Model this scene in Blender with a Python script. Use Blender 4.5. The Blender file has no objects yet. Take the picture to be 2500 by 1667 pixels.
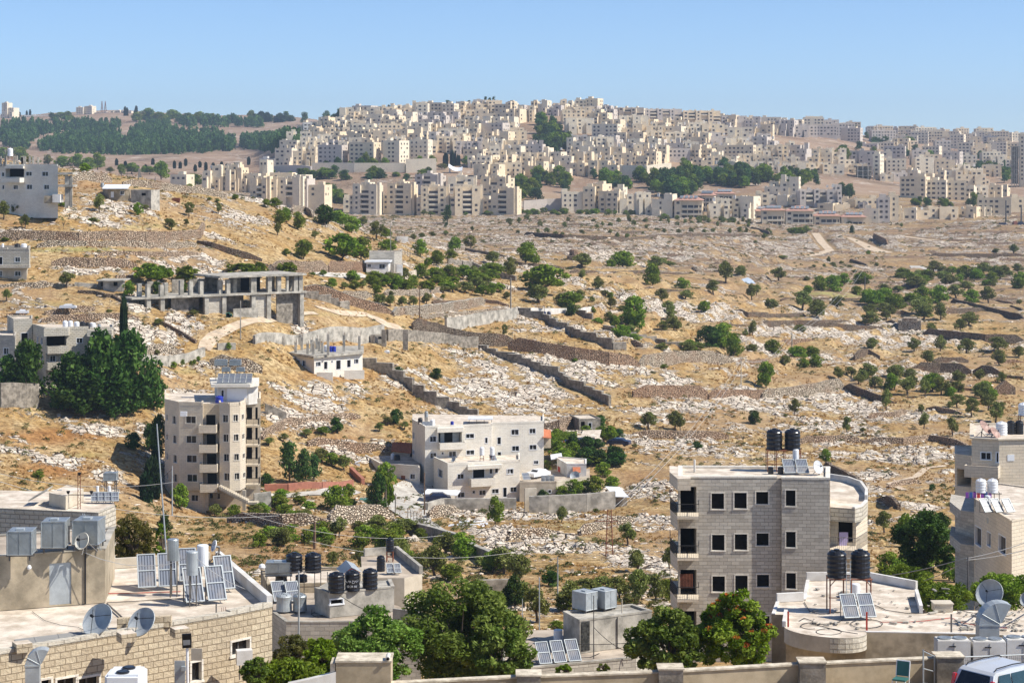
import bpy,math,random
import numpy as np
from mathutils import Vector as V3,Matrix
# ---------------------------------------------------------------- camera, sky, sun, exposure
FPX,CX,HY,ZC=5000.0,1250.0,400.0,100.0 # focal length / image centre / horizon row in photo pixels, eye height
sc=bpy.context.scene
cam_d=bpy.data.cameras.new('camera');cam=bpy.data.objects.new('camera',cam_d);sc.collection.objects.link(cam)
cam.location=(0,0,ZC);cam.rotation_euler=(math.radians(90),0,0)
cam_d.lens=72.0;cam_d.sensor_width=36.0
cam_d.shift_y=-(833.5-HY)/2500.0
cam_d.clip_start=0.5;cam_d.clip_end=30000
sc.camera=cam
SUN=V3((0.66,-0.15,0.72)).normalized()
w=bpy.data.worlds.new("World");sc.world=w;w.use_nodes=True
nt=w.node_tree;nt.nodes.clear()
sky=nt.nodes.new('ShaderNodeTexSky');sky.sky_type='NISHITA';sky.sun_disc=False
sky.sun_elevation=math.asin(SUN.z);sky.sun_rotation=math.atan2(SUN.x,SUN.y)
sky.altitude=2500;sky.air_density=0.85;sky.dust_density=1.3;sky.ozone_density=6
bg=nt.nodes.new('ShaderNodeBackground');bg.inputs[1].default_value=0.125
wo=nt.nodes.new('ShaderNodeOutputWorld')
nt.links.new(sky.outputs[0],bg.inputs[0]);nt.links.new(bg.outputs[0],wo.inputs[0])
sd=bpy.data.lights.new('sun','SUN');sd.energy=5.0;sd.angle=math.radians(0.5);sd.color=(1.0,0.95,0.86)
so=bpy.data.objects.new('sun',sd);sc.collection.objects.link(so)
so.rotation_euler=SUN.to_track_quat('Z','Y').to_euler();so.location=(50,0,300)
sc.view_settings.view_transform='Standard';sc.view_settings.look='None'
sc.view_settings.gamma=1.0;sc.view_settings.exposure=0.36;sc.view_settings.use_curve_mapping=False
sc.cycles.max_bounces=4;sc.cycles.diffuse_bounces=2;sc.cycles.glossy_bounces=2
sc.cycles.transmission_bounces=3;sc.cycles.transparent_max_bounces=6;sc.cycles.volume_bounces=0
sc.cycles.use_adaptive_sampling=True;sc.cycles.adaptive_threshold=0.02
COL=sc.collection
R=math.radians
rng=random.Random(7)
nprng=np.random.RandomState(11)
# ---------------------------------------------------------------- photo-pixel helpers
CR={'A1':(0,220),'A2':(620,220),'A3':(1240,220),'A4':(1860,220),'B1':(0,580),'B2':(620,580),'B3':(1240,580),'B4':(1860,580),'C1':(0,880),'C2':(620,920),'C3':(1240,920),'C4':(1860,920),'D1':(0,1247),'D2':(620,1247),'D3':(1240,1247),'D4':(1860,1247)}
def K(c,x,y):return(CR[c][0]+x/3.675,CR[c][1]+y/3.675)
def PX(px,Y):return(px-CX)*Y/FPX
def PZ(py,Y):return ZC-(py-HY)*Y/FPX
def P(px,py,Y):return V3((PX(px,Y),Y,PZ(py,Y)))
# ---------------------------------------------------------------- noise
def _h(ix,iy,seed):
 n=(ix.astype(np.int64)*374761393+iy.astype(np.int64)*668265263+seed*974634777)&0xffffffff
 n=((n^(n>>13))*1274126177)&0xffffffff
 return((n^(n>>16))&0xffffff)/float(0xffffff)
def vnoise(x,y,seed=0):
 x=np.asarray(x,float);y=np.asarray(y,float)
 ix=np.floor(x);iy=np.floor(y);fx=x-ix;fy=y-iy
 fx=fx*fx*(3-2*fx);fy=fy*fy*(3-2*fy)
 a=_h(ix,iy,seed);b=_h(ix+1,iy,seed);c=_h(ix,iy+1,seed);d=_h(ix+1,iy+1,seed)
 return(a*(1-fx)+b*fx)*(1-fy)+(c*(1-fx)+d*fx)*fy
def fbm(x,y,seed=0,octv=4):
 s=0;a=.5;t=0
 for i in range(octv):
  s=s+a*vnoise(x*2**i+17.3*i,y*2**i-9.1*i,seed+i);t+=a;a*=.5
 return s/t
# ---------------------------------------------------------------- terrain: height along each bearing, from (distance, row) control points
NEAR=[(25,3200),(50,2325),(60,2004),(68,1815),(76,1667),(77.5,1720),(80,1900),(88,1950),(110,1800),(140,1660),(170,1580),(200,1480)]
TT={-400:NEAR+[(230,1400),(265,1270),(300,1120),(325,1010),(350,930),(375,820),(400,710),(425,620),(450,520),(470,470),(500,410),(540,370),(570,350),(650,380),(900,440),(1400,430),(1800,410),(2300,370),(2600,335),(3000,295),(3300,284),(3700,330),(7000,420)],0:NEAR+[(230,1400),(265,1280),(300,1130),(325,1020),(350,935),(375,830),(400,722),(425,632),(450,532),(470,490),(500,440),(540,402),(565,390),(650,425),(900,460),(1400,430),(1800,410),(2300,370),(2600,335),(3000,293),(3300,282),(3700,330),(7000,420)],150:NEAR+[(235,1385),(268,1280),(300,1160),(328,1050),(350,955),(375,840),(400,732),(425,642),(450,545),(475,490),(505,445),(540,420),(565,410),(650,445),(900,465),(1400,430),(1800,405),(2300,368),(2600,330),(3000,285),(3300,276),(3700,330),(7000,420)],300:NEAR+[(240,1370),(270,1290),(300,1190),(330,1070),(352,960),(375,858),(400,750),(425,660),(450,580),(480,502),(505,460),(530,440),(560,430),(620,450),(900,470),(1400,430),(1800,405),(2200,380),(2600,325),(3000,280),(3300,270),(3700,330),(7000,420)],480:NEAR+[(240,1370),(270,1300),(308,1252),(335,1120),(360,990),(385,880),(405,785),(432,690),(460,612),(495,535),(525,480),(550,462),(575,462),(640,490),(900,490),(1250,460),(1600,410),(2000,388),(2300,362),(2700,318),(3100,282),(3300,278),(3700,330),(7000,420)],620:NEAR+[(240,1372),(270,1302),(308,1254),(335,1150),(360,1020),(385,910),(412,778),(430,757),(445,695),(475,612),(515,540),(550,495),(575,485),(600,495),(700,515),(1000,505),(1250,470),(1500,425),(1700,402),(2000,385),(2300,358),(2800,310),(3200,283),(3400,281),(3900,340),(7000,420)],760:NEAR+[(240,1375),(268,1305),(305,1245),(340,1160),(365,1060),(392,935),(409,880),(430,775),(448,735),(475,670),(510,605),(545,560),(580,528),(610,520),(660,535),(900,545),(1100,535),(1240,512),(1400,425),(1500,402),(1600,370),(1750,325),(2000,310),(2600,310),(3300,288),(3900,340),(7000,420)],900:NEAR+[(240,1380),(268,1310),(300,1265),(335,1215),(362,1120),(378,1045),(395,975),(425,868),(450,790),(475,725),(505,670),(545,620),(585,588),(630,570),(720,572),(900,556),(1050,543),(1200,528),(1245,522),(1330,455),(1400,425),(1450,405),(1550,355),(1680,315),(1780,290),(1860,276),(2000,285),(2600,310),(7000,420)],1150:NEAR+[(225,1420),(250,1350),(275,1305),(310,1262),(345,1228),(366,1150),(382,1085),(405,1020),(435,930),(462,860),(490,795),(520,742),(560,685),(620,640),(700,612),(790,590),(900,572),(1050,550),(1200,528),(1245,522),(1310,470),(1380,430),(1450,408),(1550,355),(1680,312),(1780,280),(1880,258),(2000,266),(2600,310),(7000,420)],1400:NEAR+[(225,1420),(250,1350),(280,1300),(315,1252),(345,1222),(366,1150),(380,1100),(405,1045),(435,965),(465,890),(495,830),(530,775),(575,715),(630,665),(700,628),(790,598),(900,575),(1050,550),(1200,527),(1240,521),(1300,485),(1400,445),(1480,405),(1580,352),(1680,312),(1780,280),(1870,262),(2000,270),(2600,320),(7000,420)],1700:NEAR+[(225,1420),(250,1360),(285,1290),(320,1225),(355,1165),(390,1100),(420,1040),(450,975),(480,915),(515,862),(555,805),(605,750),(670,698),(740,655),(820,622),(920,592),(1050,562),(1170,540),(1230,528),(1300,480),(1400,440),(1500,405),(1600,358),(1700,320),(1800,302),(1900,300),(2100,312),(2600,330),(7000,420)],1950:NEAR+[(225,1420),(255,1350),(290,1285),(325,1225),(360,1162),(395,1105),(430,1045),(460,985),(495,930),(535,880),(580,828),(640,772),(710,720),(790,680),(880,645),(980,608),(1080,572),(1160,550),(1220,520),(1300,470),(1400,440),(1500,410),(1600,375),(1750,350),(1900,335),(2100,318),(2300,318),(2600,335),(7000,420)],2200:NEAR+[(225,1420),(255,1360),(290,1290),(325,1230),(360,1168),(395,1110),(430,1055),(465,995),(500,945),(545,892),(595,840),(655,790),(725,738),(805,692),(895,650),(985,612),(1080,575),(1160,548),(1220,505),(1300,480),(1450,450),(1600,420),(1800,385),(2000,365),(2300,345),(2450,338),(2800,350),(7000,420)],2500:NEAR+[(225,1420),(255,1365),(290,1300),(325,1240),(360,1180),(395,1120),(430,1062),(465,1002),(505,948),(550,895),(600,845),(660,795),(730,742),(810,695),(900,652),(990,612),(1085,565),(1180,530),(1250,505),(1350,485),(1500,455),(1700,420),(1900,390),(2100,375),(2400,352),(2600,345),(3000,360),(7000,420)],2900:NEAR+[(225,1420),(255,1365),(290,1300),(325,1240),(360,1180),(395,1120),(430,1062),(465,1002),(505,948),(550,895),(600,845),(660,795),(730,742),(810,695),(900,652),(990,612),(1085,565),(1180,530),(1250,505),(1350,485),(1500,455),(1700,420),(1900,390),(2100,375),(2400,355),(2600,350),(3000,365),(7000,430)],}
_cols=sorted(TT)
YG=np.concatenate([25*np.exp(np.linspace(0,math.log(1350/25),1150)),1350*np.exp(np.linspace(0,math.log(7000/1350),330))[1:]])
_ker=np.hanning(15);_ker/=_ker.sum()
_ztab=[]
for c in _cols:
 ys=np.array([a for a,b in TT[c]],float);zs=np.array([ZC-(b-HY)*a/FPX for a,b in TT[c]])
 z=np.interp(YG,ys,zs)
 z=np.convolve(np.pad(z,7,mode='edge'),_ker,'valid')
 _ztab.append(z)
_ztab=np.array(_ztab)
_LY=np.log(YG)
def zcol(px):
 """terrain heights along the bearing px on the YG grid"""
 px=min(max(px,_cols[0]),_cols[-1]-1e-3)
 i=max(k for k in range(len(_cols))if _cols[k]<=px);i=min(i,len(_cols)-2)
 t=(px-_cols[i])/(_cols[i+1]-_cols[i])
 z0,z1=_ztab[i],_ztab[i+1]
 zm=_ztab[max(i-1,0)];zp=_ztab[min(i+2,len(_cols)-1)]
 d0=(z1-zm)/2 if i>0 else(z1-z0);d1=(zp-z0)/2 if i+2<len(_cols)else(z1-z0)
 h=z0*(2*t**3-3*t*t+1)+z1*(-2*t**3+3*t*t)+.6*d0*(t**3-2*t*t+t)+.6*d1*(t**3-t*t)
 return h
_zc={}
def zcol_c(px):
 k=round(px)
 if k not in _zc:_zc[k]=zcol(k)
 return _zc[k]
def zground(X,Y):
 return float(np.interp(math.log(max(Y,25.01)),_LY,zcol_c(CX+FPX*X/Y)))
def G(px,py,ymin=150.0,ymax=7000.0):
 """first distance beyond ymin at which the bare ground shows at photo pixel (px, py)"""
 rows=HY+(ZC-zcol_c(px))*FPX/YG
 ok=np.where((rows<=py)&(YG>=ymin)&(YG<=ymax))[0]
 if len(ok)==0:
  m=(YG>=ymin)&(YG<=ymax);j=np.where(m,rows,1e9).argmin();return float(YG[j])
 j=ok[0]
 if j==0 or YG[j-1]<ymin:return float(YG[j])
 r0,r1=rows[j-1],rows[j]
 t=(r0-py)/(r0-r1)if r0!=r1 else 0
 return float(YG[j-1]+(YG[j]-YG[j-1])*t)
def GP(px,py,ymin=150.0,ymax=7000.0):
 Y=G(px,py,ymin,ymax);X=PX(px,Y)
 return V3((X,Y,zground(X,Y)))
# ---------------------------------------------------------------- objects, tags, mesh builder
OFF={}
def tag(o,label=None,cat=None,group=None,kind=None):
 if label:
  for a_,b_ in((' from the left',' from left'),('blocks','blocks'),(' of the ',' of '),(' in the ',' in '),(' the ',' ')):
   if len(label.replace(',',' ').split())>16:label=label.replace(a_,b_)
  o['label']=label
 if cat:o['category']=cat;kind=kind or 'thing'
 if group:o['group']=group
 if kind:o['kind']=kind
 return o
def thing(name,label,cat,loc,group=None):
 o=bpy.data.objects.new(name,None);COL.objects.link(o);o.location=loc;o.empty_display_size=.5
 OFF[o.name]=V3(loc)
 return tag(o,label,cat,group)
def link(name,me,parent=None,loc=None):
 o=bpy.data.objects.new(name,me);COL.objects.link(o)
 if parent is not None:
  o.parent=parent;OFF[o.name]=OFF[parent.name]+(V3(loc)if loc is not None else V3((0,0,0)))
 else:
  OFF[o.name]=V3(loc)if loc is not None else V3((0,0,0))
 if loc is not None:o.location=loc
 return o
class MB:
 """collects polygons (world coordinates, uv in metres) and links them as one mesh object"""
 def __init__(s):s.v=[];s.f=[];s.uv=[];s.m=[];s.sm=[]
 def poly(s,pts,uv=None,mi=0,smooth=False):
  n=len(s.v);s.v+=[tuple(p)for p in pts];s.f.append(list(range(n,n+len(pts))))
  if uv is None:
   a=V3(pts[1])-V3(pts[0]);b=V3(pts[-1])-V3(pts[0]);nn=a.cross(b)
   if abs(nn.z)>.7*nn.length or nn.length<1e-9:uv=[(p[0],p[1])for p in pts]
   else:
    h=V3((-nn.y,nn.x,0)).normalized();uv=[(h.x*p[0]+h.y*p[1],p[2])for p in pts]
  s.uv+=[tuple(q)for q in uv];s.m.append(mi);s.sm.append(smooth)
 def prism(s,xy,z0,z1,mi=0,top=None,bottom=True):
  """vertical prism on a counter-clockwise footprint; z0/z1 numbers or per-corner lists"""
  n=len(xy);a=z0 if isinstance(z0,(list,tuple))else[z0]*n;b=z1 if isinstance(z1,(list,tuple))else[z1]*n
  area=sum(xy[i][0]*xy[(i+1)%n][1]-xy[(i+1)%n][0]*xy[i][1]for i in range(n))
  if area<0:xy=xy[::-1];a=a[::-1];b=b[::-1]
  acc=0
  for i in range(n):
   j=(i+1)%n;L=math.hypot(xy[j][0]-xy[i][0],xy[j][1]-xy[i][1])
   s.poly([(xy[i][0],xy[i][1],a[i]),(xy[j][0],xy[j][1],a[j]),(xy[j][0],xy[j][1],b[j]),(xy[i][0],xy[i][1],b[i])],[(acc,a[i]),(acc+L,a[j]),(acc+L,b[j]),(acc,b[i])],mi)
   acc+=L
  s.poly([(xy[i][0],xy[i][1],b[i])for i in range(n)],None,mi if top is None else top)
  if bottom:s.poly([(xy[i][0],xy[i][1],a[i])for i in range(n)][::-1],None,mi)
 def box(s,c,d,rz=0,mi=0,base=True,top=None):
  """box centred at c in x,y; c.z is its bottom (base) or centre"""
  x,y,z=c;ca,sa=math.cos(rz),math.sin(rz)
  q=[(-.5,-.5),(.5,-.5),(.5,.5),(-.5,.5)]
  xy=[(x+ca*a*d[0]-sa*b*d[1],y+sa*a*d[0]+ca*b*d[1])for a,b in q]
  z0=z if base else z-d[2]/2
  s.prism(xy,z0,z0+d[2],mi,top)
 def obox(s,o,ax,ay,az,mi=0):
  """box from corner o with edge vectors"""
  o,ax,ay,az=V3(o),V3(ax),V3(ay),V3(az)
  if ax.cross(ay).dot(az)<0:ax,ay=ay,ax
  c=[o,o+ax,o+ax+ay,o+ay];t=[p+az for p in c]
  s.poly(c[::-1],None,mi);s.poly(t,None,mi)
  for i in range(4):
   j=(i+1)%4;s.poly([c[i],c[j],t[j],t[i]],None,mi)
 def tube(s,a,b,r,n=6,mi=0,r2=None,caps=True):
  a=V3(a);b=V3(b);r2=r if r2 is None else r2
  d=(b-a)
  if d.length<1e-6:return
  q=d.to_track_quat('Z','Y');L=d.length
  ca=[a+q@V3((math.cos(2*math.pi*i/n)*r,math.sin(2*math.pi*i/n)*r,0))for i in range(n)]
  cb=[b+q@V3((math.cos(2*math.pi*i/n)*r2,math.sin(2*math.pi*i/n)*r2,0))for i in range(n)]
  for i in range(n):
   j=(i+1)%n
   s.poly([ca[i],ca[j],cb[j],cb[i]],[(i*r,0),((i+1)*r,0),((i+1)*r,L),(i*r,L)],mi,n>6)
  if caps:s.poly(cb,None,mi);s.poly(ca[::-1],None,mi)
 def path(s,pts,r,n=5,mi=0):
  for i in range(len(pts)-1):s.tube(pts[i],pts[i+1],r,n,mi)
 def lathe(s,c,prof,n=16,mi=0,axis=None):
  """profile [(r, z)] turned about the vertical through c (or about axis)"""
  c=V3(c);q=Matrix.Identity(3)if axis is None else V3(axis).to_track_quat('Z','Y').to_matrix()
  ring=lambda r,z:[c+q@V3((r*math.cos(2*math.pi*i/n),r*math.sin(2*math.pi*i/n),z))for i in range(n)]
  rs=[ring(max(r,1e-4),z)for r,z in prof]
  for k in range(len(rs)-1):
   for i in range(n):
    j=(i+1)%n
    s.poly([rs[k][i],rs[k][j],rs[k+1][j],rs[k+1][i]],[(i*.1,prof[k][1]),(i*.1+.1,prof[k][1]),(i*.1+.1,prof[k+1][1]),(i*.1,prof[k+1][1])],mi,True)
  if prof[0][0]>.001:s.poly(rs[0][::-1],None,mi)
  if prof[-1][0]>.001:s.poly(rs[-1],None,mi)
 def mesh(s,name,mats,off=(0,0,0)):
  me=bpy.data.meshes.new(name);off=V3(off)
  V=np.array(s.v,dtype=np.float64).reshape(-1,3)-np.array(off)
  me.from_pydata(V.tolist(),[],s.f)
  uvl=me.uv_layers.new(name='UVMap');uvl.data.foreach_set('uv',np.array(s.uv,dtype=np.float32).ravel())
  me.polygons.foreach_set('material_index',np.array(s.m,dtype=np.int32))
  if any(s.sm):me.polygons.foreach_set('use_smooth',np.array(s.sm,dtype=bool))
  for m in(mats if isinstance(mats,(list,tuple))else[mats]):me.materials.append(m)
  me.update();return me
 def build(s,name,mats,parent=None,loc=None):
  if not s.f:return None
  if parent is not None:off=OFF[parent.name];return link(name,s.mesh(name,mats,off),parent)
  loc=V3(loc)if loc is not None else V3((0,0,0))
  return link(name,s.mesh(name,mats,loc),None,loc)
# ---------------------------------------------------------------- materials
MATS={}
def newmat(name):
 m=bpy.data.materials.new(name);m.use_nodes=True;nt=m.node_tree
 b=nt.nodes['Principled BSDF'];MATS[name]=m
 return m,nt,b
def N(nt,t,**kw):
 n=nt.nodes.new(t)
 for k,v in kw.items():
  if k in('op',):n.operation=v
  else:setattr(n,k,v)
 return n
def L(nt,a,b):nt.links.new(a,b)
def mixc(nt,fac,a,b,mode='MIX'):
 n=nt.nodes.new('ShaderNodeMix');n.data_type='RGBA';n.blend_type=mode
 for s,v in((n.inputs[0],fac),(n.inputs[6],a),(n.inputs[7],b)):
  if hasattr(v,'node'):nt.links.new(v,s)
  elif isinstance(v,(int,float)):s.default_value=v
  else:s.default_value=(*v,1)
 return n.outputs[2]
def ramp(nt,src,p0,p1,inv=False):
 n=nt.nodes.new('ShaderNodeMapRange');n.interpolation_type='SMOOTHSTEP'
 nt.links.new(src,n.inputs[0]);n.inputs[1].default_value=p0;n.inputs[2].default_value=p1
 if inv:n.inputs[3].default_value=1;n.inputs[4].default_value=0
 return n.outputs[0]
def noise(nt,vec,scale,detail=3,rough=.55,dist=0):
 n=nt.nodes.new('ShaderNodeTexNoise');n.inputs['Scale'].default_value=scale;n.inputs['Detail'].default_value=detail
 n.inputs['Roughness'].default_value=rough;n.inputs['Distortion'].default_value=dist
 if vec is not None:nt.links.new(vec,n.inputs['Vector'])
 return n.outputs[0]
def math_(nt,op,a,b=0.0,c=None):
 n=nt.nodes.new('ShaderNodeMath');n.operation=op
 for i,v in enumerate((a,b)if c is None else(a,b,c)):
  if hasattr(v,'node'):nt.links.new(v,n.inputs[i])
  else:n.inputs[i].default_value=v
 return n.outputs[0]
def wpos(nt,scale=None):
 g=nt.nodes.new('ShaderNodeNewGeometry')
 if scale is None:return g.outputs['Position']
 m=nt.nodes.new('ShaderNodeMapping');m.inputs['Scale'].default_value=scale
 nt.links.new(g.outputs['Position'],m.inputs['Vector']);return m.outputs[0]
def bump(nt,b,h,dist=.05,strength=.6):
 n=nt.nodes.new('ShaderNodeBump');n.inputs['Distance'].default_value=dist;n.inputs['Strength'].default_value=strength
 nt.links.new(h,n.inputs['Height']);nt.links.new(n.outputs[0],b.inputs['Normal'])
def plain(name,col,rough=.8,metal=0,var=.15,vscale=1.5,spec=.3,dirt=None,bmp=0):
 m,nt,b=newmat(name)
 v=wpos(nt);n1=noise(nt,v,vscale,5,.65)
 dark=tuple(c*(1-var)for c in(dirt or col));lite=tuple(min(1,c*(1+var*.6))for c in col)
 c=mixc(nt,ramp(nt,n1,.3,.7),dark,lite)
 if dirt:c=mixc(nt,math_(nt,'MULTIPLY',ramp(nt,noise(nt,v,vscale*.35,3,.6),.5,.72),.45),c,dark)
 L(nt,c,b.inputs['Base Color']);b.inputs['Roughness'].default_value=rough;b.inputs['Metallic'].default_value=metal
 b.inputs['Specular IOR Level'].default_value=spec
 if bmp:bump(nt,b,noise(nt,v,vscale*8,4),bmp)
 return m
def stone_blocks(name,c1,c2,mortar,bw=.5,bh=.25,msize=.012,rough_face=0.0,varamt=.5,stain=.25,off=.5):
 """coursed stone cladding laid out in the wall's own metres (uv)"""
 m,nt,b=newmat(name)
 uv=nt.nodes.new('ShaderNodeUVMap');uv.uv_map='UVMap'
 br=nt.nodes.new('ShaderNodeTexBrick');L(nt,uv.outputs[0],br.inputs['Vector'])
 br.inputs['Scale'].default_value=1;br.inputs['Brick Width'].default_value=bw;br.inputs['Row Height'].default_value=bh
 br.inputs['Mortar Size'].default_value=msize;br.inputs['Mortar Smooth'].default_value=.2;br.offset=off
 br.inputs['Color1'].default_value=(*c1,1);br.inputs['Color2'].default_value=(*c2,1);br.inputs['Mortar'].default_value=(*mortar,1)
 br.inputs['Bias'].default_value=-.1
 v=wpos(nt)
 n1=noise(nt,v,.35,4,.6);c=mixc(nt,math_(nt,'MULTIPLY',ramp(nt,n1,.45,.75),stain),br.outputs[0],tuple(x*.55 for x in mortar))
 n2=noise(nt,wpos(nt,(3,3,.35)),.8,4,.7)
 c=mixc(nt,math_(nt,'MULTIPLY',ramp(nt,n2,.55,.8),stain*.9),c,tuple(x*.45 for x in mortar))
 n3=noise(nt,v,9,3,.6);c=mixc(nt,.25,c,mixc(nt,n3,(0.2,.2,.2),(1,1,1)),'OVERLAY')
 L(nt,c,b.inputs['Base Color']);b.inputs['Roughness'].default_value=.85;b.inputs['Specular IOR Level'].default_value=.25
 h=math_(nt,'MULTIPLY',math_(nt,'SUBTRACT',1.0,br.outputs[1]),1.0)
 if rough_face:
  n4=noise(nt,v,6,5,.7);h=math_(nt,'MULTIPLY',h,math_(nt,'ADD',.5,math_(nt,'MULTIPLY',n4,rough_face)))
 bump(nt,b,h,.05 if rough_face else .02,.9)
 return m
def drystone(name,c1,c2,scale=2.6,dark=.06):
 m,nt,b=newmat(name)
 v=wpos(nt,(1,1,1.5))
 vo=nt.nodes.new('ShaderNodeTexVoronoi');vo.inputs['Scale'].default_value=scale;L(nt,v,vo.inputs['Vector'])
 ve=nt.nodes.new('ShaderNodeTexVoronoi');ve.feature='DISTANCE_TO_EDGE';ve.inputs['Scale'].default_value=scale;L(nt,v,ve.inputs['Vector'])
 sp=nt.nodes.new('ShaderNodeSeparateColor');L(nt,vo.outputs['Color'],sp.inputs[0])
 c=mixc(nt,sp.outputs[0],c1,c2)
 c=mixc(nt,ramp(nt,ve.outputs[0],.02,.16,True),c,(dark,dark*.75,dark*.5))
 n1=noise(nt,wpos(nt),.25,4,.6);c=mixc(nt,math_(nt,'MULTIPLY',ramp(nt,n1,.45,.7),.55),c,mixc(nt,.7,c,(.34,.18,.1)))
 L(nt,c,b.inputs['Base Color']);b.inputs['Roughness'].default_value=.95;b.inputs['Specular IOR Level'].default_value=.1
 bump(nt,b,ramp(nt,ve.outputs[0],0,.3),.25,1.0)
 return m
def foliage(name,dark,mid,lite,hue=.0):
 m,nt,b=newmat(name)
 oi=nt.nodes.new('ShaderNodeObjectInfo')
 v=wpos(nt);n1=noise(nt,v,.9,4,.7)
 at=nt.nodes.new('ShaderNodeAttribute');at.attribute_name='leafvar'
 c=mixc(nt,ramp(nt,at.outputs['Fac'],.1,.9),dark,lite)
 c=mixc(nt,ramp(nt,n1,.35,.65),c,mid)
 hs=nt.nodes.new('ShaderNodeHueSaturation');L(nt,c,hs.inputs['Color'])
 L(nt,math_(nt,'ADD',.485+hue,math_(nt,'MULTIPLY',oi.outputs['Random'],.035)),hs.inputs['Hue'])
 L(nt,math_(nt,'ADD',.75,math_(nt,'MULTIPLY',oi.outputs['Random'],.5)),hs.inputs['Value'])
 L(nt,hs.outputs[0],b.inputs['Base Color']);b.inputs['Roughness'].default_value=.6;b.inputs['Specular IOR Level'].default_value=.12
 tr=nt.nodes.new('ShaderNodeBsdfTranslucent');L(nt,hs.outputs[0],tr.inputs[0])
 mx=nt.nodes.new('ShaderNodeMixShader');mx.inputs[0].default_value=.28
 L(nt,b.outputs[0],mx.inputs[1]);L(nt,tr.outputs[0],mx.inputs[2]);L(nt,mx.outputs[0],nt.nodes['Material Output'].inputs[0])
 return m
QJ=stone_blocks('pale_stone_blocks',(.82,.76,.65),(.74,.68,.57),(.54,.48,.4),.6,.28,.01)
QL=stone_blocks('grey_stone_blocks',(.56,.51,.43),(.41,.37,.31),(.26,.23,.19),.62,.27,.012,0,.5,.25)
QK=stone_blocks('beige_stone_blocks',(.72,.61,.46),(.64,.54,.41),(.44,.37,.29),.7,.3,.012)
M_stone_r=stone_blocks('rockface_stone_blocks',(.60,.49,.34),(.47,.38,.26),(.27,.21,.14),.46,.25,.018,1.6,.5,.2)
QM=stone_blocks('light_rockface_blocks',(.62,.56,.46),(.54,.48,.38),(.34,.3,.24),.7,.3,.03,1.4)
QN=plain('pale_plaster',(.60,.53,.42),.9,dirt=(.48,.41,.31),vscale=.5,var=.12)
QD=plain('white_plaster',(.74,.72,.68),.85,dirt=(.6,.56,.5),vscale=.6,var=.08)
M_plaster_t=plain('weathered_tan_plaster',(.46,.38,.27),.92,dirt=(.30,.25,.175),vscale=.8,var=.2,bmp=.01)
QB=plain('grey_concrete',(.50,.46,.39),.9,dirt=(.28,.26,.22),vscale=.7,var=.2,bmp=.02)
QC=plain('dark_weathered_concrete',(.33,.29,.235),.92,dirt=(.19,.165,.13),vscale=1.3,var=.3,bmp=.02)
QE=plain('pale_roof_screed',(.74,.65,.54),.85,dirt=(.5,.41,.31),vscale=.9,var=.12,bmp=.01)
QF=plain('dusty_roof_screed',(.5,.42,.33),.9,dirt=(.38,.31,.24),vscale=.6,var=.2)
M_town=stone_blocks('town_cream_stone',(.84,.68,.46),(.78,.62,.41),(.52,.43,.32),1.2,.6,.02)
QP=stone_blocks('town_pale_stone',(.86,.74,.54),(.80,.68,.49),(.54,.47,.37),1.2,.6,.02)
M_town3=stone_blocks('town_greyish_stone',(.62,.54,.46),(.57,.49,.42),(.40,.35,.3),1.2,.6,.02)
M_black=plain('black_polyethylene',(.012,.013,.018),.32,var=.3,spec=.5)
QA=plain('white_enamel',(.78,.79,.8),.4,var=.04,spec=.4)
QH=plain('galvanised_sheet',(.36,.39,.40),.42,.55,var=.18,vscale=2.2)
QG=plain('dull_zinc_sheet',(.42,.45,.46),.5,.25,var=.15,vscale=2)
QI=plain('painted_steel_frame',(.16,.15,.14),.6,.4,var=.3)
M_rust=plain('rusty_iron',(.22,.08,.045),.8,.1,var=.4,vscale=3)
QO=plain('black_iron',(.02,.02,.022),.5,.3,var=.2)
M_red=plain('red_paint',(.45,.05,.03),.55,var=.2)
M_cable=plain('black_cable',(.025,.025,.025),.6)
QU=plain('pale_wire',(.45,.44,.42),.6)
M_wood=plain('weathered_wood',(.2,.13,.08),.8,var=.35,vscale=4)
M_bark=plain('grey_brown_bark',(.13,.10,.075),.95,var=.4,vscale=3,bmp=.03)
M_tile=plain('terracotta_tile',(.50,.17,.08),.8,var=.25,vscale=3)
M_tilef=plain('faded_red_tile',(.48,.27,.2),.85,var=.2,vscale=2)
M_redwall=plain('dusty_red_wall',(.36,.15,.10),.9,var=.2)
M_glassd,_nt,_b=newmat('dark_window_glass')
_b.inputs['Base Color'].default_value=(.012,.014,.018,1);_b.inputs['Roughness'].default_value=.12;_b.inputs['Specular IOR Level'].default_value=.5
M_void=plain('unlit_interior',(.012,.011,.010),1.0,var=.3,spec=0)  # near-black colour stands in for the shade inside openings
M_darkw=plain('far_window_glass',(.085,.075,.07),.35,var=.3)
M_collector,_nt,_b=newmat('solar_collector_glass')
uv=_nt.nodes.new('ShaderNodeUVMap');uv.uv_map='UVMap'
wv=_nt.nodes.new('ShaderNodeTexWave');wv.inputs['Scale'].default_value=2.4;wv.inputs['Distortion'].default_value=.3;L(_nt,uv.outputs[0],wv.inputs[0])
nn_=noise(_nt,wpos(_nt),1.6,4,.6)
c_=mixc(_nt,ramp(_nt,wv.outputs['Fac'],.55,.85),(.22,.24,.28),(.07,.08,.10))
c_=mixc(_nt,math_(_nt,'MULTIPLY',ramp(_nt,nn_,.4,.75),.6),c_,(.33,.30,.27))
L(_nt,c_,_b.inputs['Base Color']);_b.inputs['Roughness'].default_value=.22;_b.inputs['Specular IOR Level'].default_value=.6
F_olive=foliage('olive_leaves',(.09,.11,.018),(.18,.20,.045),(.31,.32,.10))
F_green=foliage('green_leaves',(.065,.11,.006),(.15,.22,.015),(.32,.40,.05))
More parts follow.
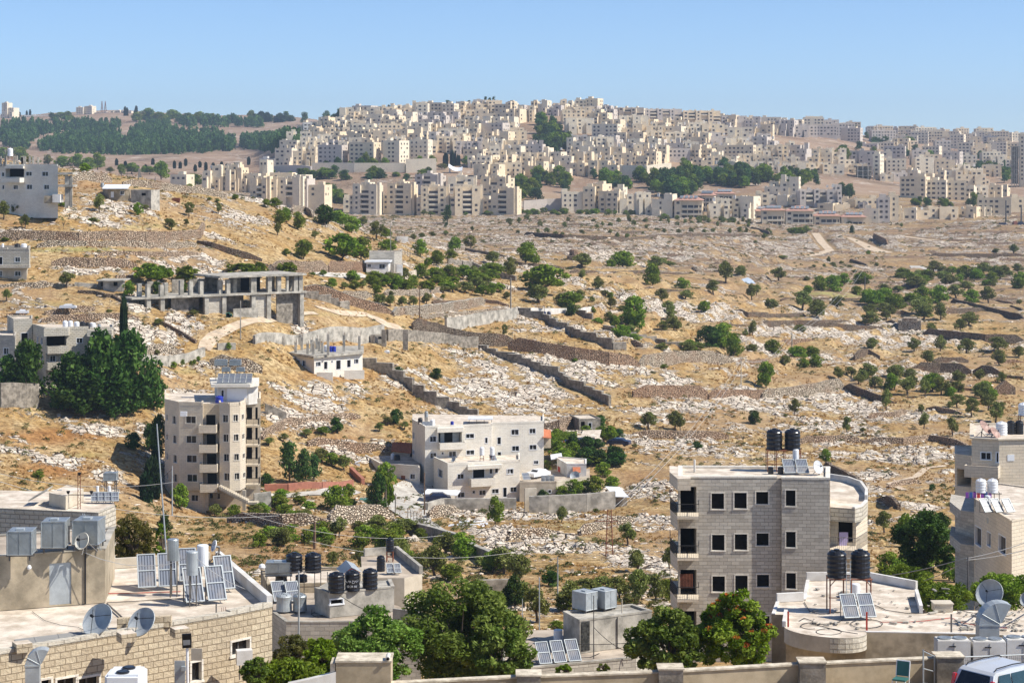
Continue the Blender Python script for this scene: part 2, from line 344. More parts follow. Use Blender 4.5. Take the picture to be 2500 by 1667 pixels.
F_dark=foliage('dark_broad_leaves',(.016,.04,.005),(.04,.09,.012),(.15,.24,.045))
F_fig=foliage('fig_leaves',(.07,.115,.004),(.16,.22,.012),(.32,.38,.05))
F_pine=foliage('pine_needles',(.03,.07,.016),(.07,.13,.03),(.14,.21,.05))
F_pep=foliage('feathery_leaves',(.06,.115,.012),(.14,.22,.03),(.31,.40,.09))
F_yel=foliage('yellowish_leaves',(.09,.10,.015),(.15,.15,.03),(.24,.22,.06))
F_scrub=foliage('scrub_leaves',(.05,.06,.014),(.11,.115,.03),(.20,.18,.06))
F_cyp=foliage('cypress_needles',(.006,.020,.008),(.014,.036,.012),(.04,.07,.025))
F_straw=foliage('dry_straw',(.30,.15,.04),(.42,.25,.08),(.56,.38,.15))
# ---------------------------------------------------------------- the ground
def brush(pxs,pys,blobs):
 s=np.zeros_like(pxs)
 for(x,y,rx,ry,a)in blobs:
  d=((pxs-x)/rx)**2+((pys-y)/ry)**2
  s=s+a*np.exp(-d)
 return s
def kb(c,lst):return[(*K(c,x,y),rx/3.675,ry/3.675,a)for x,y,rx,ry,a in lst]
ROCKB=(kb('B1',[(850,300,450,60,.5),(1700,300,400,90,.45),(150,480,260,70,.4),(1300,830,260,80,.55),(1500,60,500,60,.25),(2100,100,300,60,.4)])+kb('C1',[(1400,560,220,100,.6),(1250,250,150,160,.5),(950,1150,180,120,.6),(420,760,160,40,.3),(1450,900,120,150,.4),(1700,300,220,60,.6),(300,620,300,60,-.5),(700,800,500,120,-.4),(350,1000,350,120,-.5)])+kb('A1',[(950,1180,320,70,.6),(650,1080,160,60,.35),(2100,1180,220,160,.25),(1100,1000,200,40,.3),(1500,1230,700,25,-.2),(1300,870,700,40,-.4)])+kb('B2',[(500,850,260,60,.4),(1900,700,420,60,.6),(1500,1200,500,120,.6),(2100,1300,400,160,.55),(600,1450,420,130,.55),(1200,1300,180,130,.45),(700,1230,600,50,-.6),(1500,960,500,40,.1),(400,700,400,50,-.4),(300,60,400,110,-.7),(900,150,300,60,-.5),(1300,330,120,20,-.5)])+kb('B3',[(1300,140,900,110,.35),(300,830,420,120,.6),(150,1330,360,130,.6),(400,1150,300,60,.5),(1850,680,330,90,.75),(1300,560,500,60,.3),(900,420,400,40,-.3),(1500,640,240,30,.3),(1700,1250,450,70,.6),(1000,1180,240,60,.5),(1200,1270,300,40,-.6),(2100,540,300,40,-.4),(800,740,300,50,-.4),(1700,1510,600,60,.5),(2150,900,250,80,.5)])+kb('B4',[(700,880,600,60,.7),(1250,960,450,100,.6),(700,1060,260,60,.6),(150,860,260,50,.5),(1100,1120,300,60,.5),(900,600,900,50,-.4),(500,1240,330,50,-.7),(1500,1450,500,60,-.5),(2000,820,400,50,-.5),(500,1450,500,80,.6),(1750,1250,500,30,.4),(900,60,500,60,.3),(250,120,300,80,.4),(1900,50,500,50,.4),(700,520,350,25,-.6),(700,1150,200,30,-.4)])+kb('C2',[(600,180,450,130,.5),(350,400,400,130,.5),(900,420,500,80,.3),(1900,120,500,110,.5),(900,600,450,40,.5),(2100,260,300,60,-.4),(1300,260,260,60,-.1),(1700,1280,300,60,.3),(2100,1430,300,100,.5),(800,540,300,25,-.4),(400,1400,500,60,-.4)])+kb('C3',[(250,120,350,120,.6),(400,290,260,70,.5),(1600,250,420,80,.7),(2150,200,300,100,.6),(1500,620,420,80,.45),(1250,420,260,80,.5),(1150,1000,300,120,.45),(1300,1330,260,80,.55),(300,1400,420,50,.3),(700,200,260,40,-.4),(300,230,400,20,-.4),(1200,870,300,90,-.1),(700,1200,400,50,-.7),(1000,1500,500,60,-.4),(2000,700,300,70,.4)])+kb('C4',[(500,220,600,120,.6),(1100,380,420,60,.4),(900,700,600,80,.6),(1000,860,360,90,.65),(1250,1050,420,90,.6),(1600,860,260,90,.5),(1500,560,500,40,.1),(1200,200,400,60,-.5),(1100,980,300,40,-.2),(1600,1000,300,40,-.5),(800,800,160,25,-.5),(1900,180,500,40,-.6)])+kb('D3',[(150,250,260,90,.4),(600,330,260,60,.3),(1250,130,300,70,.5),(600,520,500,100,-.4)])+kb('D2',[(2100,250,300,90,.5),(300,300,700,60,-.4)])+kb('A3',[(700,1420,1200,110,.45),(1200,1240,1300,60,.15)])+kb('A4',[(600,1400,700,90,.3),(1200,1170,800,60,.3)])+kb('A1',[(1900,600,500,25,.2)]))
GREENB=(kb('B4',[(650,530,300,16,1.3),(1500,850,700,30,.35)])+kb('B3',[(1150,1290,300,25,.45),(1750,1420,300,20,.3)])+kb('A1',[(1300,1230,500,20,.5),(1600,950,600,40,.35),(700,1440,800,20,.6)])+kb('B1',[(400,600,500,35,.5),(700,115,500,20,.4),(1500,930,300,25,.3)])+kb('C3',[(600,1340,260,40,.6),(600,1450,200,30,.6),(1400,760,300,30,.3)])+kb('C1',[(750,850,250,30,.5),(1700,90,200,30,.5),(500,1230,400,20,.4)])+kb('B2',[(600,690,300,25,.4),(900,1000,600,20,.2),(650,1230,500,20,.2)])+kb('A2',[(900,1190,300,50,.3)]))
REDB=(kb('C1',[(350,700,500,90,.8),(500,980,450,90,1.0),(700,660,400,50,.8),(1650,150,250,60,.5)])+kb('B1',[(1700,780,300,60,.4),(100,680,200,30,.5),(250,400,300,15,.6),(2200,700,200,30,.3)])+kb('B2',[(700,1250,500,70,.7),(600,1420,400,70,.5),(500,700,400,40,.3)])+kb('C3',[(1200,900,200,120,.45),(1650,640,120,50,.6),(300,1270,200,30,.5)])+kb('C2',[(1300,240,250,50,.4),(800,560,300,30,.7),(700,1400,900,60,.55),(1750,1400,150,60,.6)])+kb('A1',[(200,1200,300,50,.6),(900,850,300,30,.6),(1700,1080,250,40,.4)])+kb('B3',[(1900,520,250,25,.4),(950,740,200,30,.4),(2200,1230,150,20,.6)])+kb('D3',[(600,480,500,130,.3)])+kb('D2',[(600,350,800,90,.5)]))
k_=lambda c,*ps:[K(c,p[0],p[1])+tuple(p[2:])for p in ps]
TRW=.6
TRACKS=[('dirt_road','pale dirt road curving up the left hillside',k_('B1',(1830,1010,4),(1860,950,5),(1930,880,5),(2100,800,4.5),(2352,745,4))+k_('B2',(200,715,4),(380,692,3.5),(560,680,3)),4.5,'t',150),('dirt_road','pale lane between the long falling wall and the grey wall',k_('B2',(560,625,3),(720,670,4),(1000,690,4),(1120,740,6),(1200,790,8),(1330,815,5)),4.5,'t',150),('dirt_road','dirt track climbing to the terracotta roofed blocks',k_('A4',(480,1285),(540,1370),(610,1440),(480,1480),(370,1495)),7,'t',600),('dirt_road','wide dirt track crossing the far stony plain',k_('A4',(780,1325,5),(880,1370,8),(1000,1430,12),(1110,1460,14),(900,1462,7),(610,1448,7)),7,'t',600),('dirt_road','thin dirt track on the plain under the low cream row',k_('A4',(1230,1308),(1450,1340),(1700,1365),(1950,1385)),6,'t',600),('quarry_road','pale gravel road at the quarry bend',k_('B4',(1380,255,9),(1420,285,12),(1550,295,10),(1800,305,9),(2000,300,6)),9,'l',500),('concrete_lane','pale concrete lane running down past the white house',k_('C2',(1530,950,9),(1420,1030,12),(1350,1120,12),(1400,1200,11),(1480,1290,6),(1620,1370,4.5),(1800,1480,3.5),(1890,1535,3)),8,'l',150),('footpath','narrow footpath curving over the right slope',k_('C4',(1280,1020),(1150,960),(1380,900),(1480,820),(1650,800)),2.2,'t',150),('terrace','pale paved terrace beside the five storey block',k_('C2',(80,1075),(350,1065),(620,1050),(880,1010)),5.5,'l',150),('terrace','pale paved yard before the small white house',k_('B2',(560,335),(780,345),(1000,340)),4.5,'l',150),]
def seg_dist(X,Y,pts):
 d=np.full(X.shape,1e9)
 for a,b in zip(pts,pts[1:]):
  ax,ay,aw=a;bx,by,bw=b;L2=(bx-ax)**2+(by-ay)**2+1e-9;t=np.clip(((X-ax)*(bx-ax)+(Y-ay)*(by-ay))/L2,0,1)
  d=np.minimum(d,np.hypot(X-ax-t*(bx-ax),Y-ay-t*(by-ay))-(aw+(bw-aw)*t)/2)
 return d
def build_ground():
 NU=760
 us=np.linspace(-400,2900,NU)
 Z=np.stack([zcol(u)for u in us],1) # rows: YG, cols: us
 Yg,U=np.meshgrid(YG,us,indexing='ij');X=(U-CX)*Yg/FPX
 rows=HY+(ZC-Z)*FPX/Yg
 near=Yg<1280
 rk=np.where(near,brush(U,rows,ROCKB),0);gr=np.where(near,brush(U,rows,GREENB),0);rd=np.where(near,brush(U,rows,REDB),0)
 n=fbm(X*.045+3,Yg*.075,3,4);n2=fbm(X*.16,Yg*.3,5,3);n3=fbm(X*.7,Yg*.9,9,3)
 rock=(n-.5)*2.2+(n2-.5)*1.3+rk*1.05-.05
 rock=rock+np.clip((Yg-640)/400,0,1)*.22*(Yg<1300)
 rock=np.clip(rock*1.6+.1,0,1)
 rock=rock*np.clip(.35+(fbm(X*.3,Yg*.42,61,3)-.36)*4.2,.12,1)
 # no rocks in the far forest hill nor the near gardens
 rock=np.where(Yg>1290,np.clip((fbm(X*.02,Yg*.02,21,4)-.55)*4,0,1)*.7,rock);rock=np.where(Yg<170,rock*.4,rock)
 amp=np.clip((Yg-150)/120,0,1)*np.clip((1300-Yg)/100,0,1)
 ledge=(np.abs(((n3*3+X*.04+Yg*.17)%1)-.5)*2)
 dz=amp*((n2-.5)*.9+rock*((n3-.5)*1.5+ledge*.45)+(n3-.5)*.2)
 # terraces on the right slope
 ph=(Z*.55+fbm(X*.012,Yg*.012,31,3)*5)
 tr=(ph-np.floor(ph));tr=np.clip(tr/.25,0,1)-tr
 dz=dz+amp*tr*1.7*np.clip((U-1150)/300,0,1)*np.clip((Yg-450)/60,0,1)
 for tr_ in TRACKS:
  w3=[(PX(p[0],G(p[0],p[1],tr_[5])),G(p[0],p[1],tr_[5]),(p[2]if len(p)>2 else tr_[3])*TRW)for p in tr_[2]]
  ff=np.clip(seg_dist(X,Yg,w3)/2.5-.4,0,1);dz=dz*ff;rock=rock*ff
 far=np.clip((Yg-1300)/200,0,1)
 dz=dz+far*((fbm(X*.012,Yg*.008,41,4)-.5)*7)
 Z=Z+dz
 V=np.stack([X,Yg,Z],-1).reshape(-1,3).astype(np.float32)
 ny,nx=X.shape
 i=np.arange(ny-1)[:,None]*nx+np.arange(nx-1)[None,:]
 F=np.stack([i,i+1,i+nx+1,i+nx],-1).reshape(-1,4).astype(np.int32)
 me=bpy.data.meshes.new('ground');me.vertices.add(len(V));me.vertices.foreach_set('co',V.ravel())
 me.loops.add(F.size);me.loops.foreach_set('vertex_index',F.ravel())
 me.polygons.add(len(F));me.polygons.foreach_set('loop_start',np.arange(0,F.size,4,dtype=np.int32));me.polygons.foreach_set('loop_total',np.full(len(F),4,np.int32))
 me.update(calc_edges=True);me.polygons.foreach_set('use_smooth',np.ones(len(F),bool))
 for nm,a in(('rock',rock),('green',gr),('red',rd)):
  at=me.attributes.new(nm,'FLOAT','POINT');at.data.foreach_set('value',a.astype(np.float32).ravel())
 return me,X,Yg,Z,rock,U,rows
GM,GX,GY,GZ,GROCK,GU,GROW=build_ground()
def zsurf(X,Y):
 """height of the displaced ground mesh"""
 px=CX+FPX*X/Y;j=min(max(int(round((px+400)/3300*759)),0),759);i=int(np.searchsorted(YG,Y));i=min(i,len(YG)-1)
 return float(GZ[i,j])
m,nt,b=newmat('dry_hillside')
pos=wpos(nt);ps=wpos(nt,(1,1.7,2.6))
def attr(nt,nme):
 a=nt.nodes.new('ShaderNodeAttribute');a.attribute_name=nme;return a.outputs['Fac']
n1=noise(nt,pos,.12,6,.65);n2=noise(nt,pos,1.1,5,.7);n3=noise(nt,ps,.42,6,.72,.6);n4=noise(nt,pos,.035,4,.6)
grass=mixc(nt,ramp(nt,n1,.38,.62),(.44,.28,.11),(.60,.45,.24))
n6=noise(nt,pos,2.6,4,.7);n7=noise(nt,wpos(nt,(.6,1.2,2)),.22,5,.72)
grass=mixc(nt,ramp(nt,n2,.38,.62),mixc(nt,.8,grass,(.17,.095,.035)),grass)
grass=mixc(nt,math_(nt,'MULTIPLY',ramp(nt,n7,.54,.66),.6),grass,(.20,.15,.06))
grass=mixc(nt,math_(nt,'MULTIPLY',ramp(nt,n6,.58,.7),.75),grass,(.10,.062,.028))
grass=mixc(nt,math_(nt,'MULTIPLY',ramp(nt,n4,.45,.65),.5),grass,(.34,.22,.13))
grass=mixc(nt,math_(nt,'MULTIPLY',ramp(nt,attr(nt,'red'),.1,1.0),.8),grass,mixc(nt,ramp(nt,n2,.3,.7),(.16,.07,.025),(.42,.20,.065)))
grass=mixc(nt,math_(nt,'MULTIPLY',ramp(nt,attr(nt,'green'),.05,1.0),.75),grass,mixc(nt,ramp(nt,n2,.3,.7),(.24,.24,.075),(.36,.34,.13)))
vo=nt.nodes.new('ShaderNodeTexVoronoi');vo.feature='DISTANCE_TO_EDGE';vo.inputs['Scale'].default_value=.45;L(nt,ps,vo.inputs[0])
vc=nt.nodes.new('ShaderNodeTexVoronoi');vc.inputs['Scale'].default_value=.45;L(nt,ps,vc.inputs[0])
spc=nt.nodes.new('ShaderNodeSeparateColor');L(nt,vc.outputs['Color'],spc.inputs[0])
rockc=mixc(nt,n2,(.80,.68,.54),(.97,.88,.74))
rockc=mixc(nt,math_(nt,'MULTIPLY',spc.outputs[0],.35),rockc,(.42,.31,.24))
rockc=mixc(nt,ramp(nt,n3,.55,.68),rockc,(.34,.25,.17))
rockc=mixc(nt,ramp(nt,noise(nt,wpos(nt,(.7,1.1,3)),1.7,5,.75),.55,.66),rockc,(.20,.13,.075))
rockc=mixc(nt,ramp(nt,vo.outputs[0],.01,.06,True),rockc,(.10,.065,.035))
f=math_(nt,'ADD',math_(nt,'MULTIPLY',attr(nt,'rock'),.68),math_(nt,'MULTIPLY',math_(nt,'SUBTRACT',n3,.5),1.7))
n5=noise(nt,wpos(nt,(.45,1.3,3)),.9,6,.75)
f=math_(nt,'ADD',f,math_(nt,'MULTIPLY',math_(nt,'SUBTRACT',n5,.5),1.5))
mask=ramp(nt,f,.30,.38)
near_c=mixc(nt,mask,grass,rockc)
# beyond the town the slopes are mauve-brown stubble
sx=nt.nodes.new('ShaderNodeSeparateXYZ');L(nt,pos,sx.inputs[0])
farc=mixc(nt,ramp(nt,noise(nt,pos,.02,5,.65),.35,.65),(.30,.19,.12),(.42,.30,.20))
farc=mixc(nt,math_(nt,'MULTIPLY',ramp(nt,noise(nt,wpos(nt,(1,.5,4)),.07,5,.7),.55,.65),.8),farc,(.62,.54,.46))
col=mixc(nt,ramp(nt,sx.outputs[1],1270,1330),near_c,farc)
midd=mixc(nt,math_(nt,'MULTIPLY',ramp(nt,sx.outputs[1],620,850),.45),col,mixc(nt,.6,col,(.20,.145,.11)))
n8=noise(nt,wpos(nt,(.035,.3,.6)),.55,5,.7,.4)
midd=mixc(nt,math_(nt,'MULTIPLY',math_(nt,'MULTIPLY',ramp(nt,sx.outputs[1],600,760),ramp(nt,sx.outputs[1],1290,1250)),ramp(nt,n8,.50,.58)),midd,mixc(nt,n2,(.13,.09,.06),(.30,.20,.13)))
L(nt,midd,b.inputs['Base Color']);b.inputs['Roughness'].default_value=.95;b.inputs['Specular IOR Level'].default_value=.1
hh=math_(nt,'ADD',math_(nt,'MULTIPLY',mask,math_(nt,'ADD',.6,math_(nt,'MULTIPLY',n3,1.2))),math_(nt,'MULTIPLY',n2,.35))
hh=math_(nt,'SUBTRACT',hh,math_(nt,'MULTIPLY',ramp(nt,vo.outputs[0],.0,.1,True),math_(nt,'MULTIPLY',mask,.8)))
bump(nt,b,hh,.9,.85)
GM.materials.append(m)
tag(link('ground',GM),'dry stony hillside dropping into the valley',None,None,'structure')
# ---------------------------------------------------------------- loose limestone rocks (uncountable)
def baked(name,protos,pts,sc_,rot,mats,label,kind='stuff',lift=None,leaf=None):
 """bake many copies of small prototypes into one mesh; protos: list of (V, F) with equal topology counts"""
 VS=[];FS=[];base=0;LV=[]
 idx=nprng.randint(0,len(protos),len(pts))
 for k,(V,F)in enumerate(protos):
  sel=np.where(idx==k)[0]
  if not len(sel):continue
  c,s=np.cos(rot[sel]),np.sin(rot[sel]);S=sc_[sel]
  v=V[None,:,:]*S[:,None,:]
  x=v[:,:,0]*c[:,None]-v[:,:,1]*s[:,None];y=v[:,:,0]*s[:,None]+v[:,:,1]*c[:,None]
  w_=np.stack([x,y,v[:,:,2]],-1)+pts[sel][:,None,:]
  VS.append(w_.reshape(-1,3));n=len(sel)
  FS.append((F[None]+(np.arange(n)*len(V))[:,None,None]+base).reshape(-1,F.shape[1]));base+=n*len(V)
  LV.append(np.repeat(nprng.rand(n),len(V)))
 V=np.concatenate(VS).astype(np.float32);F=np.concatenate(FS).astype(np.int32);k=F.shape[1]
 me=bpy.data.meshes.new(name);me.vertices.add(len(V));me.vertices.foreach_set('co',V.ravel())
 me.loops.add(F.size);me.loops.foreach_set('vertex_index',F.ravel())
 me.polygons.add(len(F));me.polygons.foreach_set('loop_start',np.arange(0,F.size,k,dtype=np.int32));me.polygons.foreach_set('loop_total',np.full(len(F),k,np.int32))
 me.update(calc_edges=True)
 at=me.attributes.new('leafvar','FLOAT','POINT');at.data.foreach_set('value',np.concatenate(LV).astype(np.float32))
 me.materials.append(mats)
 return tag(link(name,me),label,None,None,kind)
def ico(seed,squash=.6):
 import bmesh
 bm=bmesh.new();bmesh.ops.create_icosphere(bm,subdivisions=1,radius=.5)
 r=random.Random(seed)
 V=np.array([[v.co.x*(.7+.6*r.random()),v.co.y*(.7+.6*r.random()),v.co.z*squash*(.7+.6*r.random())]for v in bm.verts]);F=np.array([[v.index for v in f.verts]for f in bm.faces]);bm.free();return V,F
mr,ntr,br=newmat('limestone')
at=ntr.nodes.new('ShaderNodeAttribute');at.attribute_name='leafvar'
cc=mixc(ntr,at.outputs['Fac'],(.60,.46,.34),(.92,.82,.68));cc=mixc(ntr,ramp(ntr,noise(ntr,wpos(ntr),2.2,4,.6),.5,.75),cc,(.36,.27,.2))
L(ntr,cc,br.inputs['Base Color']);br.inputs['Roughness'].default_value=.95;br.inputs['Specular IOR Level'].default_value=.1
bump(ntr,br,noise(ntr,wpos(ntr),4,4,.6),.15,.7)
M_lime=mr
def scatter(n,seed,yr,size,power,extra=0.0):
 r=np.random.RandomState(seed)
 i=r.randint(0,len(YG),n*12);j=r.randint(0,760,n*12)
 Y=GY[i,j];keep=(Y>yr[0])&(Y<yr[1])&(GU[i,j]>-30)&(GU[i,j]<2530)
 i,j,=i[keep],j[keep]
 p=np.clip(GROCK[i,j]+extra,0,1)**power
 # favour what shows in the picture
 k=r.rand(len(i))<p;i,j=i[k][:n],j[k][:n]
 X=GX[i,j]+(r.rand(len(i))-.5)*.3*GY[i,j]*3300/760/FPX;Y=GY[i,j]
 s=size[0]+(size[1]-size[0])*r.rand(len(i))**2.5
 return np.stack([X,Y,GZ[i,j]],1),s,r.rand(len(i))*6.28
RP=[ico(s,.7)for s in range(8)]
pts,s,rt=scatter(13000,5,(180,1150),(.15,.95),1.0,.10)
grow=(1+np.clip((pts[:,1]-450)/900,0,1)*.6)
grow*=np.clip(pts[:,1]/420,.5,1)
S=np.stack([s*grow*(1.2+nprng.rand(len(s))),s*grow*(.8+.5*nprng.rand(len(s))),s*grow*(.35+.4*nprng.rand(len(s)))],1);pts[:,2]+=s*.12
baked('loose_rocks',RP,pts,S,rt,M_lime,'pale limestone rocks strewn over the dry slopes')
# ---------------------------------------------------------------- dry tufts and scrub
def tuftproto(seed,n=9,spread=.5):
 r=random.Random(seed);V=[];F=[]
 for k in range(n):
  a=r.random()*6.28;x,y=(r.random()-.5)*spread,(r.random()-.5)*spread;hh_=.5+.6*r.random();ww=.16
  V+=[[x-ww*math.cos(a),y-ww*math.sin(a),0],[x+ww*math.cos(a),y+ww*math.sin(a),0],[x*2.0+(r.random()-.5)*.4,y*2.0+(r.random()-.5)*.4,hh_]]
  F.append([3*k,3*k+1,3*k+2])
 return np.array(V),np.array(F)
TP=[tuftproto(s)for s in range(6)]
def scatter_g(n,seed,yr,thr,sc_lo,sc_hi):
 r=np.random.RandomState(seed);i=r.randint(0,len(YG),n*6);j=r.randint(0,760,n*6);Y=GY[i,j]
 k=(Y>yr[0])&(Y<yr[1])&(GU[i,j]>-30)&(GU[i,j]<2530)&(GROCK[i,j]<thr)&(fbm(GX[i,j]*.08,Y*.08,seed,3)>.47);i,j=i[k][:n],j[k][:n]
 s=sc_lo+(sc_hi-sc_lo)*r.rand(len(i))
 return np.stack([GX[i,j]+(r.rand(len(i))-.5)*.3,GY[i,j],GZ[i,j]-.05],1),np.stack([s,s,s*.8],1),r.rand(len(i))*6.28
p_,s_,r_=scatter_g(36000,8,(175,620),.75,.3,.75)
s_*=np.clip(p_[:,1:2]/400,.55,1)
baked('dry_grass',TP,p_,s_,r_,F_straw,'tufts of dry golden grass on the slopes')
def bushproto(seed):
 r=random.Random(seed);V=[];F=[];k=0
 for q in range(46):
  a=r.random()*6.28;e=r.random()*1.5;rr=.5*(.6+.4*r.random());c=V3((math.cos(a)*math.cos(e)*rr,math.sin(a)*math.cos(e)*rr,math.sin(e)*rr*.85))
  d1=V3((r.gauss(0,1),r.gauss(0,1),r.gauss(0,1))).normalized()*.13;d2=V3((r.gauss(0,1),r.gauss(0,1),r.gauss(0,1))).normalized()*.13
  V+=[list(c-d1),list(c+d2),list(c+d1),];F.append([k,k+1,k+2]);k+=3
 return np.array(V),np.array(F)
BP=[bushproto(s)for s in range(5)]
p_,s_,r_=scatter_g(9000,18,(185,1200),.98,.35,1.7)
g_=1+np.clip((p_[:,1]-500)/700,0,1);s_*=g_[:,None]
baked('scrub',BP,p_,s_,r_,F_scrub,'low olive green thorn scrub dotted over the slopes')
# ---------------------------------------------------------------- far town on the ridge
ORD=['','first','second','third','fourth','fifth','sixth','seventh','eighth','ninth','tenth','eleventh','twelfth','thirteenth','fourteenth','fifteenth','sixteenth','seventeenth','eighteenth','nineteenth','twentieth']
def nth(n):return ORD[n]if n<=20 else '%d%s'%(n,{1:'st',2:'nd',3:'rd'}.get(n%10 if n%100 not in(11,12,13)else 0,'th'))
NUMW={1:'one',2:'two',3:'three',4:'four',5:'five',6:'six',7:'seven',8:'eight',9:'nine',10:'ten',11:'eleven',12:'twelve'}
class Frame:
 """local frame: u to the right along the facade, v away from the viewer, w up"""
 def __init__(s,o,rz):s.o=V3(o);s.rz=rz;s.ca=math.cos(rz);s.sa=math.sin(rz)
 def __call__(s,u,v,w):return V3((s.o.x+s.ca*u-s.sa*v,s.o.y+s.sa*u+s.ca*v,s.o.z+w))
 def xy(s,u,v):return(s.o.x+s.ca*u-s.sa*v,s.o.y+s.sa*u+s.ca*v)
 def pris(s,mb,u0,u1,v0,v1,w0,w1,mi=0,top=None):
  mb.prism([s.xy(u0,v0),s.xy(u1,v0),s.xy(u1,v1),s.xy(u0,v1)],s.o.z+w0,s.o.z+w1,mi,top)
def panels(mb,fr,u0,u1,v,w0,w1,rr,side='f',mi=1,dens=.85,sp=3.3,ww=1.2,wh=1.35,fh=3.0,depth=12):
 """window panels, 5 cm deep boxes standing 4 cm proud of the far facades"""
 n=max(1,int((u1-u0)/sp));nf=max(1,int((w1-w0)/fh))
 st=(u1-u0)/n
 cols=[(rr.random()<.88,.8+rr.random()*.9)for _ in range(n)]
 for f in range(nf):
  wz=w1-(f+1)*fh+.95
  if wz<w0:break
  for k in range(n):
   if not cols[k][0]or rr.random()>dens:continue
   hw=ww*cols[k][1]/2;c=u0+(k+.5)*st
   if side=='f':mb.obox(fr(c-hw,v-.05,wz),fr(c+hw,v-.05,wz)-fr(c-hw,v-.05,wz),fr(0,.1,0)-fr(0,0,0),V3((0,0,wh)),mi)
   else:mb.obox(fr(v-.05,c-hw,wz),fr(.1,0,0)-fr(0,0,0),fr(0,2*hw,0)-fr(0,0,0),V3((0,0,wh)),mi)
def far_block(px,pyb,wpx,hpx,seed,style='step',Y=None,rz=None,mat=None,label='',cat='apartment block',group=None,ymin=1240,depth=None,name='apartment_block'):
 rr=random.Random(seed*7919+13)
 if Y is None:Y=G(px,pyb,ymin)
 s=FPX/Y;W=wpx/s;H=hpx/s;D=depth or(11+rr.random()*4)
 rz=R(rr.uniform(-26,6))if rz is None else R(rz)
 o=P(px,pyb,Y);W=W/(abs(math.cos(rz))+.25*abs(math.sin(rz)))
 T=thing(name,label,cat,o,group);fr=Frame(o,rz)
 mat=mat or rr.choice([M_town,M_town,QP,M_town,QP,M_town3])
 mats=[mat,M_darkw,QE]
 body=MB();fh=3.0;h0=-7
 main_u=(-W/2,W/2)
 if style=='step':
  nv=rr.choice([3,3,4,5])if W>15 else 2
  cuts=sorted([-W/2]+[(-W/2+W*(k+rr.uniform(-.2,.2))/nv)for k in range(1,nv)]+[W/2])
  tall=rr.randrange(nv)
  par=MB();bal=[]
  for k in range(nv):
   a,b=cuts[k],cuts[k+1];hh=H-(0 if k==tall else fh*rr.choice([0,0,1,1]));hh=max(hh,fh*1.6)
   v0=rr.choice([0,0,1.5,3,-1.5])+k*.13
   fr.pris(body,a,b,v0,D+k*.21,h0,hh,0,2)
   panels(body,fr,a+.3,b-.3,v0,.5,hh,rr)
   panels(body,fr,v0+1,D-1,b,.5,hh,rr,'s',dens=.6,sp=4)
   if rr.random()<.8: # stepped terraces in front
    ta,tb=a+(b-a)*rr.uniform(0,.3),b-(b-a)*rr.uniform(0,.3);th=hh;vv=v0
    for q in range(rr.choice([1,2,2])):
     th-=fh*rr.choice([1,1,2]);
     if th<fh:break
     fr.pris(body,ta,tb,vv-2.6-q*.1,vv+.2,h0,th,0,2);vv-=2.6+q*.1
     panels(body,fr,ta+.2,tb-.2,vv,.5,th,rr,dens=.95)
     m2=MB();fr.pris(m2,ta+.05,tb-.05,vv+.05,vv+.25,th,th+.95);bal.append(m2)
   # parapet with small upstands
   fr.pris(par,a,b,v0,v0+.3,hh,hh+.8)
   fr.pris(par,b-.3,b,v0+.3,D-.2,hh,hh+.8)
   for q in range(int((b-a)/2.2)):
    if rr.random()<.6:fr.pris(par,a+.4+q*2.2,a+1.1+q*2.2,v0+.02,v0+.28,hh+.8,hh+1.35)
  body.build('wall',mats,T);par.build('parapet',mats,T)
  for m2 in bal[:4]:m2.build('terrace_parapet',mats,T)
  st=MB();a=rr.uniform(-W/2,W/2-3);fr.pris(st,a,a+3,3.5,7.5,h0,H+rr.uniform(.6,2.6));st.build('stair_tower',mats,T)
  rf=MB()
  for q in range(rr.randint(1,4)):
   a=rr.uniform(-W/2,W/2-1.5);c=fr(a,rr.uniform(2,D-3),H-1.0);rf.box(c,(1.3,1.0,rr.uniform(1.2,2.4)),rz)
  rf.build('roof_tank',[QD],T)
 elif style=='apart': # frontal block: stacked balconies in the middle, stone wings, lit end wall
  par=MB()
  a,b=-W*.17+rr.uniform(-.5,.5),W*.17
  fr.pris(body,-W/2,a,0,D,h0,H-fh*.0,0,2);fr.pris(body,b,W/2,-.4,D+.3,h0,H,0,2)
  fr.pris(body,a,b,2.2,D-.3,h0,H+fh*.6,0,2)
  fr.pris(body,-W/2-W*.16,-W/2+.1,1.2,D-1,h0,H-2*fh,0,2)
  panels(body,fr,-W/2+.4,a-.3,0,.5,H,rr);panels(body,fr,b+.3,W/2-.4,-.4,.5,H,rr);panels(body,fr,-W/2-W*.15,-W/2-.3,1.2,.5,H-2*fh,rr)
  panels(body,fr,1,D-1,W/2,.5,H,rr,'s',dens=.6,sp=4)
  fin=MB();fr.pris(fin,W/2+.02,W/2+1.6,.5,4.5,h0,H+1.6);fin.build('stair_tower',mats,T)
  for f in range(max(1,int(H/fh))):
   z=f*fh
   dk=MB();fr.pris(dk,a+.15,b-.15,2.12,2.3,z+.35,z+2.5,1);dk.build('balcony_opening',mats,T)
   m2=MB();fr.pris(m2,a+.02,b-.02,-.1,2.12,z-.12,z+.12);fr.pris(m2,a+.02,b-.02,-.1,.1,z+.12,z+1.05);m2.build('balcony',[QP],T)
  fr.pris(par,-W/2,a,0,.3,H,H+.9);fr.pris(par,b,W/2,-.4,-.1,H,H+.9)
  for q in range(int(W/2.4)):
   fr.pris(par,-W/2+.3+q*2.4,-W/2+1.0+q*2.4,.33,.6,H,H+1.5)
  body.build('wall',mats,T);par.build('parapet',mats,T)
  rf=MB();fr.pris(rf,a+1,a+3.4,5,8,H,H+fh*1.1);rf.build('roof_room',mats,T)
 elif style=='slab': # plain block with windows and small roof rooms
